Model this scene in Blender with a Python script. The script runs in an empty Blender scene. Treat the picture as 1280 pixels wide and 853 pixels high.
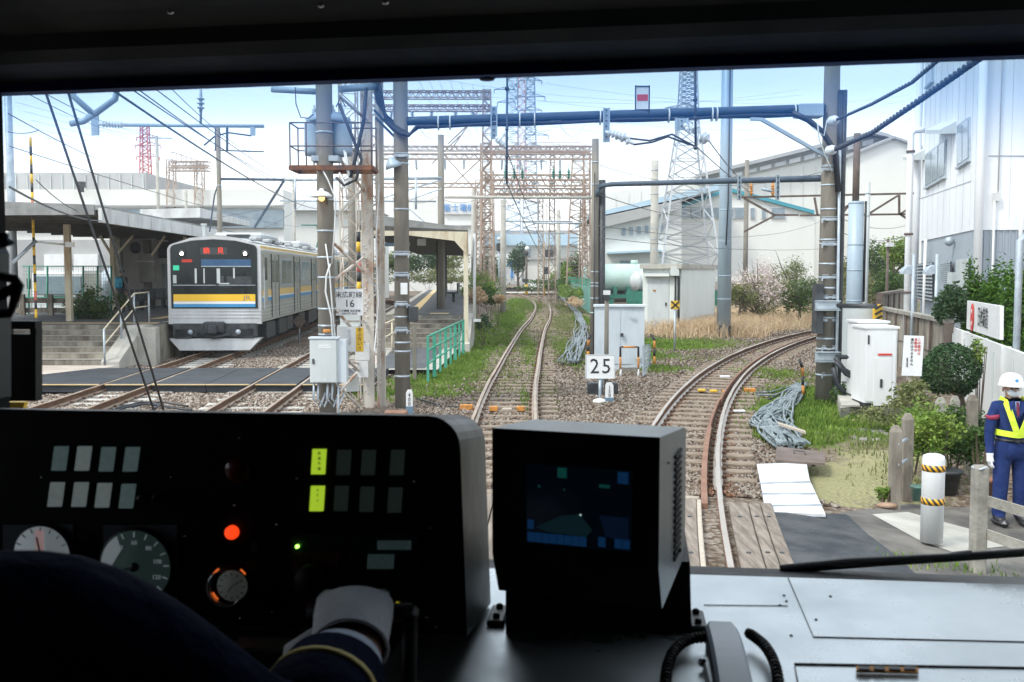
import bpy,bmesh,math,random
import numpy as np
from mathutils import Vector,Matrix
R = math.radians
SC = bpy.context.scene
COL = SC.collection
# ------------------------------------------------------------------ camera, sky, sun, exposure
F = 1244.0
PITCH = math.atan((426.5 - 342) / F)
CAMH = 2.45
cd = bpy.data.cameras.new('camera')
cam = bpy.data.objects.new('camera',cd); COL.objects.link(cam)
cam.location = (0,0,CAMH)
cam.rotation_euler = (math.pi / 2 - PITCH,0,0)
cd.sensor_width = 36; cd.lens = 36 * F / 1280.0
cd.clip_start = 0.02; cd.clip_end = 6000
cd.dof.use_dof = True; cd.dof.focus_distance = 24; cd.dof.aperture_fstop = 10
SC.camera = cam

SUN_EL,SUN_AZ = 50,232          # azimuth: degrees clockwise from +Y (sun behind and to the left)
world = bpy.data.worlds.new('World'); SC.world = world; world.use_nodes = True
nt = world.node_tree; nt.nodes.clear()
wo = nt.nodes.new('ShaderNodeOutputWorld'); bg = nt.nodes.new('ShaderNodeBackground')
sky = nt.nodes.new('ShaderNodeTexSky'); sky.sky_type = 'NISHITA'; sky.sun_disc = False
sky.sun_elevation = R(SUN_EL); sky.sun_rotation = R(SUN_AZ); sky.air_density = 1.0; sky.dust_density = 1.2
tc = nt.nodes.new('ShaderNodeTexCoord'); mp = nt.nodes.new('ShaderNodeMapping')
mp.inputs['Scale'].default_value = (1.2,1.2,3.2)
nz = nt.nodes.new('ShaderNodeTexNoise'); nz.inputs['Scale'].default_value = 1.6; nz.inputs['Detail'].default_value = 4; nz.inputs['Roughness'].default_value = .45
rp = nt.nodes.new('ShaderNodeValToRGB'); rp.color_ramp.elements[0].position = .40; rp.color_ramp.elements[0].color = (.62,)*3 + (1,)
rp.color_ramp.elements[1].position = .62; rp.color_ramp.elements[1].color = (.95,)*3 + (1,)
sx = nt.nodes.new('ShaderNodeSeparateXYZ'); mr = nt.nodes.new('ShaderNodeMapRange')
mr.inputs['From Min'].default_value = .02; mr.inputs['From Max'].default_value = .30
mr.inputs['To Min'].default_value = .95; mr.inputs['To Max'].default_value = .0
mx0 = nt.nodes.new('ShaderNodeMath'); mx0.operation = 'MAXIMUM'
mix = nt.nodes.new('ShaderNodeMix'); mix.data_type = 'RGBA'
mix.inputs['B'].default_value = (8.2,8.7,9.3,1)
L = nt.links.new
L(tc.outputs['Generated'],mp.inputs['Vector']); L(mp.outputs[0],nz.inputs['Vector']); L(nz.outputs['Fac'],rp.inputs['Fac'])
L(tc.outputs['Generated'],sx.inputs[0]); L(sx.outputs['Z'],mr.inputs['Value'])
L(rp.outputs[0],mx0.inputs[0]); L(mr.outputs[0],mx0.inputs[1])
L(mx0.outputs[0],mix.inputs['Factor']); L(sky.outputs[0],mix.inputs['A']); L(mix.outputs['Result'],bg.inputs['Color'])
bg.inputs['Strength'].default_value = 0.12
L(bg.outputs[0],wo.inputs['Surface'])
sl = bpy.data.lights.new('sun','SUN'); sl.energy = 1.4; sl.angle = R(12); sl.color = (1,.95,.87)
sun = bpy.data.objects.new('sun',sl); COL.objects.link(sun)
_d = Vector((math.sin(R(SUN_AZ)) * math.cos(R(SUN_EL)),math.cos(R(SUN_AZ)) * math.cos(R(SUN_EL)),math.sin(R(SUN_EL))))
sun.rotation_euler = _d.to_track_quat('Z','Y').to_euler()
SC.view_settings.view_transform = 'Standard'; SC.view_settings.look = 'None'
SC.view_settings.exposure = 1.0; SC.view_settings.gamma = 1; SC.view_settings.use_curve_mapping = False
SC.cycles.use_denoising = True
SC.cycles.max_bounces = 6; SC.cycles.diffuse_bounces = 3; SC.cycles.glossy_bounces = 3
SC.cycles.transparent_max_bounces = 12; SC.cycles.transmission_bounces = 4
SC.cycles.caustics_reflective = False; SC.cycles.caustics_refractive = False
SC.cycles.sample_clamp_indirect = 6

# ------------------------------------------------------------------ measuring helpers
CP,SP = math.cos(PITCH),math.sin(PITCH)
def ray(u,v):
    x = (u - 640) / F; y = (426.5 - v) / F
    return Vector((x,CP + y * SP,-SP + y * CP))
def at(u,v,Y):
    d = ray(u,v); return Vector((0,0,CAMH)) + d * (Y / d.y)
def G(u,v,z=-.2):
    d = ray(u,v); return Vector((0,0,CAMH)) + d * ((z - CAMH) / d.z)
def XU(u,Y,z=0):           # x of a point at depth Y, height z that stands under column u
    dep = Y * CP + (CAMH - z) * SP
    return (u - 640) / F * dep
PSI = R(6)
EX = Vector((math.cos(PSI),-math.sin(PSI),0)); EY = Vector((math.sin(PSI),math.cos(PSI),0)); EZ = Vector((0,0,1))
CABM = Matrix(((EX.x,EY.x,0,0),(EX.y,EY.y,0,0),(0,0,1,0),(0,0,0,1)))
def W(u,v,d):              # cab-local point (x, d, z) where the pixel's ray meets local y = d
    r = ray(u,v); t = d / r.dot(EY); p = r * t
    return Vector((p.dot(EX),d,CAMH + p.z))

# ------------------------------------------------------------------ materials
def M(name,c,c2=None,sc=3.0,rough=.7,metal=0,bump=0,bsc=None,stretch=1,det=6,lo=.38,hi=.64,spec=.5,emit=None,es=0,coat=0,coord='Object',tr=0,aniso=None,rv=0):
    m = bpy.data.materials.new(name); m.use_nodes = True
    n = m.node_tree.nodes; b = n['Principled BSDF']; l = m.node_tree.links.new
    b.inputs['Base Color'].default_value = (*c,1); b.inputs['Roughness'].default_value = rough
    b.inputs['Metallic'].default_value = metal; b.inputs['Specular IOR Level'].default_value = spec
    if coat: b.inputs['Coat Weight'].default_value = coat
    if tr: b.inputs['Transmission Weight'].default_value = tr
    if emit: b.inputs['Emission Color'].default_value = (*emit,1); b.inputs['Emission Strength'].default_value = es
    t = n.new('ShaderNodeTexCoord'); mpn = n.new('ShaderNodeMapping'); l(t.outputs[coord],mpn.inputs['Vector'])
    mpn.inputs['Scale'].default_value = aniso or (1,1,1.0 / stretch)
    if c2:
        z = n.new('ShaderNodeTexNoise'); z.inputs['Scale'].default_value = sc; z.inputs['Detail'].default_value = det; z.inputs['Roughness'].default_value = .65
        l(mpn.outputs[0],z.inputs['Vector'])
        r = n.new('ShaderNodeValToRGB'); r.color_ramp.elements[0].position = lo; r.color_ramp.elements[1].position = hi
        r.color_ramp.elements[0].color = (*c,1); r.color_ramp.elements[1].color = (*c2,1)
        l(z.outputs['Fac'],r.inputs['Fac']); l(r.outputs[0],b.inputs['Base Color'])
    if rv:
        z3 = n.new('ShaderNodeTexNoise'); z3.inputs['Scale'].default_value = 3.5; z3.inputs['Detail'].default_value = 8; z3.inputs['Roughness'].default_value = .7; l(mpn.outputs[0],z3.inputs['Vector'])
        r3 = n.new('ShaderNodeMapRange'); r3.inputs['From Min'].default_value = .35; r3.inputs['From Max'].default_value = .65; r3.inputs['To Min'].default_value = rough - rv; r3.inputs['To Max'].default_value = rough + rv; l(z3.outputs['Fac'],r3.inputs['Value']); l(r3.outputs[0],b.inputs['Roughness'])
    if bump:
        z2 = n.new('ShaderNodeTexNoise'); z2.inputs['Scale'].default_value = bsc or sc * 6; z2.inputs['Detail'].default_value = 6
        l(mpn.outputs[0],z2.inputs['Vector'])
        bp = n.new('ShaderNodeBump'); bp.inputs['Strength'].default_value = bump; bp.inputs['Distance'].default_value = .02
        l(z2.outputs['Fac'],bp.inputs['Height']); l(bp.outputs[0],b.inputs['Normal'])
    return m
def leafmat(name,c,c2,sc=2.5,c3=None):
    m = M(name,c,c2,sc=sc,rough=.6,spec=.3,det=3,lo=.35,hi=.65)
    n = m.node_tree.nodes; l = m.node_tree.links.new
    b = n['Principled BSDF']; out = n['Material Output']
    tr = n.new('ShaderNodeBsdfTranslucent'); mx = n.new('ShaderNodeMixShader'); mx.inputs[0].default_value = .3
    src = b.inputs['Base Color'].links[0].from_socket
    # random lighter leaves
    oi = n.new('ShaderNodeTexNoise'); oi.inputs['Scale'].default_value = 23; oi.inputs['Detail'].default_value = 2
    tcn = n.new('ShaderNodeTexCoord'); l(tcn.outputs['Object'],oi.inputs['Vector'])
    hv = n.new('ShaderNodeHueSaturation'); mrn = n.new('ShaderNodeMapRange')
    mrn.inputs['From Min'].default_value = .3; mrn.inputs['From Max'].default_value = .7; mrn.inputs['To Min'].default_value = .5; mrn.inputs['To Max'].default_value = 1.6
    l(oi.outputs['Fac'],mrn.inputs['Value']); l(mrn.outputs[0],hv.inputs['Value']); l(src,hv.inputs['Color'])
    l(hv.outputs[0],b.inputs['Base Color']); l(hv.outputs[0],tr.inputs['Color'])
    l(b.outputs[0],mx.inputs[1]); l(tr.outputs[0],mx.inputs[2]); l(mx.outputs[0],out.inputs['Surface'])
    return m
mt = {}
mt['conc'] = M('pole_concrete',(.17,.155,.13),(.27,.25,.215),sc=2.2,stretch=5,bump=.25,bsc=30,rough=.9)
mt['concg'] = M('old_concrete',(.22,.21,.18),(.40,.38,.33),sc=2.5,bump=.4,bsc=25,rough=.95)
mt['conc_dirty'] = M('stained_concrete',(.12,.10,.08),(.36,.33,.27),sc=1.6,stretch=2.5,bump=.4,bsc=20,rough=.95)
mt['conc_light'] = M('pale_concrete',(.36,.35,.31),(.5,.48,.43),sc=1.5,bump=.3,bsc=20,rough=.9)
mt['galv'] = M('galvanised_steel',(.36,.42,.47),(.50,.56,.61),sc=5,rough=.5,metal=.35)
mt['steelblue'] = M('blue_grey_painted_steel',(.33,.42,.50),(.42,.51,.58),sc=1.2,stretch=6,rough=.45,metal=.1)
mt['rusty'] = M('rusted_lattice_steel',(.29,.18,.13),(.47,.39,.33),sc=3,stretch=3,rough=.85,bump=.2)
mt['rustw'] = M('peeling_white_painted_steel',(.60,.56,.50),(.36,.20,.12),sc=2.4,stretch=3,lo=.5,hi=.62,rough=.8,bump=.3)
mt['paler'] = M('pale_rust_pink_steel',(.38,.28,.21),(.48,.39,.33),sc=.6,rough=.8)
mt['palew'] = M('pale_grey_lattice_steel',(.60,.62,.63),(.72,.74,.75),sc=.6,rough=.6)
mt['pyblue'] = M('dull_blue_lattice_steel',(.28,.34,.40),(.38,.44,.50),sc=.6,rough=.6)
mt['redw'] = M('red_painted_steel',(.60,.10,.08),(.66,.22,.18),sc=.8,rough=.6)
mt['dark'] = M('dark_steel',(.035,.04,.045),(.07,.075,.08),sc=6,rough=.5,metal=.3)
mt['brown'] = M('dark_brown_steel',(.10,.075,.06),(.17,.13,.11),sc=4,rough=.7)
mt['black'] = M('black_rubber',(.012,.012,.013),(.03,.03,.03),sc=8,rough=.6)
mt['cable'] = M('black_cable_sheath',(.018,.022,.03),(.035,.04,.05),sc=8,rough=.45)
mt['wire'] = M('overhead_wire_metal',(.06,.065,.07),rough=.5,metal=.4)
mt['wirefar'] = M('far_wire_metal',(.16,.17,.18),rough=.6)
mt['bluebeam'] = M('dark_blue_tube_steel',(.045,.075,.11),(.07,.10,.14),sc=3,rough=.45,metal=.2)
mt['white'] = M('white_paint',(.76,.77,.77),(.60,.61,.60),sc=1.4,stretch=3,rough=.5)
mt['whitebox'] = M('white_enamel_cabinet_paint',(.76,.77,.77),(.66,.66,.64),sc=1.8,stretch=4,lo=.45,hi=.75,rough=.4)
mt['greybox'] = M('light_grey_cabinet_paint',(.56,.60,.60),(.48,.52,.52),sc=2.2,stretch=3,rough=.45)
mt['bluebox'] = M('pale_blue_grey_cabinet_paint',(.56,.62,.66),(.47,.52,.56),sc=1.7,stretch=4,rough=.5)
mt['hut'] = M('pale_green_grey_hut_paint',(.64,.68,.65),(.72,.75,.72),sc=.8,stretch=3,rough=.7)
mt['porc'] = M('white_porcelain',(.70,.74,.76),rough=.2)
mt['sign'] = M('white_sign_enamel',(.78,.79,.79),(.70,.71,.70),sc=5,rough=.4)
mt['ink'] = M('black_sign_ink',(.02,.02,.022),rough=.5)
mt['redink'] = M('red_sign_ink',(.62,.05,.04),rough=.5)
mt['blueink'] = M('blue_sign_paint',(.04,.25,.62),rough=.5)
mt['yellow'] = M('yellow_paint',(.80,.50,.03),(.66,.40,.04),sc=9,rough=.5)
mt['orange'] = M('orange_paint',(.70,.28,.04),(.34,.17,.06),sc=14,rough=.7)
mt['green'] = M('green_railing_paint',(.04,.30,.20),(.09,.36,.26),sc=6,rough=.5)
mt['greenp'] = M('teal_green_fence_panel',(.13,.36,.31),(.20,.42,.36),sc=1.2,stretch=4,rough=.6)
mt['mint'] = M('mint_green_tank_paint',(.44,.62,.55),(.52,.68,.62),sc=1.0,rough=.45)
mt['dkgreen'] = M('dark_green_underframe_paint',(.02,.14,.10),(.03,.20,.14),sc=3,rough=.6)
mt['cream'] = M('cream_painted_post',(.62,.56,.42),(.42,.30,.18),sc=3,stretch=4,lo=.5,hi=.7,rough=.7)
mt['rail'] = M('rail_side_rust',(.10,.052,.030),(.19,.10,.055),sc=6,rough=.85,bump=.3)
mt['railtop'] = M('worn_rail_head_steel',(.34,.25,.18),(.46,.38,.30),sc=2,rough=.42,metal=.35)
mt['railbright'] = M('polished_rail_head_steel',(.46,.41,.36),(.40,.34,.28),sc=2,rough=.34,metal=.5)
mt['guard'] = M('rusty_brown_guard_rail',(.20,.10,.065),(.27,.15,.10),sc=3,rough=.85)
mt['sleeper'] = M('weathered_wooden_sleeper',(.19,.145,.108),(.33,.27,.21),sc=3,aniso=(1,9,9),rough=.95,bump=.5,bsc=8)
mt['pcs'] = M('pale_concrete_sleeper',(.42,.41,.38),(.55,.54,.50),sc=3,rough=.9,bump=.3)
mt['plank'] = M('weathered_crossing_plank',(.14,.112,.088),(.29,.245,.20),sc=2.2,aniso=(9,.8,9),rough=.9,bump=.5,bsc=6)
mt['asphalt'] = M('asphalt',(.026,.032,.040),(.075,.08,.085),sc=2.2,rough=.9,bump=.5,bsc=90)
mt['oldasph'] = M('worn_asphalt',(.085,.08,.074),(.20,.185,.165),sc=1.3,rough=.95,bump=.5,bsc=60)
mt['rubber'] = M('black_rubber_crossing_mat',(.022,.028,.036),(.045,.052,.060),sc=1.6,rough=.75,bump=.2)
mt['whitemat'] = M('white_sheet_board',(.66,.67,.68),(.46,.47,.48),sc=3,rough=.7,bump=.3,bsc=10)
mt['cablegrey'] = M('pale_blue_grey_cable',(.07,.10,.115),(.27,.32,.33),sc=7,rough=.5)
mt['wood'] = M('bare_wood_board',(.40,.34,.27),(.52,.46,.38),sc=4,aniso=(1,8,8),rough=.85)
mt['brownplate'] = M('brown_steel_plate',(.11,.08,.065),(.17,.13,.11),sc=3,rough=.7,bump=.2)
mt['bldg'] = M('white_siding',(.84,.86,.88),(.70,.73,.76),sc=.6,stretch=9,lo=.4,hi=.75,rough=.6)
mt['bldgrey'] = M('grey_metal_cladding',(.35,.40,.45),(.40,.45,.50),sc=.5,stretch=8,rough=.55)
mt['factory'] = M('cream_white_factory_siding',(.76,.76,.72),(.70,.70,.66),sc=.15,stretch=4,rough=.8)
mt['roofgrey'] = M('grey_factory_roof',(.36,.36,.36),(.44,.44,.43),sc=.3,rough=.8)
mt['roofblue'] = M('pale_blue_roof',(.40,.56,.68),(.47,.62,.72),sc=.4,rough=.5)
mt['teal'] = M('teal_blue_roof_trim',(.05,.30,.38),rough=.5)
mt['wingl'] = M('window_glass_dark_blue_grey',(.16,.22,.27),(.24,.30,.34),sc=1.2,rough=.12,spec=.8)
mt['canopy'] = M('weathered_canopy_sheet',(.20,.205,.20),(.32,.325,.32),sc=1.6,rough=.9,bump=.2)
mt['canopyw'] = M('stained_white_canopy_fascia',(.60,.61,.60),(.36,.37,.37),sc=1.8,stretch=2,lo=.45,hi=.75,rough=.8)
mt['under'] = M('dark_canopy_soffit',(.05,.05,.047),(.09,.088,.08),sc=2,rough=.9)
mt['wallcream'] = M('aged_station_wall',(.58,.55,.50),(.70,.68,.62),sc=1.2,rough=.9)
mt['plat'] = M('platform_asphalt',(.07,.078,.088),(.12,.125,.13),sc=1.5,rough=.9,bump=.3,bsc=40)
mt['paveclr'] = M('pale_pink_paving',(.46,.39,.33),(.56,.49,.43),sc=1.2,rough=.9,bump=.2)
mt['tactile'] = M('yellow_tactile_paving',(.58,.42,.20),(.66,.52,.30),sc=3,rough=.85)
mt['soil'] = M('dry_straw_ground',(.38,.32,.17),(.50,.44,.27),sc=6,rough=.95,bump=.8,bsc=50)
mt['stone'] = M('rubble_stone',(.18,.165,.15),(.38,.36,.33),sc=3,rough=.95,bump=.8,bsc=8)
# foliage
mt['leaf'] = leafmat('green_leaves',(.035,.085,.018),(.10,.17,.04))
mt['leafdk'] = leafmat('dark_glossy_leaves',(.022,.062,.024),(.075,.135,.055))
mt['leafcon'] = leafmat('bright_conifer_leaves',(.03,.09,.015),(.09,.19,.02),sc=1.5)
mt['leafolive'] = leafmat('olive_spring_leaves',(.13,.16,.055),(.28,.29,.13))
mt['leafyel'] = leafmat('fresh_yellow_green_leaves',(.10,.20,.03),(.24,.32,.06))
mt['blossom'] = leafmat('pale_pink_cherry_blossom',(.62,.52,.48),(.78,.70,.67))
mt['bark'] = M('tree_bark',(.09,.065,.045),(.17,.13,.10),sc=8,stretch=4,rough=.95,bump=.6)
mt['grassb'] = leafmat('fresh_grass',(.10,.185,.025),(.22,.31,.06),sc=1.6)
mt['grassd'] = leafmat('dry_grass',(.50,.36,.22),(.70,.56,.38),sc=1.1)

# ------------------------------------------------------------------ mesh builder
class MB:
    def __init__(s): s.v = []; s.f = []; s.mi = []; s.cur = 0; s.sm = []
    def mat(s,i): s.cur = i; return s
    def add(s,vs,fs,smooth=False):
        o = len(s.v); s.v += [tuple(p) for p in vs]
        for f in fs: s.f.append(tuple(o + i for i in f)); s.mi.append(s.cur); s.sm.append(smooth)
        return s
    def box(s,c,d,rz=0,Mx=None,bev=0):
        x,y,z = d[0] / 2,d[1] / 2,d[2] / 2
        if bev:
            b = min(bev,x * .9,y * .9,z * .9); vs = []; fs = []
            for sz in (-1,1):
                for (ix,iy) in ((-1,-1),(1,-1),(1,1),(-1,1)):
                    vs += [(ix * (x - b),iy * (y - b),sz * z),(ix * x,iy * (y - b),sz * (z - b)),(ix * (x - b),iy * y,sz * (z - b))]
            bm = bmesh.new(); bv = [bm.verts.new(p) for p in vs]; r = bmesh.ops.convex_hull(bm,input=bv)
            bm.normal_update(); bm.verts.index_update(); vs = [tuple(q.co) for q in bm.verts]; fs = [tuple(q.index for q in f.verts) for f in bm.faces]; bm.free()
        else:
            vs = [(-x,-y,-z),(x,-y,-z),(x,y,-z),(-x,y,-z),(-x,-y,z),(x,-y,z),(x,y,z),(-x,y,z)]
            fs = [(0,3,2,1),(4,5,6,7),(0,1,5,4),(1,2,6,5),(2,3,7,6),(3,0,4,7)]
        if Mx is None: Mx = Matrix.Rotation(rz,4,'Z')
        c = Vector(c)
        return s.add([Mx @ Vector(p) + c for p in vs],fs)
    def hexa(s,P):   # 8 points: bottom 4 ccw, top 4
        return s.add(P,[(0,3,2,1),(4,5,6,7),(0,1,5,4),(1,2,6,5),(2,3,7,6),(3,0,4,7)])
    def prism(s,poly,vec):   # planar polygon (3D pts) extruded by vec
        n = len(poly); vec = Vector(vec); a = [Vector(p) for p in poly]; b = [p + vec for p in a]
        return s.add(a + b,[tuple(range(n))[::-1],tuple(range(n,2 * n))] + [(i,(i + 1) % n,n + (i + 1) % n,n + i) for i in range(n)])
    def tube(s,pts,r,seg=6,cap=True,smooth=True):
        pts = [Vector(p) for p in pts]; n = len(pts); rr = r if isinstance(r,(list,tuple)) else [r] * n
        vs = []; fs = []; up = None
        for i,p in enumerate(pts):
            t = (pts[min(i + 1,n - 1)] - pts[max(i - 1,0)])
            if t.length < 1e-9: t = Vector((0,0,1))
            t.normalize()
            if up is None:
                up = Vector((0,0,1)) if abs(t.z) < .9 else Vector((1,0,0))
            a = up - t * up.dot(t)
            if a.length < 1e-6: a = t.orthogonal()
            a.normalize(); up = a; b = t.cross(a)
            for k in range(seg):
                an = 2 * math.pi * (k + .5) / seg; vs.append(p + (a * math.cos(an) + b * math.sin(an)) * rr[i])
        for i in range(n - 1):
            for k in range(seg):
                k2 = (k + 1) % seg; fs.append((i * seg + k,i * seg + k2,(i + 1) * seg + k2,(i + 1) * seg + k))
        s.add(vs,fs,smooth and seg > 4)
        if cap:
            o = len(s.v) - n * seg
            s.f.append(tuple(o + k for k in range(seg))[::-1]); s.mi.append(s.cur); s.sm.append(False)
            s.f.append(tuple(o + (n - 1) * seg + k for k in range(seg))); s.mi.append(s.cur); s.sm.append(False)
        return s
    def cyl(s,a,b,r,r2=None,seg=16): return s.tube([a,b],[r,r if r2 is None else r2],seg)
    def lathe(s,prof,c=(0,0,0),axis=(0,0,1),seg=20):
        ax = Vector(axis).normalized(); c = Vector(c); q = Vector((0,0,1)).rotation_difference(ax); vs = []; fs = []
        for (r,z) in prof:
            for k in range(seg):
                an = 2 * math.pi * k / seg; vs.append(c + q @ Vector((r * math.cos(an),r * math.sin(an),z)))
        n = len(prof)
        for i in range(n - 1):
            for k in range(seg): k2 = (k + 1) % seg; fs.append((i * seg + k,i * seg + k2,(i + 1) * seg + k2,(i + 1) * seg + k))
        fs.append(tuple(range(seg))[::-1]); fs.append(tuple((n - 1) * seg + k for k in range(seg)))
        return s.add(vs,fs,True)
    def ball(s,c,r,sx=1,sy=1,sz=1,seg=14,rings=9):
        vs = [(0,0,-1)]; fs = []
        for i in range(1,rings):
            t = -math.pi / 2 + math.pi * i / rings
            for k in range(seg): an = 2 * math.pi * k / seg; vs.append((math.cos(t) * math.cos(an),math.cos(t) * math.sin(an),math.sin(t)))
        vs.append((0,0,1)); N = len(vs) - 1
        for k in range(seg):
            k2 = (k + 1) % seg; fs.append((0,1 + k2,1 + k)); fs.append((N,N - seg + k,N - seg + k2))
            for i in range(rings - 2): fs.append((1 + i * seg + k,1 + i * seg + k2,1 + (i + 1) * seg + k2,1 + (i + 1) * seg + k))
        c = Vector(c)
        return s.add([c + Vector((x * r * sx,y * r * sy,z * r * sz)) for x,y,z in vs],fs,True)
    def build(s,name,mats,parent=None,world=False,mx=None):
        me = bpy.data.meshes.new(name)
        vs = s.v
        if mx is not None: vs = [tuple(mx @ Vector(p)) for p in vs]
        if world and parent is not None:
            iv = WM[parent.name].inverted(); vs = [tuple(iv @ Vector(p)) for p in vs]
        me.from_pydata(vs,[],s.f)
        for m in (mats if isinstance(mats,(list,tuple)) else [mats]): me.materials.append(m)
        me.polygons.foreach_set('material_index',s.mi); me.polygons.foreach_set('use_smooth',s.sm)
        bm = bmesh.new(); bm.from_mesh(me); bmesh.ops.recalc_face_normals(bm,faces=bm.faces); bm.to_mesh(me); bm.free()
        me.update()
        o = bpy.data.objects.new(name,me); COL.objects.link(o)
        if parent is not None:
            o.parent = parent; WM[o.name] = WM[parent.name].copy()
        else: WM[o.name] = Matrix.Identity(4)
        return o
WM = {}
def bt(m,name,mk,t): return m.build(name,mt[mk],t,world=t is not None)
def thing(name,label,cat,loc=(0,0,0),rz=0,group=None):
    o = bpy.data.objects.new(name,None); COL.objects.link(o); o.empty_display_size = .1
    o.location = loc; o.rotation_euler = (0,0,rz); o['label'] = label; o['category'] = cat
    if group: o['group'] = group
    WM[o.name] = Matrix.Translation(Vector(loc)) @ Matrix.Rotation(rz,4,'Z')
    return o
def tag(o,label,cat,group=None,kind=None):
    o['label'] = label; o['category'] = cat
    if group: o['group'] = group
    if kind: o['kind'] = kind
    return o
def struct(o,label=None):
    o['kind'] = 'structure'
    if label: o['label'] = label; o['category'] = o.name.split('.')[0].replace('_',' ')
    return o
def dup(root,loc,rz=None,label=None,group=None):
    r = root.copy(); COL.objects.link(r); r.location = loc
    if rz is not None: r.rotation_euler = (0,0,rz)
    if label: r['label'] = label
    if group: r['group'] = group
    for ch in list(root.children):
        c = ch.copy(); COL.objects.link(c); c.parent = r
        for g in list(ch.children):
            d = g.copy(); COL.objects.link(d); d.parent = c
    return r
def text(body,size,m,parent,pos,right,up,name='lettering',align='CENTER',extrude=.002,vertical=False,world=True,sxy=1.0):
    """flat lettering turned into a mesh; right/up are the directions of the writing in world space"""
    c = bpy.data.curves.new('t','FONT'); c.body = body; c.size = size; c.align_x = align; c.align_y = 'CENTER'; c.extrude = extrude
    c.resolution_u = 2; c.space_line = 1.0
    t = bpy.data.objects.new('t',c); COL.objects.link(t); bpy.context.view_layer.update()
    me = bpy.data.meshes.new_from_object(t.evaluated_get(bpy.context.evaluated_depsgraph_get())); bpy.data.objects.remove(t)
    r = Vector(right).normalized(); u = Vector(up).normalized(); nn = r.cross(u)
    mx = Matrix(((r.x * sxy,u.x,nn.x,pos[0]),(r.y * sxy,u.y,nn.y,pos[1]),(r.z * sxy,u.z,nn.z,pos[2]),(0,0,0,1)))
    if world and parent is not None: mx = WM[parent.name].inverted() @ mx
    me.transform(mx); me.materials.clear(); me.materials.append(m); me.name = name
    o = bpy.data.objects.new(name,me); COL.objects.link(o)
    if parent is not None: o.parent = parent; WM[o.name] = WM[parent.name].copy()
    return o
def sag(a,b,s,n=14):
    a = Vector(a); b = Vector(b)
    return [a.lerp(b,i / n) - Vector((0,0,4 * s * (i / n) * (1 - i / n))) for i in range(n + 1)]
def lerp(a,b,t): return a + (b - a) * t
# ------------------------------------------------------------------ ground
rng = np.random.default_rng(7); random.seed(5)
T3P = [(-.55,6),(-.36,11),(-.14,16.65),(-.09,19.3),(.01,22.9),(.13,25.8),(.40,32.7),(.95,44.8),(1.54,54.9),(2.2,70.9),(2.45,83),(2.25,100),(1.3,114),(-.6,130),(-4,150)]
T4P = [(.25,0),(.75,4),(1.29,8.28),(1.90,11.8),(3.0,16.65),(3.87,20.1),(4.58,22.4),(5.42,25.3),(6.9,29),(8.95,34.2),(11.6,39.5),(13.6,43),(18.2,50),(26.5,60)]
def curve(P,deg=None):
    ys = np.array([p[1] for p in P],float); xs = np.array([p[0] for p in P],float)
    if deg:
        c = np.polyfit(ys,xs,deg); return lambda y: float(np.polyval(c,y))
    def f(y):
        i = int(np.clip(np.searchsorted(ys,y) - 1,0,len(ys) - 2))
        i0 = max(i - 1,0); i3 = min(i + 2,len(ys) - 1); h = ys[i + 1] - ys[i]; t = (y - ys[i]) / h
        m0 = (xs[i + 1] - xs[i0]) / (ys[i + 1] - ys[i0]) * h; m1 = (xs[i3] - xs[i]) / (ys[i3] - ys[i]) * h
        return float((2 * t ** 3 - 3 * t ** 2 + 1) * xs[i] + (t ** 3 - 2 * t ** 2 + t) * m0 + (-2 * t ** 3 + 3 * t ** 2) * xs[i + 1] + (t ** 3 - t ** 2) * m1)
    return f
X3 = curve(T3P); X4 = curve(T4P,4)
X1 = lambda y: -8.27 - .066 * (y - 17.8)
X2 = lambda y: -4.97 - .060 * (y - 17.8)
def roadz(x): return -.02 - .28 * min(max((x - 2.6) / 2.4,0),1)
def platx(y): return -1.75 - .02 * (y - 33)
def hgt(x,y):
    z = -.2
    if y < 12.2 and x > 1.2:
        w = min(max((12.2 - y) / .9,0),1); z = lerp(z,min(roadz(x) - .05,-.07),w)
    if y > 36 and y < 110:            # gravel bank beside the island platform
        xp = platx(y); w = min(1,(y - 36) / 5) * min(1,(110 - y) / 15)
        t = (x - xp) / 1.7
        if t < 0 and x > xp - 1.0: z += .85 * w
        elif 0 <= t < 1: z += .85 * w * (1 - t) ** 1.3
    z += .035 * math.sin(x * 1.3 + y * .7) * math.sin(y * .9 - x * .4) * (1 if y > 12 else .3)
    return z
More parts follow.
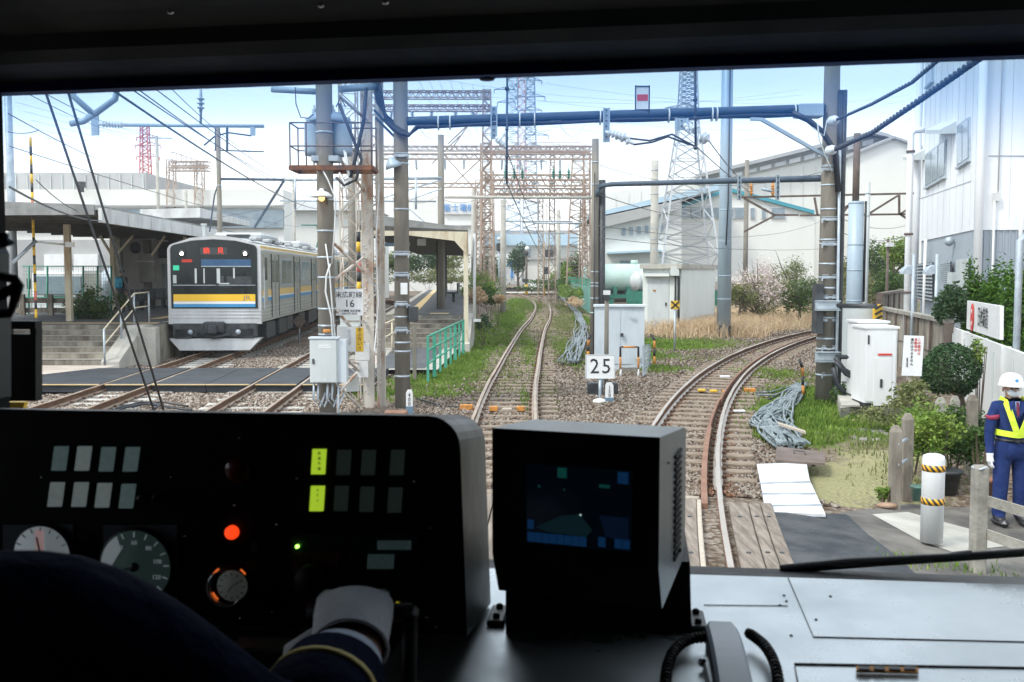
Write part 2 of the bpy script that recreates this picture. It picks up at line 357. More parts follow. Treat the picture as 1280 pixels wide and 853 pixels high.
# patches of grass / straw: (px u, v, radius x m, radius y m, strength, kind)
GR = [(575,455,.8,5,1,'g'),(540,476,1.3,1.6,.7,'g'),(510,440,1.2,2,.9,'g'),(520,492,1.6,1.2,.55,'g'),(610,430,1.1,8,.65,'g'),(640,400,1.0,16,.75,'g'),
      (655,380,1.6,18,.85,'g'),(712,440,.55,8,.35,'g'),(705,405,1.3,13,.75,'y'),(715,385,1.9,16,.7,'y'),(728,400,.5,6,1,'g'),
      (648,470,.35,5,.5,'y'),(656,500,.12,2.5,.45,'g'),(662,440,.30,10,.4,'g'),(686,490,.25,3,.4,'y'),(665,385,.9,25,.8,'y'),(648,425,.5,9,.7,'y'),(636,470,.45,4,.55,'y'),(690,430,.6,9,.6,'y'),(600,470,.7,3,.6,'y'),(968,470,.9,2,.4,'g'),(890,450,1,2,.35,'y'),
      (830,430,2.3,3.2,1,'g'),(790,445,1.5,2.2,.7,'g'),(815,462,1.2,1.2,.6,'g'),(870,428,2.0,3,.7,'y'),
      (1005,520,.9,2.4,1,'g'),(1040,500,1.3,2,1,'g'),(1060,535,1.2,1.6,.9,'g'),(1010,550,.5,1.0,.8,'g'),(955,545,.25,1.2,.6,'g'),
      (985,470,1.0,2.5,.5,'y'),(950,405,3,5,.35,'y'),(1100,560,1.2,1.3,.7,'y'),(900,398,4,6,.6,'y'),
      (1075,600,1.0,1.15,1,'s'),(1040,618,.5,.7,.8,'s'),(1110,575,.8,.7,.8,'s'),(1160,712,1.3,.25,.9,'g'),
      (1150,600,.8,1.2,.5,'y'),(560,358,8,40,.5,'g'),(480,352,18,60,.5,'g'),(1080,380,8,18,.6,'y')]
GRW = []
for (u,v,a,b,s,k) in GR:
    p = G(u,v); GRW.append((p.x,p.y,a,b,s,k))
def cover(X,Y):
    g = np.zeros_like(X); ye = np.zeros_like(X); st = np.zeros_like(X)
    for (cx,cy,a,b,s,k) in GRW:
        d = ((X - cx) / a) ** 2 + ((Y - cy) / b) ** 2; w = s * np.clip(1.7 - d * 1.2,0,1)
        if k == 'g': g = np.maximum(g,w)
        elif k == 'y': ye = np.maximum(ye,w)
        else: st = np.maximum(st,w)
    return g,ye,st
def axis_pts(lo,hi,step,far):
    a = list(np.arange(lo,hi + 1e-6,step)); s = step; x = hi
    up = []
    while x < far: s *= 1.35; x += s; up.append(x)
    s = step; x = lo; dn = []
    while x > -far: s *= 1.35; x -= s; dn.append(x)
    return np.array(dn[::-1] + a + up)
gx = axis_pts(-20,22,.3,3500); gy = axis_pts(2,60,.3,4500)
nx,ny = len(gx),len(gy)
XX,YY = np.meshgrid(gx,gy)
ZZ = np.array([[hgt(x,y) if (abs(x) < 40 and y < 130) else -.22 for x in gx] for y in gy])
me = bpy.data.meshes.new('ground')
co = np.stack([XX,YY,ZZ],-1).reshape(-1,3)
idx = np.arange(nx * ny).reshape(ny,nx)
qd = np.stack([idx[:-1,:-1],idx[:-1,1:],idx[1:,1:],idx[1:,:-1]],-1).reshape(-1,4)
def npmesh(me,co,faces,k,colors=None,smooth=False):
    me.vertices.add(len(co)); me.vertices.foreach_set('co',co.astype(np.float32).ravel())
    me.loops.add(faces.size); me.loops.foreach_set('vertex_index',faces.astype(np.int32).ravel())
    me.polygons.add(len(faces)); me.polygons.foreach_set('loop_start',np.arange(0,faces.size,k,dtype=np.int32))
    if colors is not None:
        ca = me.color_attributes.new('tone','FLOAT_COLOR','POINT'); ca.data.foreach_set('color',colors.astype(np.float32).ravel())
    me.update(calc_edges=True)
    if smooth: me.polygons.foreach_set('use_smooth',[True] * len(faces))
g,ye,st = cover(co[:,0],co[:,1])
npmesh(me,co,qd,4,np.stack([g,ye,st,np.ones_like(g)],-1),True)
gm = bpy.data.materials.new('ballast_and_earth'); gm.use_nodes = True
n = gm.node_tree.nodes; l = gm.node_tree.links.new; b = n['Principled BSDF']; b.inputs['Roughness'].default_value = .95; b.inputs['Specular IOR Level'].default_value = .2
t = n.new('ShaderNodeTexCoord'); vo = n.new('ShaderNodeTexVoronoi'); vo.inputs['Scale'].default_value = 17; l(t.outputs['Object'],vo.inputs['Vector'])
sv = n.new('ShaderNodeSeparateColor'); l(vo.outputs['Color'],sv.inputs[0])
cr = n.new('ShaderNodeValToRGB'); e = cr.color_ramp.elements; e[0].position = 0; e[0].color = (.10,.075,.055,1); e[1].position = 1; e[1].color = (.34,.30,.26,1)
x_ = e.new(.35); x_.color = (.17,.125,.092,1); x_ = e.new(.7); x_.color = (.25,.21,.17,1)
l(sv.outputs[0],cr.inputs['Fac'])
big = n.new('ShaderNodeTexNoise'); big.inputs['Scale'].default_value = .55; big.inputs['Detail'].default_value = 5; l(t.outputs['Object'],big.inputs['Vector'])
fine = n.new('ShaderNodeTexNoise'); fine.inputs['Scale'].default_value = 5; fine.inputs['Detail'].default_value = 8; l(t.outputs['Object'],fine.inputs['Vector'])
m1 = n.new('ShaderNodeMix'); m1.data_type = 'RGBA'; m1.blend_type = 'MULTIPLY'; m1.inputs['Factor'].default_value = .6
r1 = n.new('ShaderNodeValToRGB'); r1.color_ramp.elements[0].position = .35; r1.color_ramp.elements[0].color = (.62,.56,.5,1); r1.color_ramp.elements[1].position = .65; r1.color_ramp.elements[1].color = (1.12,1.1,1.08,1)
l(big.outputs['Fac'],r1.inputs['Fac']); l(cr.outputs[0],m1.inputs['A']); l(r1.outputs[0],m1.inputs['B'])
at_ = n.new('ShaderNodeAttribute'); at_.attribute_name = 'tone'; sc_ = n.new('ShaderNodeSeparateColor'); l(at_.outputs['Color'],sc_.inputs[0])
prev = m1.outputs['Result']
for ch,col_,th in ((1,(.20,.20,.085,1),.62),(0,(.11,.165,.035,1),.52),(2,(.30,.285,.15,1),.5)):
    ad = n.new('ShaderNodeMath'); ad.operation = 'ADD'; l(sc_.outputs[ch],ad.inputs[0]); l(fine.outputs['Fac'],ad.inputs[1])
    mr_ = n.new('ShaderNodeMapRange'); mr_.inputs['From Min'].default_value = .5 + th - .12; mr_.inputs['From Max'].default_value = .5 + th + .3; l(ad.outputs[0],mr_.inputs['Value'])
    mm = n.new('ShaderNodeMix'); mm.data_type = 'RGBA'; l(mr_.outputs[0],mm.inputs['Factor']); l(prev,mm.inputs['A']); mm.inputs['B'].default_value = col_; prev = mm.outputs['Result']
l(prev,b.inputs['Base Color'])
bp = n.new('ShaderNodeBump'); bp.inputs['Distance'].default_value = .04; bp.inputs['Strength'].default_value = .9; l(vo.outputs['Distance'],bp.inputs['Height']); l(bp.outputs[0],b.inputs['Normal'])
me.materials.append(gm)
go = bpy.data.objects.new('ground',me); COL.objects.link(go); go['kind'] = 'structure'

def sweep(mb,fx,prof,Y0,Y1,step=.5,zf=None):
    """sweep a cross-section (offset to the right, z) along x = fx(y)"""
    ys = np.linspace(Y0,Y1,max(2,int((Y1 - Y0) / step) + 1)); vs = []; fs = []; k = len(prof)
    for y in ys:
        d = (fx(y + .05) - fx(y - .05)) / .1; q = math.hypot(1,d); nx_,ny_ = 1 / q,-d / q
        for (o,z) in prof: vs.append((fx(y) + nx_ * o,y + ny_ * o,z + (zf(y) if zf else 0)))
    for i in range(len(ys) - 1):
        for j in range(k): j2 = (j + 1) % k; fs.append((i * k + j,i * k + j2,(i + 1) * k + j2,(i + 1) * k + j))
    fs.append(tuple(range(k))); fs.append(tuple((len(ys) - 1) * k + j for j in range(k))[::-1])
    return mb.add(vs,fs)
def railprof(o):
    P = [(-.062,-.15),(.062,-.15),(.062,-.138),(.009,-.118),(.009,-.045),(.032,-.034),(.034,-.006),(.026,0),(-.026,0),(-.034,-.006),(-.032,-.034),(-.009,-.045),(-.009,-.118),(-.062,-.138)]
    return [(x + o,z) for x,z in P]
def track(name,label,fx,Y0,Y1,smat,top,spacing=.62,sl=2.0,sy0=None,wid=.2,zs=-.165):
    t = thing(name,label,'railway track',(fx(Y0),Y0,-.2))
    for s in (-1,1):
        m = MB(); sweep(m,fx,railprof(s * .5335),Y0,Y1,.6)
        o = m.build('rail',[mt['rail'],top],t,world=True)
        for p in o.data.polygons:
            if p.normal.z > .8 and p.center.z + .2 > .19: p.material_index = 1
    ys = np.arange(sy0 or Y0,Y1,spacing); rest = MB(); cnt = 0; pl = MB()
    for i,y in enumerate(ys):
        d = (fx(y + .1) - fx(y - .1)) / .2; an = -math.atan(d)
        m = MB() if i < 90 else rest
        jx = random.uniform(-.04,.04)
        m.box((fx(y) + jx,y,zs - .06),(sl + random.uniform(-.05,.05),wid * random.uniform(.9,1.08),.14),rz=an + random.uniform(-.01,.01),bev=.015)
        if i < 90:
            m.mat(1)
            for s in (-1,1):
                for q in (-1,1):
                    c = Vector((fx(y),y,zs + .03)) + Vector((math.cos(an),math.sin(an),0)) * (s * .5335 + q * .085)
                    m.box(c,(.055,.09,.045),rz=an)
            m.build('sleeper',[smat,mt['rail']],t,world=True)
    if rest.v:
        o = rest.build('sleeper',smat,t,world=True); o['kind'] = 'stuff'
    return t
t4 = track('rail_track','brown railed track curving away to the right past the cable bundle',X4,3,60,mt['sleeper'],mt['railbright'],spacing=.58,sy0=10.9,sl=2.1)
m = MB(); sweep(m,X4,[(.33,-.15),(.40,-.15),(.40,-.012),(.33,-.012)],10.6,16.0,.4)
bt(m,'guard_rail','guard',t4)
m = MB(); sweep(m,X4,[(.37,-.15),(.41,-.15),(.41,0.0),(.37,0.0)],19.5,48,.5); sweep(m,X4,[(.34,-.15),(.38,-.15),(.38,-.01),(.34,-.01)],15.8,19.8,.4)
bt(m,'guard_rail','guard',t4)
t3 = track('rail_track','grass-grown rusty track running straight ahead then bending left',X3,7,140,mt['sleeper'],mt['railtop'],spacing=.64,sy0=11.2,zs=-.175)
t1 = track('rail_track','track under the stopped commuter train beside the stepped platform',X1,8,90,mt['pcs'],mt['railtop'],spacing=.66,sy0=14,zs=-.17)
t2 = track('rail_track','empty track between the commuter train and the lattice mast',X2,8,90,mt['pcs'],mt['railtop'],spacing=.66,sy0=14,zs=-.17)
# distant tracks swinging left behind the island platform
XF = curve([(-6.5,60),(-8,75),(-12,92),(-19,108)]); XG = curve([(-4.6,66),(-8.2,82),(-14,96),(-23,110)])
for fx,lb in ((XF,'far track curving left beyond the island platform, nearer one'),(XG,'far track curving left beyond the island platform, farther one')):
    t = thing('rail_track',lb,'railway track',(fx(60),60,-.2))
    for s in (-1,1): m = MB(); sweep(m,fx,railprof(s * .5335),66,108,1.5); bt(m,'rail','rail',t)

# crossing boards of the near level crossing
t = thing('plank_crossing','weathered wooden boards laid along the curving rail at the near crossing','plank crossing',(X4(9),9,-.1))
rail_r = .5335
for (o0,o1,z) in ((.62,.82,.0),(.83,.945,.002),(.955,1.07,.0),(-.30,-.08,-.002),(-.07,.13,.0),(.14,.28,.001),(.285,.33,.004),(-.52 + .04,-.31,0)):
    m = MB(); y0 = 5.0; y1 = 10.66 + random.uniform(-.05,.05)
    sweep(m,X4,[(o0,-.12),(o1,-.12),(o1,z - .008),(o1 - .01,z),(o0 + .01,z),(o0,z - .008)],y0,y1,.35)
    pl = m.build('board',mt['plank'] if o0 != .285 else mt['wood'],t,world=True)
    if o0 != .285:
        m = MB()
        for yy in (7.4,8.6,9.9):
            c = X4(yy) + (o0 + o1) / 2; m.cyl((c,yy,z),(c,yy,z + .008),.022,seg=8)
        bt(m,'bolt','dark',pl)
m = MB(); m.tube([(X4(10.9) - .30,10.75,.0),(X4(10.9) - .02,10.85,-.02),(X4(10.9) + .28,10.72,-.01)],.035,6)
bt(m,'end_strip','wood',t)
t = thing('plank_crossing','grey crossing boards seen in the gap between console and monitor','plank crossing',(-.45,9,-.1))
for k in range(6):
    m = MB(); o0 = -.5 + k * .165 + .02; sweep(m,X3,[(o0,-.12),(o0 + .15,-.12),(o0 + .15,-.01),(o0,-.01)],7.5,11.0,.6); bt(m,'board','plank',t)

# sheets that follow the road surface
def sheet(name,poly,off,m_,label=None,px=True,z=-.05,kind='structure',zfun=None):
    P = []
    for p in poly:
        if px:
            q = G(p[0],p[1],z)
            for _ in range(4): q = G(p[0],p[1],roadz(q.x) + off if zfun is None else zfun(q.x,q.y) + off)
            P.append((q.x,q.y))
        else: P.append(p)
    me = bpy.data.meshes.new(name); bm = bmesh.new()
    f = bm.faces.new([bm.verts.new((x,y,0)) for x,y in P])
    xs = [p[0] for p in P]; ys = [p[1] for p in P]
    for xx in np.arange(math.floor(min(xs)),max(xs),.5): bmesh.ops.bisect_plane(bm,geom=bm.verts[:] + bm.edges[:] + bm.faces[:],plane_co=(xx,0,0),plane_no=(1,0,0))
    for yy in np.arange(math.floor(min(ys)),max(ys),.5): bmesh.ops.bisect_plane(bm,geom=bm.verts[:] + bm.edges[:] + bm.faces[:],plane_co=(0,yy,0),plane_no=(0,1,0))
    for v in bm.verts: v.co.z = (roadz(v.co.x) if zfun is None else zfun(v.co.x,v.co.y)) + off
    bm.normal_update()
    for f in bm.faces:
        if f.normal.z < 0: f.normal_flip()
    bm.to_mesh(me); bm.free(); me.materials.append(m_)
    o = bpy.data.objects.new(name,me); COL.objects.link(o); WM[o.name] = Matrix.Identity(4); o['kind'] = kind
    if label: o['label'] = label; o['category'] = name.replace('_',' ')
    return o
sheet('pavement',[(1052,640),(1112,634),(1200,612),(1212,588),(1300,570),(1420,560),(1500,900),(980,900),(1000,700)],0,mt['oldasph'])
sheet('road',[(957,640),(1058,643),(1085,668),(1112,688),(1150,722),(1210,800),(960,900),(986,716)],.012,mt['asphalt'])
sheet('pavement',[(1090,643),(1135,640),(1170,650),(1240,668),(1262,682),(1190,690),(1150,676)],.006,mt['conc_light'])
sheet('pavement',[(1172,612),(1205,615),(1195,622),(1172,624)],.006,mt['conc_light'])
t = tag(sheet('white_mat',[(946,580),(1008,578),(1012,600),(1032,643),(957,640),(951,605)],.02,mt['whitemat'],kind='thing',zfun=lambda x,y: -.06),'white board mat laid between brown plate and black asphalt','mat')
t.name = 'white_mat'; mo = t.modifiers.new('s','SOLIDIFY'); mo.thickness = .03
for (a,b_) in (((949,604),(1013,602)),((952,617),(1019,617)),((957,632),(1027,631))):
    m = MB(); m.tube([G(*a,-.03),G(*b_,-.03)],.008,4); o = m.build('seam',mt['galv']); o.parent = t
# black rubber foot crossing over tracks 1 and 2
def flat(x,y): return 0
sheet('paving',[(-40,21),(-11.0,21),(-10.6,26.6),(-40,26.6)],-.012,mt['paveclr'],px=False,zfun=flat)
t = thing('rubber_crossing','black rubber foot crossing laid over both platform tracks','foot crossing',(-8,23.8,-.1))
def xs_of(fx,y): return fx(y)
segs = [(lambda y: -12.3 + (y - 21.9) * .42,lambda y: X1(y) - .59),(lambda y: X1(y) - .45,lambda y: X1(y) + .45),(lambda y: X1(y) + .59,lambda y: (X1(y) + X2(y)) / 2 + .1),
        (lambda y: (X1(y) + X2(y)) / 2 + .12,lambda y: X2(y) - .59),(lambda y: X2(y) - .45,lambda y: X2(y) + .45),(lambda y: X2(y) + .59,lambda y: -3.2)]
for (fa,fb) in segs:
    y0,y1 = 21.9,25.7; m = MB()
    m.hexa([(fa(y0),y0,-.17),(fb(y0),y0,-.17),(fb(y1),y1,-.17),(fa(y1),y1,-.17),(fa(y0),y0,.004),(fb(y0),y0,.004),(fb(y1),y1,.004),(fa(y1),y1,.004)])
    p = bt(m,'rubber_panel','rubber',t)
    m = MB(); m.box(((fa(y0) + fb(y0)) / 2,y0 - .03,-.002),(fb(y0) - fa(y0),.06,.02)); bt(m,'edge_strip','tactile',p)

# ------------------------------------------------------------------ loose ballast stones, grass
def stones(name,regions,m_,seed=1,z=hgt):
    r = np.random.default_rng(seed); C = []; S = []
    for (xf,yf,cnt,s0,s1) in regions:
        k = 0; Y = yf(r.random(cnt)); X = xf(Y,r.random(cnt)); C.append(np.stack([X,Y],-1)); S.append(s0 + (s1 - s0) * r.random(cnt) ** 1.5)
    C = np.concatenate(C); S = np.concatenate(S)
    g,ye,st = cover(C[:,0],C[:,1]); keep = (r.random(len(C)) > g * 1.1) & (r.random(len(C)) > st * 1.3) & (r.random(len(C)) > ye * .7)
    # keep the rails and the road clear
    for fx in (X3,X4,X1,X2):
        fxv = np.array([fx(min(y,59)) for y in C[:,1]]); dd = C[:,0] - fxv
        dy = np.array([fx(min(y,58) + .1) - fx(min(y,58) - .1) for y in C[:,1]]) / .2; dd = dd / np.sqrt(1 + dy ** 2)
        keep &= np.abs(np.abs(dd) - .5335) > .06
    road = (C[:,1] < 11.1) & (C[:,0] > 1.2 - .5); keep &= ~road
    keep &= ~((C[:,1] > 21.8) & (C[:,1] < 25.8) & (C[:,0] < -3.1))
    C = C[keep]; S = S[keep]; N = len(C)
    Z = np.array([z(x,y) for x,y in C]) + .012
    base = np.array([(1,0,0),(0,1,0),(-1,0,0),(0,-1,0),(0,0,1),(0,0,-1)],float)
    V = base[None] * (1 + .45 * (r.random((N,6,3)) - .5)) + .35 * (r.random((N,6,3)) - .5)
    an = r.random(N) * 6.283; ca,sa = np.cos(an),np.sin(an)
    V = V * S[:,None,None]; V[...,2] *= .75
    x = V[...,0] * ca[:,None] - V[...,1] * sa[:,None]; y = V[...,0] * sa[:,None] + V[...,1] * ca[:,None]
    V = np.stack([x + C[:,0:1],y + C[:,1:2],V[...,2] + Z[:,None]],-1).reshape(-1,3)
    Fb = np.array([(0,1,4),(1,2,4),(2,3,4),(3,0,4),(1,0,5),(2,1,5),(3,2,5),(0,3,5)])
    Fa = (Fb[None] + (np.arange(N) * 6)[:,None,None]).reshape(-1,3)
    tone = r.random(N); pal = np.array([(.085,.062,.048),(.15,.108,.080),(.21,.160,.122),(.27,.222,.18),(.35,.31,.265)])
    cc = pal[np.clip((tone * 5).astype(int),0,4)] * (0.85 + .3 * r.random((N,1)))
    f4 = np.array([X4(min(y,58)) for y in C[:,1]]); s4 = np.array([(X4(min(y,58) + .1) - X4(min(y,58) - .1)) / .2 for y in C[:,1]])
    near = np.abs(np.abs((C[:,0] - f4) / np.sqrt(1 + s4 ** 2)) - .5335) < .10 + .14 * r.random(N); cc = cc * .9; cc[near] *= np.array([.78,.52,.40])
    left = C[:,0] < -2.5; cc[left] = cc[left] * 1.25 + .02
    cc = np.repeat(np.concatenate([cc,np.ones((N,1))],1),6,0)
    me = bpy.data.meshes.new(name); npmesh(me,V,Fa,3,cc); me.materials.append(m_)
    o = bpy.data.objects.new(name,me); COL.objects.link(o); o['kind'] = 'stuff'; return o
sm = bpy.data.materials.new('ballast_stone'); sm.use_nodes = True
b = sm.node_tree.nodes['Principled BSDF']; b.inputs['Roughness'].default_value = .95; b.inputs['Specular IOR Level'].default_value = .2
a_ = sm.node_tree.nodes.new('ShaderNodeAttribute'); a_.attribute_name = 'tone'; sm.node_tree.links.new(a_.outputs['Color'],b.inputs['Base Color'])
def powy(a,b_,p): return lambda r: a + (b_ - a) * r ** p
X4v = np.vectorize(lambda y: X4(min(y,59)))
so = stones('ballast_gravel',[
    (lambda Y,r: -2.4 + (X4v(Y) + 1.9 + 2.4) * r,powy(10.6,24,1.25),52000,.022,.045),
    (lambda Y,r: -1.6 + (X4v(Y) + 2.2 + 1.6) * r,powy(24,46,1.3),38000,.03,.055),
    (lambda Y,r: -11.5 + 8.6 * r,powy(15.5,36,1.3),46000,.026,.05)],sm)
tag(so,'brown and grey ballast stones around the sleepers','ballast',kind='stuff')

def blades(name,pts,h0,h1,m_,seed=3,w=.006,lean=.5,z=hgt):
    r = np.random.default_rng(seed); P = np.array(pts); N = len(P)
    Z = np.array([z(x,y) for x,y in P[:,:2]]) - .01
    H = h0 + (h1 - h0) * r.random(N) ** 1.4; an = r.random(N) * 6.283; ln = lean * r.random(N) * H; la = r.random(N) * 6.283
    wv = w * (1 + P[:,1] / 14)
    dx,dy = np.cos(an) * wv,np.sin(an) * wv; lx,ly = np.cos(la) * ln,np.sin(la) * ln
    z0 = np.zeros(N)
    V = np.stack([np.stack([P[:,0] - dx,P[:,1] - dy,Z],-1),np.stack([P[:,0] + dx,P[:,1] + dy,Z],-1),
                  np.stack([P[:,0] + dx * .7 + lx * .3,P[:,1] + dy * .7 + ly * .3,Z + H * .6],-1),np.stack([P[:,0] - dx * .7 + lx * .3,P[:,1] - dy * .7 + ly * .3,Z + H * .6],-1),
                  np.stack([P[:,0] + lx,P[:,1] + ly,Z + H],-1)],1).reshape(-1,3)
    me = bpy.data.meshes.new(name)
    Fb = np.array([(0,1,2),(0,2,3),(3,2,4)]); Fa = (Fb[None] + (np.arange(N) * 5)[:,None,None]).reshape(-1,3)
    npmesh(me,V,Fa,3); me.materials.append(m_)
    o = bpy.data.objects.new(name,me); COL.objects.link(o); o['kind'] = 'stuff'; return o
def grass_pts(kinds,dens,seed):
    r = np.random.default_rng(seed); out = []
    for (cx,cy,a,b_,s,k) in GRW:
        if k not in kinds or cy > 95: continue
        n_ = int(dens * a * b_ * s * 3.1 * min(1,22 / cy)); n_ = min(n_,9000)
        q = r.normal(size=(n_,2)) * .5; out.append(np.stack([cx + q[:,0] * a,cy + q[:,1] * b_],-1))
    P = np.concatenate(out)
    cl = np.sin(P[:,0] * 7.1 + 3 * np.sin(P[:,1] * 2.3)) + np.sin(P[:,1] * 5.3 + 2 * np.sin(P[:,0] * 3.1)); keep = cl + r.random(len(P)) * 2.2 > .6
    for fx in (X3,X4):
        fv = np.array([fx(min(max(y,3),59 if fx is X4 else 139)) for y in P[:,1]]); keep &= np.abs(np.abs(P[:,0] - fv) - .54) > .09
    keep &= ~((P[:,1] < 10.4) & (P[:,0] > 1) & (P[:,0] < 3.3))
    return P[keep]
tag(blades('grass',grass_pts(('g',),900,3),.03,.15,mt['grassb']),'fresh green grass growing in tufts through the ballast','grass',kind='stuff')
tag(blades('grass',grass_pts(('y',),330,4),.03,.13,mt['leafolive'],5),'sparse olive weeds between the tracks','weeds',kind='stuff')
def blob(u,v,a,b_,n_,z=-.2,seed=1):
    p = G(u,v,z); r = np.random.default_rng(seed); q = r.normal(size=(n_,2)) * .5; return np.stack([p.x + q[:,0] * a,p.y + q[:,1] * b_],-1)
dp = np.concatenate([blob(u,v,a,b_,n_,seed=i) for i,(u,v,a,b_,n_) in enumerate([(860,419,1.6,2.2,3500),(885,414,2,2.6,4500),(915,410,2.4,3,5000),(935,405,2.6,3.5,5000),(905,420,1.6,1.6,2500),(960,400,3.2,4,4500),(990,396,3.5,4.5,3500)])])
fv = X4v(dp[:,1]); dp = dp[(dp[:,0] < fv - 2.0)]
dg = tag(blades('dry_grass',dp,.2,.85,mt['grassd'],9,w=.004,lean=1.2),'tall straw-coloured dry grass between the hut and the curving track','dry grass',kind='stuff')

hzb = MB(); hzb.box((0,240,32),(700,560,68)); ho = hzb.build('haze',bpy.data.materials.new('haze_air')); ho['kind'] = 'stuff'; ho['label'] = 'faint pale haze thickening toward the far pylons and factory'; ho['category'] = 'haze'
hm = ho.data.materials[0]; hm.use_nodes = True; hn = hm.node_tree.nodes; hn.clear(); ho_ = hn.new('ShaderNodeOutputMaterial'); pv = hn.new('ShaderNodeVolumePrincipled'); pv.inputs['Density'].default_value = .0006; pv.inputs['Color'].default_value = (.97,.985,1,1); pv.inputs['Anisotropy'].default_value = .3
hm.node_tree.links.new(pv.outputs[0],ho_.inputs['Volume'])
# ------------------------------------------------------------------ buildings
def hitplane(u,v,p0,nrm):
    r = ray(u,v); o = Vector((0,0,CAMH)); t = (Vector(p0) - o).dot(nrm) / r.dot(nrm); return o + r * t
def wallquad(mb,pts,p0,nrm,th,off=0):
    P = [hitplane(u,v,p0,nrm) + nrm * off for u,v in pts]; return mb.prism(P,nrm * th)
def box_building(name,label,u0,u1,vt,Y,depth,mat_,z0=-.3):
    a = at(u0,vt,Y); b_ = at(u1,vt,Y); t = thing(name,label,'building',((a.x + b_.x) / 2,Y,z0))
    m = MB(); m.box(((a.x + b_.x) / 2,Y + depth / 2,(a.z + z0) / 2),(b_.x - a.x,depth,a.z - z0)); m.build('wall',mat_,t,world=True)
    return t,a,b_
# --- white building on the right
bc = Vector((12.45,27,0)); bf = Vector((14.9,36.5,0)); dA = (bf - bc).normalized(); nA = Vector((-dA.y,dA.x,0)); nA = -nA if nA.x > 0 else nA
t = thing('office_building','tall white sided building with grey clad base beyond the concrete panel wall','building',(14,30,-.3))
zb = 3.62; H = 14
m = MB(); m.prism([(bc.x,bc.y,zb),(24,27,zb),(24,36.5,zb),(bf.x,bf.y,zb)],(0,0,H - zb)); bt(m,'upper_wall','bldg',t)
m = MB(); m.prism([(bc.x + .04,bc.y + .04,-.3),(24,27.04,-.3),(24,36.4,-.3),(bf.x + .04,bf.y - .04,-.3)],(0,0,zb + .3)); bt(m,'base_wall','bldgrey',t)
m = MB()
for k in range(44): m.box((12.6 + k * .17,27.03,zb / 2),(.03,.04,zb - .05))
bt(m,'cladding_rib','bldgrey',t)
m = MB()
for zz in (5.6,): m.box((18.3,26.99,zz),(11,.012,.02)); wallquad(m,[(1148,249),(1214,226),(1214,227),(1148,250)],bc,nA,.01)
bt(m,'panel_joint','bldgrey',t)
for k in range(9):
    c = bc.lerp(bf,(k + .5) / 9) + nA * .004; m = MB(); m.box((c.x,c.y,8),(.008,.006,8.6)); bt(m,'panel_joint','greybox',t)
for k in range(8): m = MB(); m.box((13.4 + k * .92,26.995,8.4),(.006,.006,9)); bt(m,'panel_joint','greybox',t)
def bwin(pts,n_):
    m = MB(); wallquad(m,pts,bc,nA,.05); f = bt(m,'window','galv',t)
    (a,b_,c,d) = [Vector(p) for p in pts]
    m = MB()
    for k in range(n_):
        s0 = (k + .07) / n_; s1 = (k + .93) / n_
        tl = a.lerp(b_,s0); tr_ = a.lerp(b_,s1); bl = d.lerp(c,s0); br = d.lerp(c,s1)
        wallquad(m,[tuple(tl.lerp(bl,.05)),tuple(tr_.lerp(br,.05)),tuple(br.lerp(tr_,.05)),tuple(bl.lerp(tl,.05))],bc,nA,.02,.045)
    bt(m,'pane','wingl',f)
    m = MB(); wallquad(m,[tuple(d),tuple(c),(c.x,c.y + 2.5),(d.x,d.y + 2.5)],bc,nA,.1); bt(m,'sill','galv',f)
bwin([(1158,193.5),(1184,174),(1183,220.6),(1158,234.8)],3)
bwin([(1198,157),(1213.5,146),(1213.5,199.5),(1198,209.7)],2)
bwin([(1158.5,88),(1168,80),(1168,100),(1158.5,109)],1)
for (ua,ub,vt,vb) in ((1176,1195,152,167),(1144,1156,187,200)):
    m = MB(); a = hitplane(ua,vb,bc,nA); b_ = hitplane(ub,vb,bc,nA); h = hitplane(ub,vt,bc,nA).z - b_.z
    q = nA * .45; m.add([a,b_,b_ + q,a + q,a + Vector((0,0,h)),b_ + Vector((0,0,h)),b_ + q + Vector((0,0,h * .35)),a + q + Vector((0,0,h * .35))],[(0,3,2,1),(4,5,6,7),(0,1,5,4),(1,2,6,5),(2,3,7,6),(3,0,4,7)])
    bt(m,'vent_hood','greybox',t)
for (u,z0,z1,r_) in ((1163,-.2,zb,.055),):
    m = MB(); p = hitplane(u,300,bc,nA) + nA * .15; m.cyl((p.x,p.y,z0),(p.x,p.y,z1),r_); bt(m,'downpipe','white',t)
m = MB(); m.cyl((12.52,26.86,-.2),(12.52,26.86,13),.11); bt(m,'downpipe','bldg',t)
m = MB(); p = hitplane(1148,300,bc,nA) + nA * .1; m.cyl((p.x,p.y,-.2),(p.x,p.y,13),.13); bt(m,'downpipe','bldg',t)
m = MB(); m.tube([(12.95,26.9,4.4),(12.95,26.9,-.2)],.03,6); m.tube([(13.05,26.93,13),(13.05,26.93,4.6)],.02,6); bt(m,'conduit','white',t)
m = MB(); m.box((13.02,26.92,4.5),(.16,.1,.22)); bt(m,'junction_box','white',t)
for (a,b_,c,d) in (((1150.5,330),(1169,328),(1169,378),(1150.5,374)),((1179.5,329),(1192,327),(1192,357),(1179.5,355))):
    m = MB(); wallquad(m,[a,b_,c,d],bc,nA,.04,.05); lv = bt(m,'louvre_window','dark',t); m = MB()
    for k in range(11):
        s = (k + .5) / 11; va = a[1] + (d[1] - a[1]) * s; vb = b_[1] + (c[1] - b_[1]) * s
        wallquad(m,[(a[0],va - 1.2),(b_[0],vb - 1.2),(b_[0],vb + .7),(a[0],va + .7)],bc,nA,.03,.095)
    bt(m,'slat','galv',lv)
m = MB(); p = hitplane(1192,302,bc,nA); m.ball(p + nA * .12,.14,seg=10); bt(m,'wall_lamp','galv',t)
m = MB(); p = hitplane(1198,348,bc,nA); m.box(p + nA * .12,(.25,.3,.35)); bt(m,'meter_box','greybox',t)
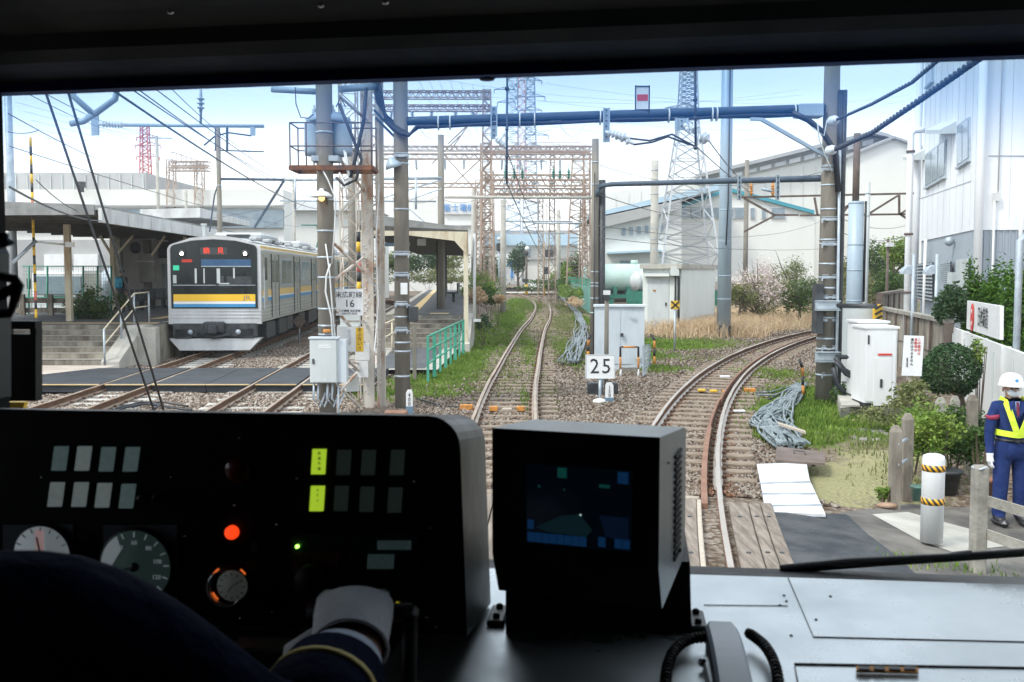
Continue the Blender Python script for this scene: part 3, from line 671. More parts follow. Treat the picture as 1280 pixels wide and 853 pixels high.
m = MB(); wallquad(m,[(1199,325),(1213,323),(1213,375),(1199,375)],bc,nA,.04,.05); bt(m,'door','greybox',t)
m = MB(); m.cyl((13.9,26.7,2.9),(13.9,26.7,2.5),.16); m.cyl((13.6,26.75,4.3),(13.6,26.75,2.7),.05); bt(m,'vent_pipe','white',t)

# --- concrete panel wall and white fence, right
def run_wall(name,label,cat,p0,p1,zt0,zt1,th,mat_,post=None,postmat=None,cap=None,z0=-.35,npost=0):
    p0 = Vector(p0); p1 = Vector(p1); d = (p1 - p0).normalized(); nn = Vector((-d.y,d.x)); t = thing(name,label,cat,(*((p0 + p1) / 2),z0))
    q = nn * th / 2; m = MB()
    m.hexa([(*(p0 - q),z0),(*(p1 - q),z0),(*(p1 + q),z0),(*(p0 + q),z0),(*(p0 - q),zt0),(*(p1 - q),zt1),(*(p1 + q),zt1),(*(p0 + q),zt0)])
    m.build('panel',mat_,t,world=True)
    for k in range(npost + 1 if npost else 0):
        s = k / npost; c = p0.lerp(p1,s); zt = lerp(zt0,zt1,s); m = MB(); m.box((c.x,c.y,(z0 + zt) / 2),(.10,th + .10,zt - z0 - .002),rz=math.atan2(d.y,d.x)); m.build('post',postmat,t,world=True)
    if cap:
        q = nn * (th / 2 + .07); m = MB(); m.hexa([(*(p0 - q),zt0),(*(p1 - q),zt1),(*(p1 + q),zt1),(*(p0 + q),zt0),(*(p0 - q),zt0 + .09),(*(p1 - q),zt1 + .09),(*(p1 + q),zt1 + .09),(*(p0 + q),zt0 + .09)]); m.build('coping',cap,t,world=True)
    return t
w0 = at(1186,399,22.6); w1 = at(1101,383,31.4)
w_ = run_wall('concrete_wall','stained concrete panel wall with dark posts running to the white fence','wall',(w0.x,w0.y),(w1.x,w1.y),w0.z - .09,w1.z - .09,.1,mt['conc_dirty'],postmat=mt['brown'],cap=mt['concg'],npost=6)
m = MB(); dd = Vector((w1.x - w0.x,w1.y - w0.y,0)); nn = Vector((-dd.y,dd.x,0)).normalized()
m.hexa([Vector((w0.x,w0.y,.55)) - nn * -.051,Vector((w1.x,w1.y,.55)) - nn * -.051,Vector((w1.x,w1.y,.55)) - nn * -.07,Vector((w0.x,w0.y,.55)) - nn * -.07,
        Vector((w0.x,w0.y,.58)) - nn * -.051,Vector((w1.x,w1.y,.58)) - nn * -.051,Vector((w1.x,w1.y,.58)) - nn * -.07,Vector((w0.x,w0.y,.58)) - nn * -.07]); bt(m,'panel_joint','brown',w_)
a = at(1133,361,46); b_ = at(1100,366,36)
run_wall('concrete_wall','farther stretch of low brown wall with railing beside the cream pipe','wall',(b_.x,b_.y),(a.x,a.y),b_.z - .1,a.z - .1,.12,mt['conc_dirty'],postmat=mt['brown'],cap=mt['brown'],npost=5)
fa = Vector((10.28,23.3,0)); fb = Vector((7.75,15.1,0)); fd = (fa - fb).normalized(); fn = Vector((-fd.y,fd.x,0)); fn = fn if fn.x < 0 else -fn
fe = fb - fd * 6
t = run_wall('white_fence','white solid panel fence behind the round clipped shrub','fence',(fa.x,fa.y),(fe.x,fe.y),1.22,1.28,.06,mt['whitebox'],postmat=mt['white'],npost=6,z0=-.4)
m = MB()
for k in range(8):
    c = fa.lerp(fe,(k + .5) / 8) + fn * .05; m.box((c.x,c.y,.35),(.012,.03,1.5),rz=math.atan2(fd.y,fd.x))
bt(m,'panel_joint','greybox',t)
# sign board with emblem on the fence line
P = [hitplane(u,v,fb,fn) for u,v in ((1208,411),(1249.5,425),(1250,382.6),(1209,376))]
t = thing('company_sign','white board with red oval emblem and dark lettering above the white fence','sign',P[0])
m = MB(); m.prism(P,-fn * .06); bt(m,'board','sign',t)
ce = (P[0] + P[3]) / 2; rt = -fd; hh = (P[3].z - P[0].z)
c0 = hitplane(1216,397,fb,fn) + fn * .01
m = MB(); vs = [c0 + rt * (.2 * math.cos(a_ * math.pi / 12)) + Vector((0,0,.28 * math.sin(a_ * math.pi / 12))) for a_ in range(24)]; m.prism(vs,fn * .012); bt(m,'emblem','redink',t)
m = MB()
for s in (-1,1): m.prism([c0 + fn * .014 + rt * (.05 * math.cos(a_ * math.pi / 4)) + Vector((0,0,s * .12 + .05 * math.sin(a_ * math.pi / 4))) for a_ in range(8)],fn * .006)
bt(m,'emblem_detail','sign',t)
text('日本鋳造',.42,mt['ink'],t,hitplane(1229,399,fb,fn) + fn * .015,rt,(0,0,1),sxy=.72)
m = MB(); p = hitplane(1258,428,fb,fn) - fn * .15; m.tube([(p.x,p.y,-.4),(p.x,p.y,2.98),(p.x + .08,p.y,3.06)],.055,10)
o = tag(m.build('lamp_post',mt['galv']),'slim pale grey steel post rising behind the white fence by the hedge','post')
p2 = at(1139,168,27.5)
t = thing('vent_stack','rust-ringed cream pipe standing beside the white building','pipe',(p2.x,p2.y,-.3))
m = MB(); m.tube([(p2.x,p2.y,-.3),(p2.x,p2.y,p2.z),(p2.x + .08,p2.y,p2.z + .1),(p2.x + .35,p2.y,p2.z + .12)],.085,10); bt(m,'pipe','bldg',t)
m = MB()
for zz in (p2.z - .5,3.5,1.9): m.cyl((p2.x,p2.y,zz),(p2.x,p2.y,zz + .06),.12)
bt(m,'flange','brown',t)
for (u,v,lb) in ((1137,337,'small half-round steel hood on a thin post beside the cream pipe'),(1166,337,'half-round steel hood on a thin post before the louvre windows')):
    p = at(u,v,26); t = thing('hooded_vent',lb,'vent',(p.x,p.y,-.3)); m = MB()
    m.cyl((p.x + .1,p.y,-.3),(p.x + .1,p.y,p.z + .4),.04); bt(m,'post','galv',t)
    m = MB(); m.prism([(p.x + .1,p.y - .02,p.z - .12)] + [(p.x + .1 - .28 * math.cos(R(x)),p.y - .02,p.z - .12 + .24 * math.sin(R(x))) for x in range(0,100,12)],(0,.25,0)); bt(m,'hood','galv',t)

# --- distant factory
def poly_building(name,label,pts,Y,depth,mat_,cat='building'):
    P = [at(u,v,Y) for u,v in pts]; t = thing(name,label,cat,(sum(p.x for p in P) / len(P),Y,-.3)); m = MB(); m.prism(P,(0,depth,0)); m.build('wall',mat_,t,world=True); return t
def addquad(t,name,pts,Y,th,mat_):
    m = MB(); m.prism([at(u,v,Y) for u,v in pts],(0,th,0)); return m.build(name,mat_,t,world=True)
t = poly_building('factory_hall','huge cream factory hall with sloping grey clerestory roof line',[(750,352),(1175,352),(1175,200),(1094,168),(875,222),(750,243)],118,40,mt['factory'])
addquad(t,'roof',[(873,217.5),(1094,163),(1110,167),(1180,199),(1180,202.5),(1110,171),(1094,167.5),(873,222)],116,45,mt['roofgrey'])
addquad(t,'clerestory_band',[(875,226),(1094,171.5),(1094,181),(875,232)],117.5,.6,mt['roofgrey'])
for k in range(12):
    s0 = (k + .12) / 12; s1 = (k + .88) / 12
    f_ = lambda s,o: (875 + 219 * s,lerp(226,171.5,s) + o)
    addquad(t,'clerestory_panel',[(f_(s0,1.5)),(f_(s1,1.5)),(f_(s1,8.2)),(f_(s0,8.2))][:2] + [(875 + 219 * s1,lerp(226,171.5,s1) + lerp(5,8.3,s1)),(875 + 219 * s0,lerp(226,171.5,s0) + lerp(5,8.3,s0))],117.3,.2,mt['whitebox'] if k % 2 == 0 else mt['palew'])
addquad(t,'ledge',[(1045,202.5),(1175,202.5),(1175,204),(1045,204)],117.3,.8,mt['roofgrey'])
for k in range(27):
    u = 754 + k * 15.5; m = MB(); p = at(u,352,117.9); zt_ = at(u,max(lerp(243,222,(u - 750) / 125) if u < 875 else lerp(232,184,(u - 875) / 219),190) + 4,117.9).z; m.box((p.x,117.95,zt_ / 2),(.05,.04,zt_)); bt(m,'panel_joint','palew',t)
t = poly_building('factory_hall','second gable of pale siding peeking behind the right of the big hall',[(1060,340),(1185,340),(1185,195),(1118,172),(1060,196)],113,4,mt['factory'])
addquad(t,'roof',[(1056,196),(1118,170),(1188,194),(1188,197),(1118,173),(1056,199)],112.5,6,mt['roofgrey'])
t = poly_building('workshop','cream workshop with teal edged gable roof and a row of blue windows',[(838,345),(1018,345),(1018,268),(911,236),(838,262)],95,12,mt['factory'])
for pts in ([(833,263),(911,234.5),(911,239),(833,267.5)],[(911,234.5),(1018,263),(1018,267.5),(911,239)]): addquad(t,'roof_edge',pts,94.6,13,mt['teal'])
for k in range(6):
    u0 = 850 + k * 13.6; f = addquad(t,'window',[(u0,273.5),(u0 + 12.6,273.5),(u0 + 12.6,259),(u0,259)],94.85,.3,mt['palew']); addquad(f,'pane',[(u0 + .8,272.5),(u0 + 11.8,272.5),(u0 + 11.8,260),(u0 + .8,260)],94.8,.1,mt['wingl'])
for u0,w_ in ((938,6),(952,6),(964,18)):
    f = addquad(t,'window',[(u0,273.5),(u0 + w_,273.5),(u0 + w_,259.5),(u0,259.5)],94.85,.3,mt['palew']); addquad(f,'pane',[(u0 + .8,272.8),(u0 + w_ - .8,272.8),(u0 + w_ - .8,260.3),(u0 + .8,260.3)],94.8,.1,mt['wingl'])
# pale blue roofed shed with grey fascia
t = poly_building('shed','long shed with pale blue roof and deep grey fascia left of the workshop',[(742,352),(852,352),(852,250),(742,276)],90,16,mt['factory'])
addquad(t,'roof',[(736,268),(905,228),(905,236),(736,273)],89.5,20,mt['roofblue'])
addquad(t,'fascia',[(738,274),(850,250),(850,262),(738,288)],89.2,.5,mt['roofgrey'])
for k in range(6):
    u0 = 778 + k * 9.5; addquad(t,'window',[(u0,294 - k * .9),(u0 + 4,294 - k * .9),(u0 + 4,285 - k * .9),(u0,285 - k * .9)],89.7,.3,mt['wingl'])
addquad(t,'canopy_edge',[(760,315),(832,312),(832,314.5),(760,317.5)],88.5,2,mt['roofblue'])
addquad(t,'louvre',[(776,330),(792,330),(792,326),(776,326)],89.7,.3,mt['wingl'])
# --- blue roofed building beyond the crossing
t = poly_building('workshop','low building with light blue roof beyond the far level crossing',[(604,352),(728,352),(728,306),(604,306)],165,20,mt['factory'])
addquad(t,'roof',[(600,307),(732,307),(722,293),(612,293)],164,18,mt['roofblue'])
for u0 in (649,682):
    f = addquad(t,'window',[(u0,320),(u0 + 14,320),(u0 + 14,310.5),(u0,310.5)],164.5,.4,mt['wingl'])
t = poly_building('low_building','pale low shop building behind the far level crossing trees',[(655,360),(745,356),(745,322),(655,324)],155,8,mt['factory'])
addquad(t,'roof',[(652,325),(748,322.5),(748,319.5),(652,322)],154.5,9,mt['roofgrey'])
# --- sign building
t,a,b_ = box_building('works_building','pale works building carrying blue characters behind the island canopy',470,602,247,150,20,mt['factory'])
addquad(t,'sign_panel',[(554,268),(594,268),(594,253),(554,253)],149.5,.4,mt['sign'])
p = at(574,260.5,149.3); text('富士電機',1.22,mt['blueink'],t,p,(1,0,0),(0,0,1),extrude=.03)
addquad(t,'ledge',[(470,283),(602,283),(602,281.5),(470,281.5)],149.4,.5,mt['roofgrey'])
t,a,b_ = box_building('works_building','long faint grey works hall far behind the lattice towers',600,745,288,240,30,mt['roofgrey'])
# --- large grey halls at left
t,a,b_ = box_building('warehouse','big flat grey warehouse, taller block at the far left',-120,182,216,92,20,mt['roofgrey'])
m = MB()
for k in range(14): p = at(-10 + k * 14.5,216,91.9); m.box((p.x,91.93,6),(.07,.06,p.z * 1.9 - .5 if False else 11))
bt(m,'cladding_rib','greybox',t)
t,a,b_ = box_building('warehouse','lower grey warehouse wall with dark window strip behind the station roof',-120,354,237,88,4,mt['factory'])
addquad(t,'window_strip',[(10,285),(354,285),(354,262),(10,262)],87.6,.4,mt['wingl'])
addquad(t,'gutter',[(10,258.5),(354,258.5),(354,256.5),(10,256.5)],87.4,.5,mt['roofgrey'])
m = MB(); p = at(102,231,87); m.box(p,(.55,.4,.5)); m.box(p + Vector((0,0,-.45)),(.3,.3,.4)); bt(m,'roof_vent','dark',t)
t,a,b_ = box_building('warehouse','white hall with pale cladding seen through the left platform fence',-60,150,300,64,6,mt['roofgrey'])
for u in (55,92): addquad(t,'shutter',[(u,345),(u + 30,345),(u + 30,318),(u,318)],63.8,.2,mt['whitebox'])
t,a,b_ = box_building('low_building','white low roofed building right of the train above its far carriages',352,470,262,100,10,mt['factory'])
addquad(t,'roof',[(350,263),(472,263),(440,252),(352,252)],99,10,mt['palew'])

# --- equipment hut
t = thing('equipment_hut','flat-roofed pale green-grey equipment hut with a steel door','hut',at(848,417,44))
a = at(803,415,44.5); c = at(851,417,43.6); e_ = at(893,406,48.5); zt = at(848,336,44).z
a.z = c.z = e_.z = -.3; d_ = Vector((a.x + e_.x - c.x,a.y + e_.y - c.y,-.3))
m = MB(); m.prism([a,c,e_,d_],(0,0,zt + .3)); bt(m,'wall','hut',t)
cc = (a + e_) / 2; m = MB(); m.prism([cc + (q - cc) * 1.09 + Vector((0,0,zt + .3)) for q in (a,c,e_,d_)],(0,0,.2)); bt(m,'roof','conc_light',t)
fx_ = (c - a).normalized(); nf = Vector((fx_.y,-fx_.x,0))
m = MB(); m.prism([a + fx_ * x + nf * .001 + Vector((0,0,z)) for x,z in ((.25,.3),(1.25,.3),(1.25,2.5),(.25,2.5))],nf * .03); dr = bt(m,'door','greybox',t)
m = MB(); m.box(a + fx_ * 1.12 + nf * .06 + Vector((0,0,1.4)),(.05,.05,.14)); bt(m,'handle','dark',dr)
m = MB(); m.box(a + fx_ * .62 + nf * .04 + Vector((0,0,2.0)),(.24,.01,.06)); bt(m,'name_plate','orange',dr)
m = MB(); m.prism([a + fx_ * x + Vector((0,0,z)) for x,z in ((.1,2.62),(1.35,2.62),(1.35,2.75),(.1,2.75))],nf * .3); bt(m,'door_hood','hut',t)
m = MB(); m.box(a + fx_ * 1.55 + nf * .15 + Vector((0,0,2.85)),(.35,.3,.4)); bt(m,'vent_box','hut',t)
m = MB(); m.tube([c + nf * .06 - fx_ * .1 + Vector((0,0,z)) for z in (3.1,2.6,.1)],.05,8); m.tube([c + nf * .08 - fx_ * .25 + Vector((0,0,z)) for z in (3.1,2.0,.1)],.035,8); bt(m,'conduit','dark',t)
# ------------------------------------------------------------------ vegetation
def crown_mb(mb,c,rad,n_,size,seed,shell=.55,flat=1.0,clumps=10,noisy=.35):
    r = random.Random(seed); c = Vector(c)
    cl = []
    for k in range(clumps):
        a,b_ = r.random() * 6.283,math.acos(r.uniform(-.7,1)); q = r.uniform(.35,.8)
        cl.append((Vector((math.sin(b_) * math.cos(a) * rad[0],math.sin(b_) * math.sin(a) * rad[1],math.cos(b_) * rad[2])) * q,r.uniform(.35,.6)))
    for i in range(n_):
        o,cr_ = cl[i % clumps] if clumps > 1 else (Vector((0,0,0)),1)
        a = r.random() * 6.283; u_ = r.uniform(-1,1); s = math.sqrt(1 - u_ * u_); q = shell + (1 - shell) * r.random() + r.gauss(0,noisy * .3)
        p = c + o + Vector((s * math.cos(a) * rad[0],s * math.sin(a) * rad[1],u_ * rad[2])) * cr_ * q
        s_ = size * r.uniform(.6,1.4); d1 = Vector((r.gauss(0,1),r.gauss(0,1),r.gauss(0,.6))).normalized(); d2 = d1.cross(Vector((r.gauss(0,1),r.gauss(0,1),r.gauss(0,1)))).normalized()
        mb.add([p - d1 * s_,p + d2 * s_ * .45,p + d1 * s_,p - d2 * s_ * .45],[(0,1,2,3)])
    return mb
def limbs_mb(mb,base,h,r0,rad,n_,seed,lean=0):
    r = random.Random(seed); base = Vector(base); top = base + Vector((lean,0,h))
    mb.tube([base,base.lerp(top,.5) + Vector((r.uniform(-.1,.1) * h * .3,0,0)),top],[r0,r0 * .75,r0 * .5],8)
    for k in range(n_):
        s = r.uniform(.45,1); p = base.lerp(top,s); a = r.random() * 6.283; q = r.uniform(.5,.95)
        e_ = p + Vector((math.cos(a) * rad[0] * q,math.sin(a) * rad[1] * q,rad[2] * r.uniform(.3,1.1))); md = p.lerp(e_,.5) + Vector((0,0,-.1 * rad[2]))
        mb.tube([p,md,e_],[r0 * .4,r0 * .22,r0 * .06],5)
    return mb
def tree(name,label,cat,base,h,rad,n_,size,lm,seed,clumps=12,group=None,r0=None,shell=.5):
    t = thing(name,label,cat,base,group=group); r0 = r0 or h * .035
    m = MB(); limbs_mb(m,base,h * .6,r0,rad,9,seed); bt(m,'trunk','bark',t)
    m = MB(); crown_mb(m,Vector(base) + Vector((0,0,h - rad[2])),rad,n_,size,seed,clumps=clumps,shell=shell)
    m.build('crown',lm,t,world=True); return t
# blossoming cherry and shrubs behind the dry grass
def px_tree(name,label,cat,u,vbase,vtop,Y,wpx,lm,n_,size,seed,**k):
    b_ = at(u,vbase,Y); b_.z = -.25; tp = at(u,vtop,Y).z; h = tp - b_.z; rx = wpx / 2 * Y / F
    return tree(name,label,cat,b_,h,(rx,rx * .8,min(h * .45,rx * 1.1)),n_,size,lm,seed,**k)
t = px_tree('cherry_tree','straggly pale pink cherry tree beside the blue-grey steel pole','tree',948,395,325,50,70,mt['blossom'],3600,.06,11,clumps=20,shell=.15)
m = MB(); crown_mb(m,(t.location.x + .2,50,1.2),(1.5,1,1.4),1200,.07,5,clumps=8); bt(m,'crown','leafolive',t)
m = MB(); r_ = random.Random(3)
for k in range(26):
    a = r_.uniform(.3,2.7); q = r_.uniform(1.2,2.4); e_ = Vector((t.location.x + math.cos(a) * q * 1.1,50 + r_.uniform(-.6,.6),.6 + math.sin(a) * q * 1.05 + .2)); m.tube([(t.location.x,50,.3),(t.location.x + (e_.x - t.location.x) * .6,50,lerp(.3,e_.z,.5)),e_],[.03,.015,.006],4)
bt(m,'branch','bark',t)
px_tree('willow_bush','tall thin-branched bush with sparse blossom rising right of the cherry','bush',985,392,312,54,64,mt['leafolive'],2600,.055,12,clumps=18,shell=.1)
px_tree('shrub','dense mid green shrub between cherry tree and concrete pole','shrub',1000,395,345,51,58,mt['leaf'],3000,.07,13,clumps=12)
px_tree('shrub','olive green bush low at the foot of the steel pole','shrub',925,398,352,49,36,mt['leafolive'],1700,.06,14,clumps=9)
px_tree('shrub','small rounded olive bush at the right end of the dry grass','shrub',1028,392,352,56,40,mt['leafolive'],1600,.07,15,clumps=9)
for (u,vt,Y,w,lm,sd,lb) in ((1060,318,66,50,'leafolive',21,'yellow-green tree behind the round steel pole'),(1092,300,70,56,'leaf',22,'tall green tree beside the lamp post with camera'),
                                (1120,297,62,44,'leafyel',23,'bright green tree close to the cream pipe'),(1075,335,60,50,'leafolive',24,'low olive bush under the green trees'),(1115,335,58,50,'leaf',25,'dark bush under the bright tree by the cream pipe')):
    px_tree('tree',lb,'tree',u,385,vt,Y,w,mt[lm],3600,.10,sd,clumps=16)
# conifer hedge on the right (separate bushes)
for i,(u,vt,Y,w) in enumerate(((1219,335,23.5,34),(1241,338,22.5,30),(1262,341,21,34),(1286,342,20,36))):
    lab = ['first bright conifer of the hedge, left of the white sign','second conifer of the hedge, just left of the slim post','third conifer of the hedge, right of the slim post','fourth conifer of the hedge, cut by the picture edge'][i]
    b_ = at(u,400,Y); b_.z = -.3; h = at(u,vt,Y).z + .3; rx = w / 2 * Y / F
    t = thing('conifer',lab,'conifer',b_,group='conifers of the hedge'); m = MB(); m.tube([b_,b_ + Vector((0,0,h * .8))],[.05,.02],6); bt(m,'trunk','bark',t)
    m = MB(); crown_mb(m,b_ + Vector((0,0,h * .55)),(rx * 1.15,rx * 1.15,h * .52),6500,.05,40 + i,clumps=22,shell=.5); bt(m,'crown','leafcon',t)
b_ = at(1190,400,22.8); b_.z = -.3
t = thing('shrub','dark leafy camellia shrub left of the conifer hedge','shrub',b_); m = MB(); m.tube([b_,b_ + Vector((0,0,1.3))],.04,6); bt(m,'trunk','bark',t)
m = MB(); crown_mb(m,b_ + Vector((0,0,1.95)),(.46,.4,.52),2600,.05,50,clumps=14); bt(m,'crown','leafdk',t)
# round clipped shrub
Yt = 15.8; b_ = at(1200,500,Yt); b_.z = -.35; ct = at(1189,463,Yt)
t = thing('clipped_shrub','round clipped evergreen with glossy leaves in front of the white fence','shrub',b_)
m = MB(); r_ = random.Random(9)
m.tube([b_,(b_.x + .04,Yt,.35),(b_.x - .05,Yt,.8)],[.06,.05,.04],7)
for k in range(14): a = r_.random() * 6.28; m.tube([(b_.x,Yt,.45),(ct.x + math.cos(a) * .3,Yt + math.sin(a) * .25,ct.z + r_.uniform(-.25,.2))],[.025,.006],5)
bt(m,'trunk','bark',t)
m = MB(); r_ = random.Random(10)
for i in range(5200):
    a = r_.random() * 6.283; u_ = r_.uniform(-.92,1); s = math.sqrt(1 - u_ * u_); q = 1 - abs(r_.gauss(0,.10)) + .05 * math.sin(a * 3 + u_ * 4 + 1) + .03 * math.sin(a * 9 + u_ * 11)
    p = ct + Vector((s * math.cos(a) * .46,s * math.sin(a) * .43,u_ * .42)) * q; d1 = Vector((r_.gauss(0,1),r_.gauss(0,1),r_.gauss(0,.5))).normalized(); d2 = d1.cross(Vector((r_.gauss(0,1),r_.gauss(0,1),r_.gauss(0,1)))).normalized(); z_ = r_.uniform(.022,.04)
    m.add([p - d1 * z_,p + d2 * z_ * .5,p + d1 * z_,p - d2 * z_ * .5],[(0,1,2,3)])
bt(m,'crown','leafdk',t)
def bush(label,u,v,Y,rad,n_,size,lm,seed,z0=-.3,cat='bush',clumps=10):
    c = at(u,v,Y); b_ = Vector((c.x,c.y,z0)); t = thing('bush',label,cat,b_); m = MB()
    for k in range(5): a = k * 1.3; m.tube([b_,c + Vector((math.cos(a) * rad[0] * .5,math.sin(a) * rad[1] * .5,rad[2] * .3))],[.015,.005],4)
    bt(m,'stem','bark',t); m = MB(); crown_mb(m,c,rad,n_,size,seed,clumps=clumps,shell=.2); m.build('foliage',lm,t,world=True); return t
bush('leafy yellow-green bush behind the white bollard',1168,548,12.2,(.42,.35,.42),2600,.028,mt['leafyel'],61)
bush('mid green bush over the dark flower pot',1190,555,12.6,(.40,.35,.48),2400,.03,mt['leaf'],62)
bush('loose green bush rising right of the dark pot beside the guard',1216,540,13.4,(.24,.25,.38),1200,.032,mt['leafdk'],63)
bush('light green creeper around the leaning post by the dry soil',1142,540,12.6,(.3,.3,.38),1300,.028,mt['leafyel'],64)
bush('reddish tangled shrub under the white warning board',1150,500,14.6,(.42,.35,.3),1300,.032,mt['leafolive'],65)
bush('low weeds at the foot of the concrete pole on the right',1052,500,19.6,(.4,.3,.3),900,.035,mt['leaf'],66)
bush('small leafy plant by the guard on the pale pavement',1225,545,12.0,(.22,.2,.16),700,.03,mt['leaf'],67)
bush('sparse olive undergrowth between cabinets and board post',1120,520,16.6,(.8,.5,.25),1500,.03,mt['leafolive'],68)
bush('pale climbing sprig hanging on the white fence',1226,440,15.6,(.2,.12,.26),420,.03,mt['leafyel'],69)
bush('vivid green tuft beside the leaning fence post',1106,619,11.2,(.13,.12,.10),900,.02,mt['grassb'],71)
# left side greenery between fence and platform
bush('dark green bush climbing the wire fence below the station roof',120,385,33,(1.0,.6,.75),2400,.06,mt['leaf'],72,z0=0)
bush('low bush at the foot of the rusty canopy column',103,392,33,(.6,.5,.4),1100,.05,mt['leafdk'],73,z0=0)
# bank bushes right of the island platform
for i,(u,v,Y,rx,lm) in enumerate(((600,362,62,1.3,'leafyel'),(612,372,52,.8,'leaf'),(604,352,80,1.8,'leafolive'),(622,374,48,.35,'grassd'),(596,372,50,.7,'grassd'))):
    bush(['yellow-green bush on the bank beyond the island canopy post','small green bush lower on the gravel bank','far olive bush at the end of the bank','dry straw tuft low on the gravel bank','dry brown scrub beside the island platform edge'][i],u,v,Y,(rx,rx,rx * .7),1500,.09,mt[lm],80 + i)
bush('dark low bush against the retaining wall of the island platform',604,405,36,(.35,.4,.35),500,.05,mt['leafdk'],88)
# far trees
for i,(u,vt,Y,w,lm,lb) in enumerate(((648,306,140,34,'leafdk','dark round tree at the far level crossing'),(612,318,150,40,'leaf','far tree behind the rust lattice post'),(720,318,120,46,'leaf','green tree above the teal fence'),
      (703,330,118,34,'leafyel','light green bush above the teal fence'),
      (736,325,130,30,'leafdk','dark tree behind the slim pole and tank wagon'))):
    px_tree('tree',lb,'tree',u,356,vt,Y,w,mt[lm],1500,.22,90 + i,clumps=12)
bush('long green bank shrub beside the far track, near the thin pole',688,357,95,(3,4,.8),1500,.12,mt['leaf'],120)
bush('bushy verge below the teal fence posts',716,368,78,(1.4,6,.9),1500,.1,mt['leafyel'],121)
bush('brown scrub at the foot of the teal fence',718,380,66,(.7,2,.5),800,.08,mt['grassd'],122)
for (u,v,rx,rz,lm,sd,lb) in ((500,330,3.6,1.7,'leaf',131,'dense green tree mass seen under the left of the island canopy'),(535,327,3.2,2.0,'leafdk',132,'dark tree mass in the middle under the island canopy'),(562,330,2.6,1.7,'leafolive',133,'olive tree mass at the right under the island canopy'),(470,332,3.4,1.6,'leafolive',134,'olive tree mass behind the striped post')):
    bush(lb,u,v,116,(rx,2,rz),1900,.16,mt[lm],sd,cat='tree',clumps=16)
bush('wide low hedge beyond the far curved tracks',530,346,112,(8,3,1.1),2200,.16,mt['leafolive'],123)
# ------------------------------------------------------------------ poles
def pole(label,u,Y,r0,r1,mat_,vtop=None,ztop=None,z0=-.35,bands=(),bandmat='galv',name='utility_pole',cat='pole',u2=None,seg=16):
    zt = ztop if ztop is not None else at(u,vtop,Y).z
    x = XU(u,Y,1.0); t = thing(name,label,cat,(x,Y,z0)); m = MB(); m.tube([(x,Y,z0),(x,Y,lerp(z0,zt,.5)),(x,Y,zt)],[r0,(r0 + r1) / 2,r1],seg)
    m.build('shaft',mat_,t,world=True)
    for v in bands:
        z = at(u,v,Y).z; q = lerp(r0,r1,(z - z0) / (zt - z0)) + .008; m = MB(); m.tube([(x,Y,z - .018),(x,Y,z + .018)],q,seg)
        m.build('band',mt[bandmat],t,world=True)
    return t,Vector((x,Y,0))
def cable(label,pts,r=.012,mat_='cable',name='cable',cat='cable',group=None,seg=5):
    m = MB(); m.tube(pts,r,seg); o = m.build(name,mt[mat_]); tag(o,label,cat,group); return o
def clampset(t,u,v,Y,w=.34):
    w *= .86
    p = at(u,v,Y); m = MB(); m.box(p + Vector((0,-.17,0)),(w,.03,.05)); m.box(p + Vector((0,-.17,.05)),(w * .9,.02,.015))
    for s in (-1,1): m.box(p + Vector((s * w * .45,-.17,-.03)),(.02,.04,.08)); m.cyl(p + Vector((s * w * .3,-.22,0)),p + Vector((s * w * .3,-.12,0)),.018,seg=6)
    bt(m,'clamp','galv',t)
pA,cA = pole('thick rust-stained concrete pole carrying the transformer and the grey control box',409,18.5,.158,.145,mt['conc'],ztop=9,bands=(166,250,289,322,347,386,407,418))
pB,cB = pole('banded concrete pole carrying the left end of the blue cable beam',503,19.2,.150,.132,mt['conc'],ztop=9,bands=(205,262,318,344,382,396,414,428,439,470),z0=-.25)
for v in (196,318,344): clampset(pB,503,v,19.2)
for v in (380,412): clampset(pB,503,v,19.2,.28)
pC,cC = pole('tall mottled concrete pole carrying the right ends of both cable beams',1033,20.3,.205,.135,mt['conc'],ztop=9.5,bands=(208,232,262,300,305,330,347,360,380,397,423,436,452,468))
for v in (213,275,306,347,372,400,435,468): clampset(pC,1034,v,20.3,.40)
for v in (382,446):
    m = MB(); p = at(1034,v,20.0); m.box(p,(.46,.12,.14)); m.box(p + Vector((0,-.02,.09)),(.48,.16,.02)); m.box(p + Vector((0,-.02,-.09)),(.48,.16,.02)); bt(m,'bracket','galv',pC)
m = MB(); m.box(at(1022,386,20.2),(.14,.3,1.0)); bt(m,'side_box','dark',pC)
m = MB()
for du,r_ in ((9.5,.035),(13,.05),(7,.025)):
    m.tube([(cC.x + du / 61,20.25 - .1,z) for z in (6.1,4,2,-.2)],r_,8)
bt(m,'conduit','dark',pC)
m = MB(); m.tube([(cC.x + .11,20.06,4.9),(cC.x + .13,20.06,2),(cC.x + .14,20.06,-.2)],.028,8); bt(m,'conduit','galv',pC)
pD,cD = pole('slim banded pole with thick black conduit behind the speed sign',743.0,29.6,.14,.10,mt['conc'],vtop=174,bands=(203,231,340,354,358,373,391),z0=-.3)
m = MB(); m.tube([(cD.x + .21,29.6,z) for z in (5.2,2,-.2)],.10,10); m.tube([(cD.x - .03,29.44,z) for z in (5.4,2,-.2)],.018,6); bt(m,'conduit','dark',pD)
for u_,s_,lb in ((743,.30,'left black box on the ballast behind the speed board post'),(765,.24,'right black box on the ballast behind the distance post')):
    m = MB(); m.box((XU(u_,21.6,0),21.6,-.08),(s_,.28,.32),bev=.02); tag(m.build('ground_box',mt['dark']),lb,'box')
pE,cE = pole('tall round blue-grey steel pole standing in the dry grass',905,41,.29,.21,mt['steelblue'],ztop=14,bands=(220,263,302,345,374),bandmat='steelblue',name='steel_pole')
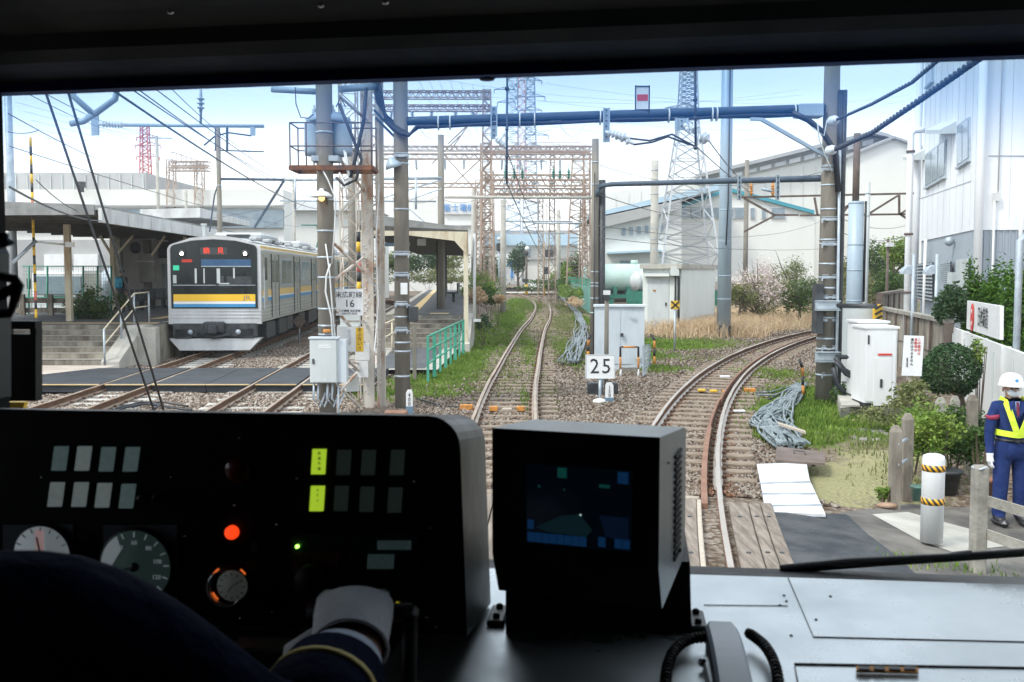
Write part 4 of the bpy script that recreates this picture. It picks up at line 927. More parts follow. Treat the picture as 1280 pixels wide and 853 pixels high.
m = MB(); m.box((cE.x,41,.05),(.5,.5,.5)); m.tube([(cE.x + .05,40.72,12),(cE.x + .05,40.7,5.5),(cE.x - .02,40.7,3.6)],.025,6); bt(m,'cable','cable',pE)
pole('plain concrete pole rising behind the equipment hut',817,47,.20,.17,mt['conc_light'],vtop=201,bands=(213,243,285,299,312))
pF,cF = pole('riveted blue-grey round steel pole with brown upper mast right of the mottled pole',1067,30,.25,.22,mt['steelblue'],vtop=252,bands=(254,306,338,376),bandmat='steelblue',name='steel_pole')
m = MB(); x = XU(1068,30,3); m.tube([(x,30,4.4),(x,30,at(1068,167,30).z)],.10,10); bt(m,'upper_mast','brown',pF)
m = MB(); m.tube([(cF.x + .25,29.9,z) for z in (4.6,4.0,1.6)],.035,6); bt(m,'conduit','cable',pF)
pole('short grey-green square post right of the riveted steel pole',1081,33,.08,.08,mt['greybox'],vtop=228,bands=(242,270))
pG,cG = pole('thin brown concrete post behind the beam hangers, right of the steel pole',931,52,.13,.11,mt['conc'],vtop=200)
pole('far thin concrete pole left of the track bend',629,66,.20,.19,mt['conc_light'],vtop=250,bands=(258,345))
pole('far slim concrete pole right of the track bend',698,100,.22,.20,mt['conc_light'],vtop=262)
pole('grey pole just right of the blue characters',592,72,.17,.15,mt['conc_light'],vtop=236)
pH,cH = pole('dark brown-grey post rising behind the island canopy roof',552,42,.16,.13,mt['conc'],vtop=169)
pole('blue-grey steel tube pole at the far left edge of the window',19,38,.15,.13,mt['galv'],ztop=11,name='steel_pole')
pI,cI = pole('grey mast with crossarms behind the station roof',277,36,.09,.08,mt['conc'],vtop=160,bands=(170,200,232))
pJ,cJ = pole('slender grey pole with small top crossarm left of the mast',200.5,62,.11,.10,mt['conc_light'],vtop=170)
m = MB(); m.box(at(200,173,62),(1.5,.08,.06)); bt(m,'crossarm','galv',pJ)
pole('thin pole left of the lattice frames',235,85,.13,.12,mt['conc_light'],vtop=238)
pole('thin light pole behind the train roof',369,60,.10,.08,mt['conc_light'],vtop=226)
pole('grey post behind the lattice mast above the train',441,32,.13,.11,mt['conc'],vtop=185)
pole('thin brown post with white camera box in front of the green trees',1108,45,.07,.06,mt['brown'],vtop=299)
m = MB(); p = at(1112,306,44.8); m.box(p,(.28,.3,.18)); o = tag(m.build('camera_box',mt['white']),'small white camera box on the thin brown post','camera')
for (u,vt,Y,lb) in ((216,240,90,'thin far post between lattice frames'),(445,205,60,'thin far pole behind the lattice mast'),(683,256,140,'very thin far pole beside the signal'),(612,250,95,'thin grey pole in front of the far works hall')):
    pole(lb,u,Y,.10,.09,mt['conc_light'],vtop=vt)

# ---- steel lattice mast and frame beside the transformer pole
def lattice_col(mb,x,y,z0,z1,w0,w1,n_,r=.02,rb=.012,seg=4,d=None,X=False):
    for sx in (-1,1):
        for sy in (-1,1): mb.tube([(x + sx * w0 / 2,y + sy * (d or w0) / 2,z0),(x + sx * w1 / 2,y + sy * (d or w1) / 2,z1)],r,seg,smooth=False)
    for k in range(n_):
        a,b_ = k / n_,(k + 1) / n_; za,zb_ = lerp(z0,z1,a),lerp(z0,z1,b_); wa,wb = lerp(w0,w1,a) / 2,lerp(w0,w1,b_) / 2; da,db = (d / 2,d / 2) if d else (wa,wb)
        s = 1 if k % 2 else -1
        for sy in (-1,1):
            mb.tube([(x - s * wa,y + sy * da,za),(x + s * wb,y + sy * db,zb_)],rb,3,smooth=False)
        if X:
            for sy in (-1,1): mb.tube([(x + s * wa,y + sy * da,za),(x - s * wb,y + sy * db,zb_)],rb,3,smooth=False)
        for sx in (-1,1): mb.tube([(x + sx * wa,y - s * da,za),(x + sx * wb,y + s * db,zb_)],rb,3,smooth=False)
        for sy in (-1,1): mb.tube([(x - wb,y + sy * db,zb_),(x + wb,y + sy * db,zb_)],rb * .8,3,smooth=False)
def lattice_beam(mb,a,b_,h,w,n_,r=.02,rb=.012):
    a = Vector(a); b_ = Vector(b_); d = (b_ - a).normalized(); sd = d.cross(Vector((0,0,1))).normalized() * w / 2; up = Vector((0,0,h / 2))
    for s in (-1,1):
        for q in (-1,1): mb.tube([a + sd * s + up * q,b_ + sd * s + up * q],r,4,smooth=False)
    for k in range(n_):
        p = a.lerp(b_,k / n_); q = a.lerp(b_,(k + 1) / n_); s = 1 if k % 2 else -1
        for e in (-1,1): mb.tube([p + sd * e - up * s,q + sd * e + up * s],rb,3,smooth=False)
        mb.tube([p - sd * s + up,q + sd * s + up],rb,3,smooth=False)
xm = XU(465,19.6,2)
t = thing('lattice_mast','rust and peeling white lattice mast between the two concrete poles','lattice mast',(xm,19.6,-.35))
m = MB()
m.box((xm - .06,19.58,3.8),(.20,.10,8.4)); m.box((xm + .13,19.58,3.8),(.07,.12,8.4))
m.box((xm + .19,19.75,3.8),(.09,.09,8.4)); m.box((xm - .19,19.85,3.8),(.08,.09,8.4))
bt(m,'chord','rustw',t)
m = MB()
for k in range(28):
    za = -.2 + k * .29; s = 1 if k % 2 else -1
    m.tube([(xm - s * .17,19.54,za),(xm + s * .17,19.54,za + .29)],.018,4,smooth=False)
bt(m,'lacing','rustw',t)
m = MB(); r_ = random.Random(2)
for k in range(150):
    za = .1 + k * .05; sx = r_.choice((-1,1))
    m.cyl((xm + sx * r_.uniform(.05,.16),19.56,za),(xm + sx * r_.uniform(.05,.2),19.50,za),.011,seg=5)
bt(m,'bolt','white',t)
m = MB()
for (v,dx) in ((428,-.22),(437,-.18)): pass
# cross bracing back to the transformer pole
for (u0,v0,u1,v1) in ((418,305,455,340),(418,350,455,322),(418,385,456,430),(424,120,458,150),(418,190,456,240),(420,270,455,235),(425,490,450,462),(418,478,456,515),(430,402,455,402),(420,454,455,454),(425,440,455,470)):
    a = at(u0,v0,18.7); b_ = at(u1,v1,19.5); m.tube([a,b_],.028,4,smooth=False)
bt(m,'brace','rustw',t)
m = MB()
for (u,v,w,h) in ((447,440,18,22),(447,461,15,22)): m.box(at(u + 6,v,19.35),(w / 65,.05,h / 65))
bt(m,'plate','sign',t)
m = MB()
for v in (250,300,355,388,410): m.box(at(472,v,19.5),(.05,.1,.04))
m.box(at(472,400,19.5),(.03,.06,3.4)); bt(m,'side_rail','rustw',t)
m = MB(); m.box(at(436,410,19.9),(.42,.2,.1)); m.box(at(438,398,20),(.4,.1,.28)); m.box(at(440,480,19.6),(.28,.08,.30),rz=.5); bt(m,'small_box','greybox',t)
# rear lattice column behind (inner frame)
t = thing('lattice_mast','thin second lattice column half hidden behind the transformer','lattice mast',(XU(436,21,2),21,-.3))
m = MB(); lattice_col(m,XU(438,21,2),21,-.3,9,.34,.34,30,r=.02,rb=.011); bt(m,'frame','rustw',t)
# transformer platform, railing, transformer
pz = at(410,213,18.5).z
t = thing('transformer_platform','rusty platform with thin railing around the transformer pole','platform',(cA.x,18.5,pz))
xl = XU(365,18.4,4.4); xr = XU(466,18.4,4.4)
m = MB(); m.box(((xl + xr) / 2,18.25,pz + .02),(xr - xl,.07,.085)); m.box(((xl + xr) / 2,18.95,pz + .02),(xr - xl,.07,.085))
for s in (0,.33,.66,1): m.box((lerp(xl,xr,s),18.6,pz + .02),(.06,.7,.07))
m.build('deck_frame',M('heavy_rust_steel',(.22,.09,.04),(.07,.05,.045),sc=4,rough=.9,bump=.3),t,world=True)
m = MB(); zr = at(365,155,18.4).z; zm = at(365,184,18.4).z
for y in (18.25,18.95):
    for z in (zr,zm): m.tube([(xl,y,z),(xr,y,z)],.014,5)
    for s in (0,.2,.8,1): m.tube([(lerp(xl,xr,s),y,pz),(lerp(xl,xr,s),y,zr)],.014,5)
for z in (zr,zm):
    m.tube([(xl,18.25,z),(xl,18.95,z)],.014,5)
bt(m,'railing','brown',t)
tb = Vector((cA.x + .02,18.78,0))
t = thing('transformer','pale blue-grey pole transformer with rounded tanks on the rusty platform','transformer',(tb.x,tb.y,pz))
m = MB(); z0 = at(409,194,18.5).z; z1 = at(409,151,18.5).z
for dx in (-.24,.24): m.lathe([(.10,0),(.20,.02),(.21,.1),(.205,z1 - z0 - .05),(.20,z1 - z0)],(tb.x + dx,tb.y,z0),seg=18)
m.box((tb.x,tb.y,(z0 + z1) / 2),(.6,.3,z1 - z0 - .06),bev=.03); bt(m,'tank','steelblue',t)
m = MB(); m.lathe([(.36,0),(.37,.03),(.36,.10),(.28,.17),(.15,.20)],(tb.x,tb.y,z1),seg=24); bt(m,'lid','steelblue',t)
m = MB(); m.box((tb.x,tb.y,z1 + .06),(.82,.12,.06)); m.box((tb.x,tb.y - .2,z0 - .07),(.5,.4,.1)); bt(m,'bracket','galv',t)
m = MB()
for dx in (-.25,-.08,.1,.27):
    m.lathe([(.03,0),(.055,.02),(.03,.04),(.055,.06),(.03,.08),(.02,.16)],(tb.x + dx,tb.y - .05,z1 + .16),seg=10)
bt(m,'bushing','porc',t)
m = MB()
for (u0,u1) in ((396,408),(420,432)):
    a = at(u0,134,18.6); b_ = at(u1,134,18.6); m.tube([a,at((u0 + u1) / 2,122,18.6),b_],.012,5)
m.tube([at(369,109,18.4),at(370,130,18.4),at(376,147,18.4),at(386,148,18.4),at(392,143,18.4)],.010,5); bt(m,'lead','cable',t)
# tangled cables below the platform
r_ = random.Random(4)
for i,(P,mm,rr) in enumerate((
    ([(424,130),(440,170),(452,200),(445,225),(430,232),(420,222)],'cable',.03),([(458,110),(455,150),(444,200),(438,222)],'cable',.035),([(404,214),(410,225),(420,250),(418,290),(415,330)],'white',.014),
    ([(424,216),(432,232),(434,250)],'white',.02),([(432,190),(436,215),(440,230),(428,236),(418,228)],'greybox',.016),([(430,188),(434,213),(437,226),(430,231)],'greybox',.014),
    ([(474,230),(470,300),(473,380),(468,440)],'white',.013),([(413,330),(408,345),(407,365),(414,395),(416,424)],'white',.018),([(407,305),(412,340),(415,380),(419,424)],'white',.014))):
    cable(['thick black cable looping under the transformer','black cable dropping beside the lattice mast head','white cord wandering down from the rusty platform','short white conduit under the platform','grey cable loop below the transformer, outer one','grey cable loop below the transformer, inner one',
           'thin white cable running down the lattice mast','white looped cable entering the grey control box','thin white cable straight into the control box'][i],[at(u,v,18.25 if u < 470 else 19.3) for u,v in P],rr,mm)
# white hood lamp on pole
p = at(402,244,18.2); t = thing('hood_lamp','white enamel hood lamp on the rust-streaked pole','lamp',p)
m = MB(); m.lathe([(.20,0),(.19,.03),(.12,.09),(.05,.12),(.03,.16)],p - Vector((0,0,.04)),seg=20); m.build('lamp_shade',mt['orange'] if False else mt['white'],t,world=True)
m = MB(); m.ball(p - Vector((0,0,.06)),.055,seg=10); m.build('bulb',M('glowing_orange_bulb',(.8,.5,.2),emit=(1,.5,.15),es=1.5),t,world=True)
m = MB(); m.tube([p + Vector((0,0,.1)),p + Vector((.05,.1,.1)),at(409,256,18.35)],.02,6); bt(m,'arm','brown',t)
p = at(492,204,19.0); t = thing('hood_lamp','pale conical lamp on the left of the banded pole','lamp',p); m = MB(); m.lathe([(.16,0),(.13,.08),(.06,.16),(.02,.2)],p - Vector((0,0,.08)),axis=(-.3,-.2,1),seg=18); bt(m,'lamp_shade','steelblue',t)
# control box, signs
t = thing('control_box','light grey steel control box strapped to the rust-stained pole','box',at(410,478,18.1))
p = at(406,451,18.15); m = MB(); m.box(p,(.50,.26,.80),bev=.01); bt(m,'body','greybox',t)
m = MB(); m.box(p + Vector((0,-.14,.0)),(.47,.012,.76)); d_ = bt(m,'door','greybox',t)
m = MB(); m.box(p + Vector((-.18,-.155,.0)),(.035,.02,.09)); bt(m,'handle','dark',d_)
m = MB(); m.box(p + Vector((.02,-.148,.29)),(.2,.004,.022)); m.box(p + Vector((.02,-.148,.25)),(.24,.004,.022)); m.box(p + Vector((.02,-.148,-.34)),(.06,.004,.01)); bt(m,'marking','sign',d_)
m = MB(); m.box(p + Vector((.33,.02,0)),(.16,.22,.78)); m.box(p + Vector((0,0,.42)),(.54,.3,.03)); bt(m,'side_casing','bluebox',t)
m = MB()
for dx in (-.2,-.12,.05,.14): m.tube([p + Vector((dx,0,-.4)),p + Vector((dx - .02,0,-.7)),p + Vector((dx + .1,.0,-.85)),p + Vector((dx + .2,.05,-.6))],.022,6)
m.tube([p + Vector((.24,.0,-.4)),p + Vector((.24,0,-1.3))],.02,6); bt(m,'conduit','galv',t)
m = MB(); q = at(411,414,18.3); m.cyl(q - Vector((.1,0,0)),q + Vector((.05,0,0)),.035); bt(m,'connector','orange',t)
t = thing('pole_sign','white plate reading 末広町線 16 fixed between pole and lattice mast','sign',at(437,378,18.9))
S0 = 1244 / 18.95; p = at(437,378,18.8)
m = MB(); m.box(p,(34 / S0,.02,33 / S0)); bt(m,'plate','sign',t)
text('末広町線',.128,mt['ink'],t,p + Vector((-.012,-.014,.135)),(1,0,0),(0,0,1)); text('16',.20,mt['ink'],t,p + Vector((0,-.014,-.03)),(1,0,0),(0,0,1))
text('この標識 末広変電',.05,mt['ink'],t,p + Vector((0,-.014,-.165)),(1,0,0),(0,0,1)); text('044-575-3262',.05,mt['ink'],t,p + Vector((0,-.014,-.215)),(1,0,0),(0,0,1))
t = thing('warning_sign','white and yellow danger plate below the numbered plate','sign',at(438,425,18.9)); p = at(438,424.5,18.85)
m = MB(); m.box(p,(33 / S0,.02,31 / S0)); bt(m,'plate','sign',t)
m = MB(); m.box(p + Vector((11.7 / S0,-.013,0)),(9.6 / S0,.006,30 / S0)); bt(m,'yellow_panel','yellow',t)
for i,ch in enumerate('あぶない'): text(ch,.092,mt['ink'],t,p + Vector((11.7 / S0,-.018,.185 - i * .088)),(1,0,.0),(0,0,1))
text('!!',.10,mt['ink'],t,p + Vector((11.7 / S0,-.018,-.175)),(1,0,0),(.15,0,1))
for i,ch in enumerate('高圧注意'): text(ch,.07,mt['greybox'],t,p + Vector((-1 / S0,-.014,.15 - i * .075)),(1,0,0),(0,0,1))
# small boxes on the banded pole
p = at(505,361,19.0); m = MB(); m.box(p,(.13,.03,.22)); tag(m.build('notice_plate',mt['sign']),'small white notice plate on the banded pole','sign')
p = at(517,393,19.1); m = MB(); m.box(p,(.18,.15,.29),bev=.01); tag(m.build('junction_box',mt['dark']),'dark blue box on the right side of the banded pole','box')
p = at(478,314,28); t = thing('signal_lamp','small dark signal head with a red light left of the banded pole','signal',p)
m = MB(); m.box(p,(.16,.12,.26),bev=.05); bt(m,'housing','dark',t); m = MB(); m.cyl(p + Vector((0,-.05,.04)),p + Vector((0,-.075,.04)),.035); m.build('lens',M('red_signal_lens',(.4,.02,.03),emit=(.8,.03,.08),es=.6),t,world=True)
t = thing('bracket_arm','blue-grey bracket arm crossing behind the banded pole above the signal','bracket',at(496,306,24)); m = MB(); a = at(472,305,24); b_ = at(512,307,24); m.box((a + b_) / 2,(b_.x - a.x,.12,.08)); bt(m,'arm','bluebeam',t)
# striped crossing post behind the mast (left signal gate), far left striped post
def striped(label,u,v0,v1,Y,r,cols,n_=10):
    z1 = at(u,v0,Y).z; z0 = at(u,v1,Y).z; x = XU(u,Y,1); t = thing('striped_post',label,'striped post',(x,Y,z0))
    for k in range(n_):
        m = MB(); m.cyl((x,Y,lerp(z0,z1,k / n_)),(x,Y,lerp(z0,z1,(k + 1) / n_)),r,seg=8); m.build('stripe',mt[cols[k % len(cols)]],t,world=True)
    return t
striped('tall yellow, black and red striped pole by the far left steps',45.5,172,398,28,.036,['yellow','dark','redw','yellow','dark','yellow','dark','yellow','dark','yellow'],20)
striped('yellow and black striped post behind the white numbered plate',449.5,290,365,20.6,.045,['yellow','dark','redw','dark','yellow','dark'],6)
m = MB(); a = at(42,302,28); b_ = at(83,306,28.5); m.tube([a,b_],.03,5); m.box(b_ + Vector((.1,0,0)),(.22,.15,.14)); tag(m.build('arm_lamp',mt['white']),'thin white horizontal arm with a small brown box on the striped pole','lamp')
m = MB(); m.tube([at(16,329,27.5),at(45,301,28)],.05,6); tag(m.build('brace_bar',mt['galv']),'slanting grey brace tied to the striped pole','brace')

# ---- cable beams
a = at(506,155.5,19.2); b_ = at(1034,138.5,20.3)
t = thing('cable_beam','main dark blue cable beam spanning above both tracks','cable beam',(a + b_) / 2)
m = MB(); n_ = 24
m.tube([a.lerp(b_,i / n_) + Vector((0,0,.055)) for i in range(n_ + 1)],.085,10); bt(m,'tube','bluebeam',t)
m = MB()
for k in range(3): m.tube([a.lerp(b_,i / n_) + Vector((0,-.05 + .04 * k,-.062 - .012 * math.sin(i * .9 + k))) for i in range(1,n_)],.035,6)
bt(m,'cable_bundle','cable',t)
for u in (546,560,644,662,743,829,884,890,991):
    p = a.lerp(b_,(u - 506) / 528); m = MB(); m.cyl(p + Vector((-.012,0,0)),p + Vector((.012,0,0)),.14,seg=12); bt(m,'strap','white',t)
m = MB(); p = a.lerp(b_,.955); m.box(p,(.5,.34,.26),bev=.02); bt(m,'end_bracket','steelblue',t)
a2 = at(748,231,29.4); b2 = at(1030,223,20.4)
t = thing('cable_beam','lower slimmer dark beam from the slim pole to the mottled pole','cable beam',(a2 + b2) / 2)
m = MB(); m.tube([at(747,246,29.4),at(748,238,29.4),at(751,232.5,29.4)] + [a2.lerp(b2,i / 12) for i in range(1,13)],.07,10); bt(m,'tube','bluebeam',t)
for u in (765,790,818,846,880,900,945,975,1010): p = a2.lerp(b2,(u - 748) / 282); m = MB(); m.cyl(p - Vector((.012,0,0)),p + Vector((.012,0,0)),.082,seg=10); bt(m,'strap','white',t)
# strut
m = MB(); p0 = at(938,149,19.9); p1 = at(952,149.5,19.9); p2 = at(1040,200,20.2); m.tube([p0,p1,p2],.045,4,smooth=False); tag(m.build('diagonal_strut',mt['steelblue']),'pale blue steel strut slanting from the main beam to the mottled pole','strut')
# cable bundles at the beam's left end
for k in range(5):
    o = Vector((0,-.05 * k,0)); cable(['black cable sweeping down to the beam, %s strand' % s for s in ('first','second','third','fourth','fifth')][k] if False else 'thick black cable sweeping from the mast head down to the beam end',[at(466 + k * 2,95,19.3) + o,at(472 + k * 2,128,19.3) + o,at(484,146 + k * 2,19.3) + o,at(500,160 + k * 2,19.1) + o,at(512,168 + k,19.1) + o,at(522,160,19.15) + o,at(540,157 + k,19.2) + o],.032,'cable',name='hanging_cable',group='black cables sweeping to the beam end')
for (u0,v0,u1,v1,lb) in ((468,138,500,172,'upper'),(470,148,498,176,'lower')): m = MB(); m.tube([at(u0,v0,19.4),at(u1,v1,19.3)],.03,4,smooth=False); tag(m.build('diagonal_strut',mt['bluebeam']),f'{lb} short dark strut left of the banded pole under the cables','strut')
# red and white square signal on the beam
p = at(803,123,19.75); t = thing('beam_marker','square white marker with a red band in a dark frame on the main beam','marker',p)
m = MB(); w,h = 17 / 64,29 / 64
m.box(p,(w * .82,.02,h * .94)); bt(m,'board','sign',t)
m = MB(); m.box(p + Vector((0,-.014,.01)),(w * .82,.008,h * .27)); bt(m,'red_band','redink',t)
m = MB()
for s in (-1,1): m.box(p + Vector((s * w / 2,0,-.05)),(.025,.04,h + .14)); m.box(p + Vector((0,0,s * h / 2)),(w,.04,.025))
bt(m,'frame','dark',t)
# hanging plates and insulators
def insul(mb,a,b_,n_=5,r=.07,ends=.03):
    a = Vector(a); b_ = Vector(b_); L_ = (b_ - a).length; d = (b_ - a).normalized(); prof = [(ends,0)]
    for k in range(n_): z = L_ * (.12 + .76 * (k + .5) / n_); q = L_ * .76 / n_ * .42; prof += [(ends,z - q),(r,z - q * .3),(r * .9,z + q * .1),(ends,z + q * .5)]
    prof.append((ends,L_)); mb.lathe(prof,a,d,seg=12)
def hanger(label,u,v0,v1,Y,w=.13):
    t = thing('hanger_plate',label,'hanger',at(u,v0,Y)); p = at(u,(v0 + v1) / 2,Y); h = at(u,v0,Y).z - at(u,v1,Y).z
    m = MB(); m.box(p - Vector((w * .42,0,0)),(w * .16,.06,h)); m.box(p + Vector((w * .42,0,0)),(w * .16,.06,h)); m.box(p + Vector((0,.02,0)),(w,.02,h)); bt(m,'plate','steelblue',t)
    m = MB()
    for k in range(int(h / .1)): m.cyl(p + Vector((0,-.0,h / 2 - .05 - k * .1)),p + Vector((0,-.03,h / 2 - .05 - k * .1)),.016,seg=6)
    bt(m,'bolt','dark',t); return t,p
t,p = hanger('blue steel hanger plate under the left part of the main beam',617.5,133,174,19.35)
m = MB(); insul(m,at(620,172,19.3),at(632,184,19.2),4,.065); insul(m,at(632,165,19.3),at(622,178,19.2),2,.045); bt(m,'insulator','porc',t)
t,p = hanger('hanger plate with long insulators in the middle of the main beam',758,135,178,19.5)
m = MB(); insul(m,at(757,165,19.4),at(786,173,19.2),5,.085); insul(m,at(766,168,19.4),at(792,180,19.2),3,.075); bt(m,'insulator','porc',t)
t,p = hanger('bolted bracket under the right part of the main beam',852,148,163,19.7,.26)
m = MB(); insul(m,at(862,162,19.6),at(874,158,19.5),2,.12); insul(m,at(876,170,19.6),at(886,176,19.5),2,.12); insul(m,at(856,155,19.6),at(861,166,19.5),2,.06); bt(m,'insulator','porc',t)
for (u,lb) in ((924,'small hanger plate under the lower beam, left one'),(972,'small hanger plate under the lower beam, right one')): hanger(lb,u,219,250,20.9,.07)
t = thing('drop_rod','dark vertical rod with ball crossing the left part of the main beam','rod',at(633.5,240,17)); m = MB(); m.tube([at(634,90,17),at(633.5,230,17)],.02,6); bt(m,'rod','bluebeam',t)
m = MB()
for v in (111,162,196): m.ball(at(633.7,v,17),.03 if v > 111 else .04,seg=8)
bt(m,'ball','dark',t)
t = thing('drop_rod','dark vertical rod with ball crossing the right part of the main beam','rod',at(869,180,18)); m = MB(); m.tube([at(869,70,18),at(869.5,185,18)],.022,6); bt(m,'rod','dark',t)
m = MB()
for v in (125,148,185): m.ball(at(869.2,v,18),.04,seg=8)
bt(m,'ball','dark',t)
for (P,lb) in (([(1034,150),(1030,170),(1016,160)],'short lead hanging at the head of the mottled pole'),([(1022,155),(1024,175),(1034,200),(1040,215)],'grey lead curling round the mottled pole')): cable(lb,[at(u,v,19.9) for u,v in P],.014,'greybox')
cable('black cables dropping along the mottled pole from the beam end',[at(990,141,20),at(1010,150,20),at(1028,165,20),at(1044,190,20),at(1048,240,20)],.06,'cable')
# big insulator discs and twisted cables toward the camera on the right
for (u0,v0,P,lb) in ((1041,151,[(1045,150),(1090,130),(1140,103),(1190,60)],'upper twisted blue cable rising from the mottled pole to the upper right'),(1038,188,[(1043,187),(1090,166),(1150,125),(1225,72)],'lower thick twisted cable rising from the mottled pole to the upper right')):
    t = thing('feeder_cable',lb,'cable',at(u0,v0,19.9)); m = MB(); insul(m,at(u0 - 3,v0 + 1,20),at(u0 + 5,v0 - 1,19.6),2,.10,.05); bt(m,'insulator','porc',t)
    Ys = [19.7,17,14,11.2]; pts = []
    ctrl = [at(u,v,y) for (u,v),y in zip(P,Ys)]
    for i in range(150):
        s = i / 149.01 * 3; k = min(int(s),2); f_ = s - k; pts.append(ctrl[k].lerp(ctrl[k + 1],f_))
    m = MB(); rr = .036 if 'lower' in lb else .024
    for q in range(2): m.tube([p + Vector((math.cos(i * .9 + q * math.pi) * rr * .62,0,math.sin(i * .9 + q * math.pi) * rr * .62)) for i,p in enumerate(pts)],rr * .8,6)
    bt(m,'strand','cable',t)
# cantilever truss behind, right
t = thing('truss_beam','brown angle-iron truss running behind the mottled pole to the cream pipe','truss',at(1030,258,35))
m = MB()
for (P) in ([(925,247),(1142,242)],[(1000,269.5),(1132,268)],[(930,248),(968,269)],[(968,269),(998,269)],[(1052,268),(1062,256)],[(1062,256),(1052,262)],[(1085,268),(1122,245)],[(1124,244),(1124,268)],[(1018,247),(1022,269)],[(930,290),(968,270)],[(1125,268),(1136,275)],[(1125,268),(1136,261)]):
    m.tube([at(u,v,34) for u,v in P],.045,4,smooth=False)
bt(m,'bar','brown',t)
m = MB()
for (u,v) in ((939,238),(966,238)): insul(m,at(u,v + 7,33.8),at(u,v - 9,33.8),4,.07,.04)
bt(m,'insulator','orange',t)
m = MB(); m.tube([at(952,236,33.8),at(968,240,33.8)],.05,5)
bt(m,'arm','steelblue',t)

# ---- left catenary bits
t = thing('cantilever_tube','long pale blue horizontal tube with ribbed insulator over the platform tracks','cantilever',at(240,157,31))
m = MB(); m.tube([at(155,156.5,31),at(330,158,31)],.055,8); bt(m,'tube','steelblue',t)
m = MB(); insul(m,at(124,155,31),at(158,156.5,31),7,.11,.06); bt(m,'insulator','porc',t)
m = MB(); m.box(at(316,163,31),(.14,.1,.32)); m.box(at(119,156,31),(.22,.08,.65)); bt(m,'bracket','steelblue',t)
m = MB(); m.tube([at(251,156,31),at(251,112,31)],.04,6); insul(m,at(251,140,31),at(251,118,31),3,.12,.05); bt(m,'post_insulator','galv',t)
m = MB()
for P in ([(86,90),(92,121),(117,143)],[(150,90),(144,124),(118,143)],[(117,143),(104,152),(88,155)]): m.tube([at(u,v,24) for u,v in P],.075,8)
tag(m.build('forked_pipe',mt['steelblue']),'V-shaped blue pipe bracket hanging at the upper left','bracket')
m = MB(); m.tube([at(u,v,36) for u,v in ((255,182),(268,171),(285,166),(314,170))],.03,6); m.tube([at(u,v,36) for u,v in ((270,159),(270,188))],.05,4); m.tube([at(u,v,36) for u,v in ((284,159),(284,188))],.05,4)
m.tube([at(268,188,36),at(330,190,36)],.03,4); m.tube([at(277,224,36),at(355,225,36)],.06,4); m.tube([at(355,226,36),at(318,285,36)],.05,4); m.tube([at(275,222,36),at(268,245,36),at(262,290,36)],.03,4)
bt(m,'crossarm','bluebeam',pI)
t = thing('support_tube','pale horizontal tube beam running behind the transformer pole and masts','beam',at(430,225,40)); m = MB(); m.tube([at(355,225,40),at(552,223,41)],.07,6); m.tube([at(350,251,42),at(545,252,42)],.035,5); bt(m,'tube','galv',t)
m = MB()
for u in (369,520): m.tube([at(u,223,40),at(u,262,40)],.05,5)
m.tube([at(552,225,41),at(472,250,41)],.035,4); m.tube([at(513,250,41),at(552,236,41)],.035,4); m.tube([at(512,262,41),at(545,290,41)],.035,4); bt(m,'brace','galv',t)
m = MB(); m.tube([at(340,112,18.8),at(400,115,18.6)],.06,6); m.tube([at(424,112,18.8),at(470,108,19.2)],.07,6); tag(m.build('top_arm',mt['steelblue']),'blue steel arm just under the window header at the transformer pole','arm')
# guy wires in front of the train
for (a,b_,lb) in (((50,95),(194,518),'left'),((79,95),(206,518),'right')):
    cable(f'{lb} of the two dark guy wires slanting down in front of the train',[at(*a,15),at(*b_,18.3)],.022,'wire',name='guy_wire',cat='guy wire',seg=6)

# ---- substation lattice gantries
def gantry(label,uL,uR,beams,posts,Y,mat_,rb=.05,n_=26,dep=1.4,base=352):
    t = thing('lattice_gantry',label,'lattice gantry',at((uL + uR) / 2,342,Y) * 1.0); t.location.z = -.3; WM[t.name] = Matrix.Translation(t.location)
    for (v,hpx) in beams:
        m = MB(); a = at(uL,v,Y); b_ = at(uR,v,Y); lattice_beam(m,a,b_,hpx * Y / F,dep * .5,n_,rb,rb * .6); m.build('beam',mat_,t,world=True)
    for (u,vt,w0,w1,nn) in posts:
        m = MB(); z1 = at(u,vt,Y).z; lattice_col(m,XU(u,Y,5),Y,-.3,z1,w0 * Y / F,w1 * Y / F,nn,rb * 1.2,rb * .6,d=dep * .5); m.build('post',mat_,t,world=True)
    return t
gantry('tall brown lattice gantry right of the banded pole with two top beams',466,614,[(119,8),(135.5,6)],[(609,113,17,9,26)],64,mt['rusty'],n_=30)
gantry('pale rust lattice gantry with double beams below the tall one',470,740,[(186,5),(196,6)],[(607,180,14,12,18)],72,mt['paler'],.045,44)
gantry('long rust lattice gantry with railing truss left of the slim pole',600,738,[(187,7),(222,6)],[(722,193,30,13,22)],82,mt['paler'],.055,26)
gantry('dense rust lattice gantry in front of the pylons',612,738,[(229,7),(239,6),(245,3)],[(733,195,10,8,20),(612,215,14,10,16)],76,mt['rusty'],.045,34)
gantry('low pale lattice gantry crossing behind the banded pole',468,600,[(232,5)],[(598,225,8,6,14)],80,mt['paler'],.04,30)
t = thing('railing_frame','thin triangular railing on top of the long rust gantry','railing',at(690,180,82)); m = MB()
for k in range(12):
    u = 636 + k * 8; m.tube([at(u,191,82),at(u + 8,179,82),at(u + 8,191,82)],.03,3,smooth=False)
m.tube([at(636,179,82),at(726,178,82)],.03,4); bt(m,'bars','paler',t)
t = thing('solid_beam','thick pale steel beam over the far track in front of the gantries','beam',at(670,246,55)); m = MB(); m.tube([at(556,246.5,55),at(742,247.5,55)],.09,6); bt(m,'beam','conc_light',t)
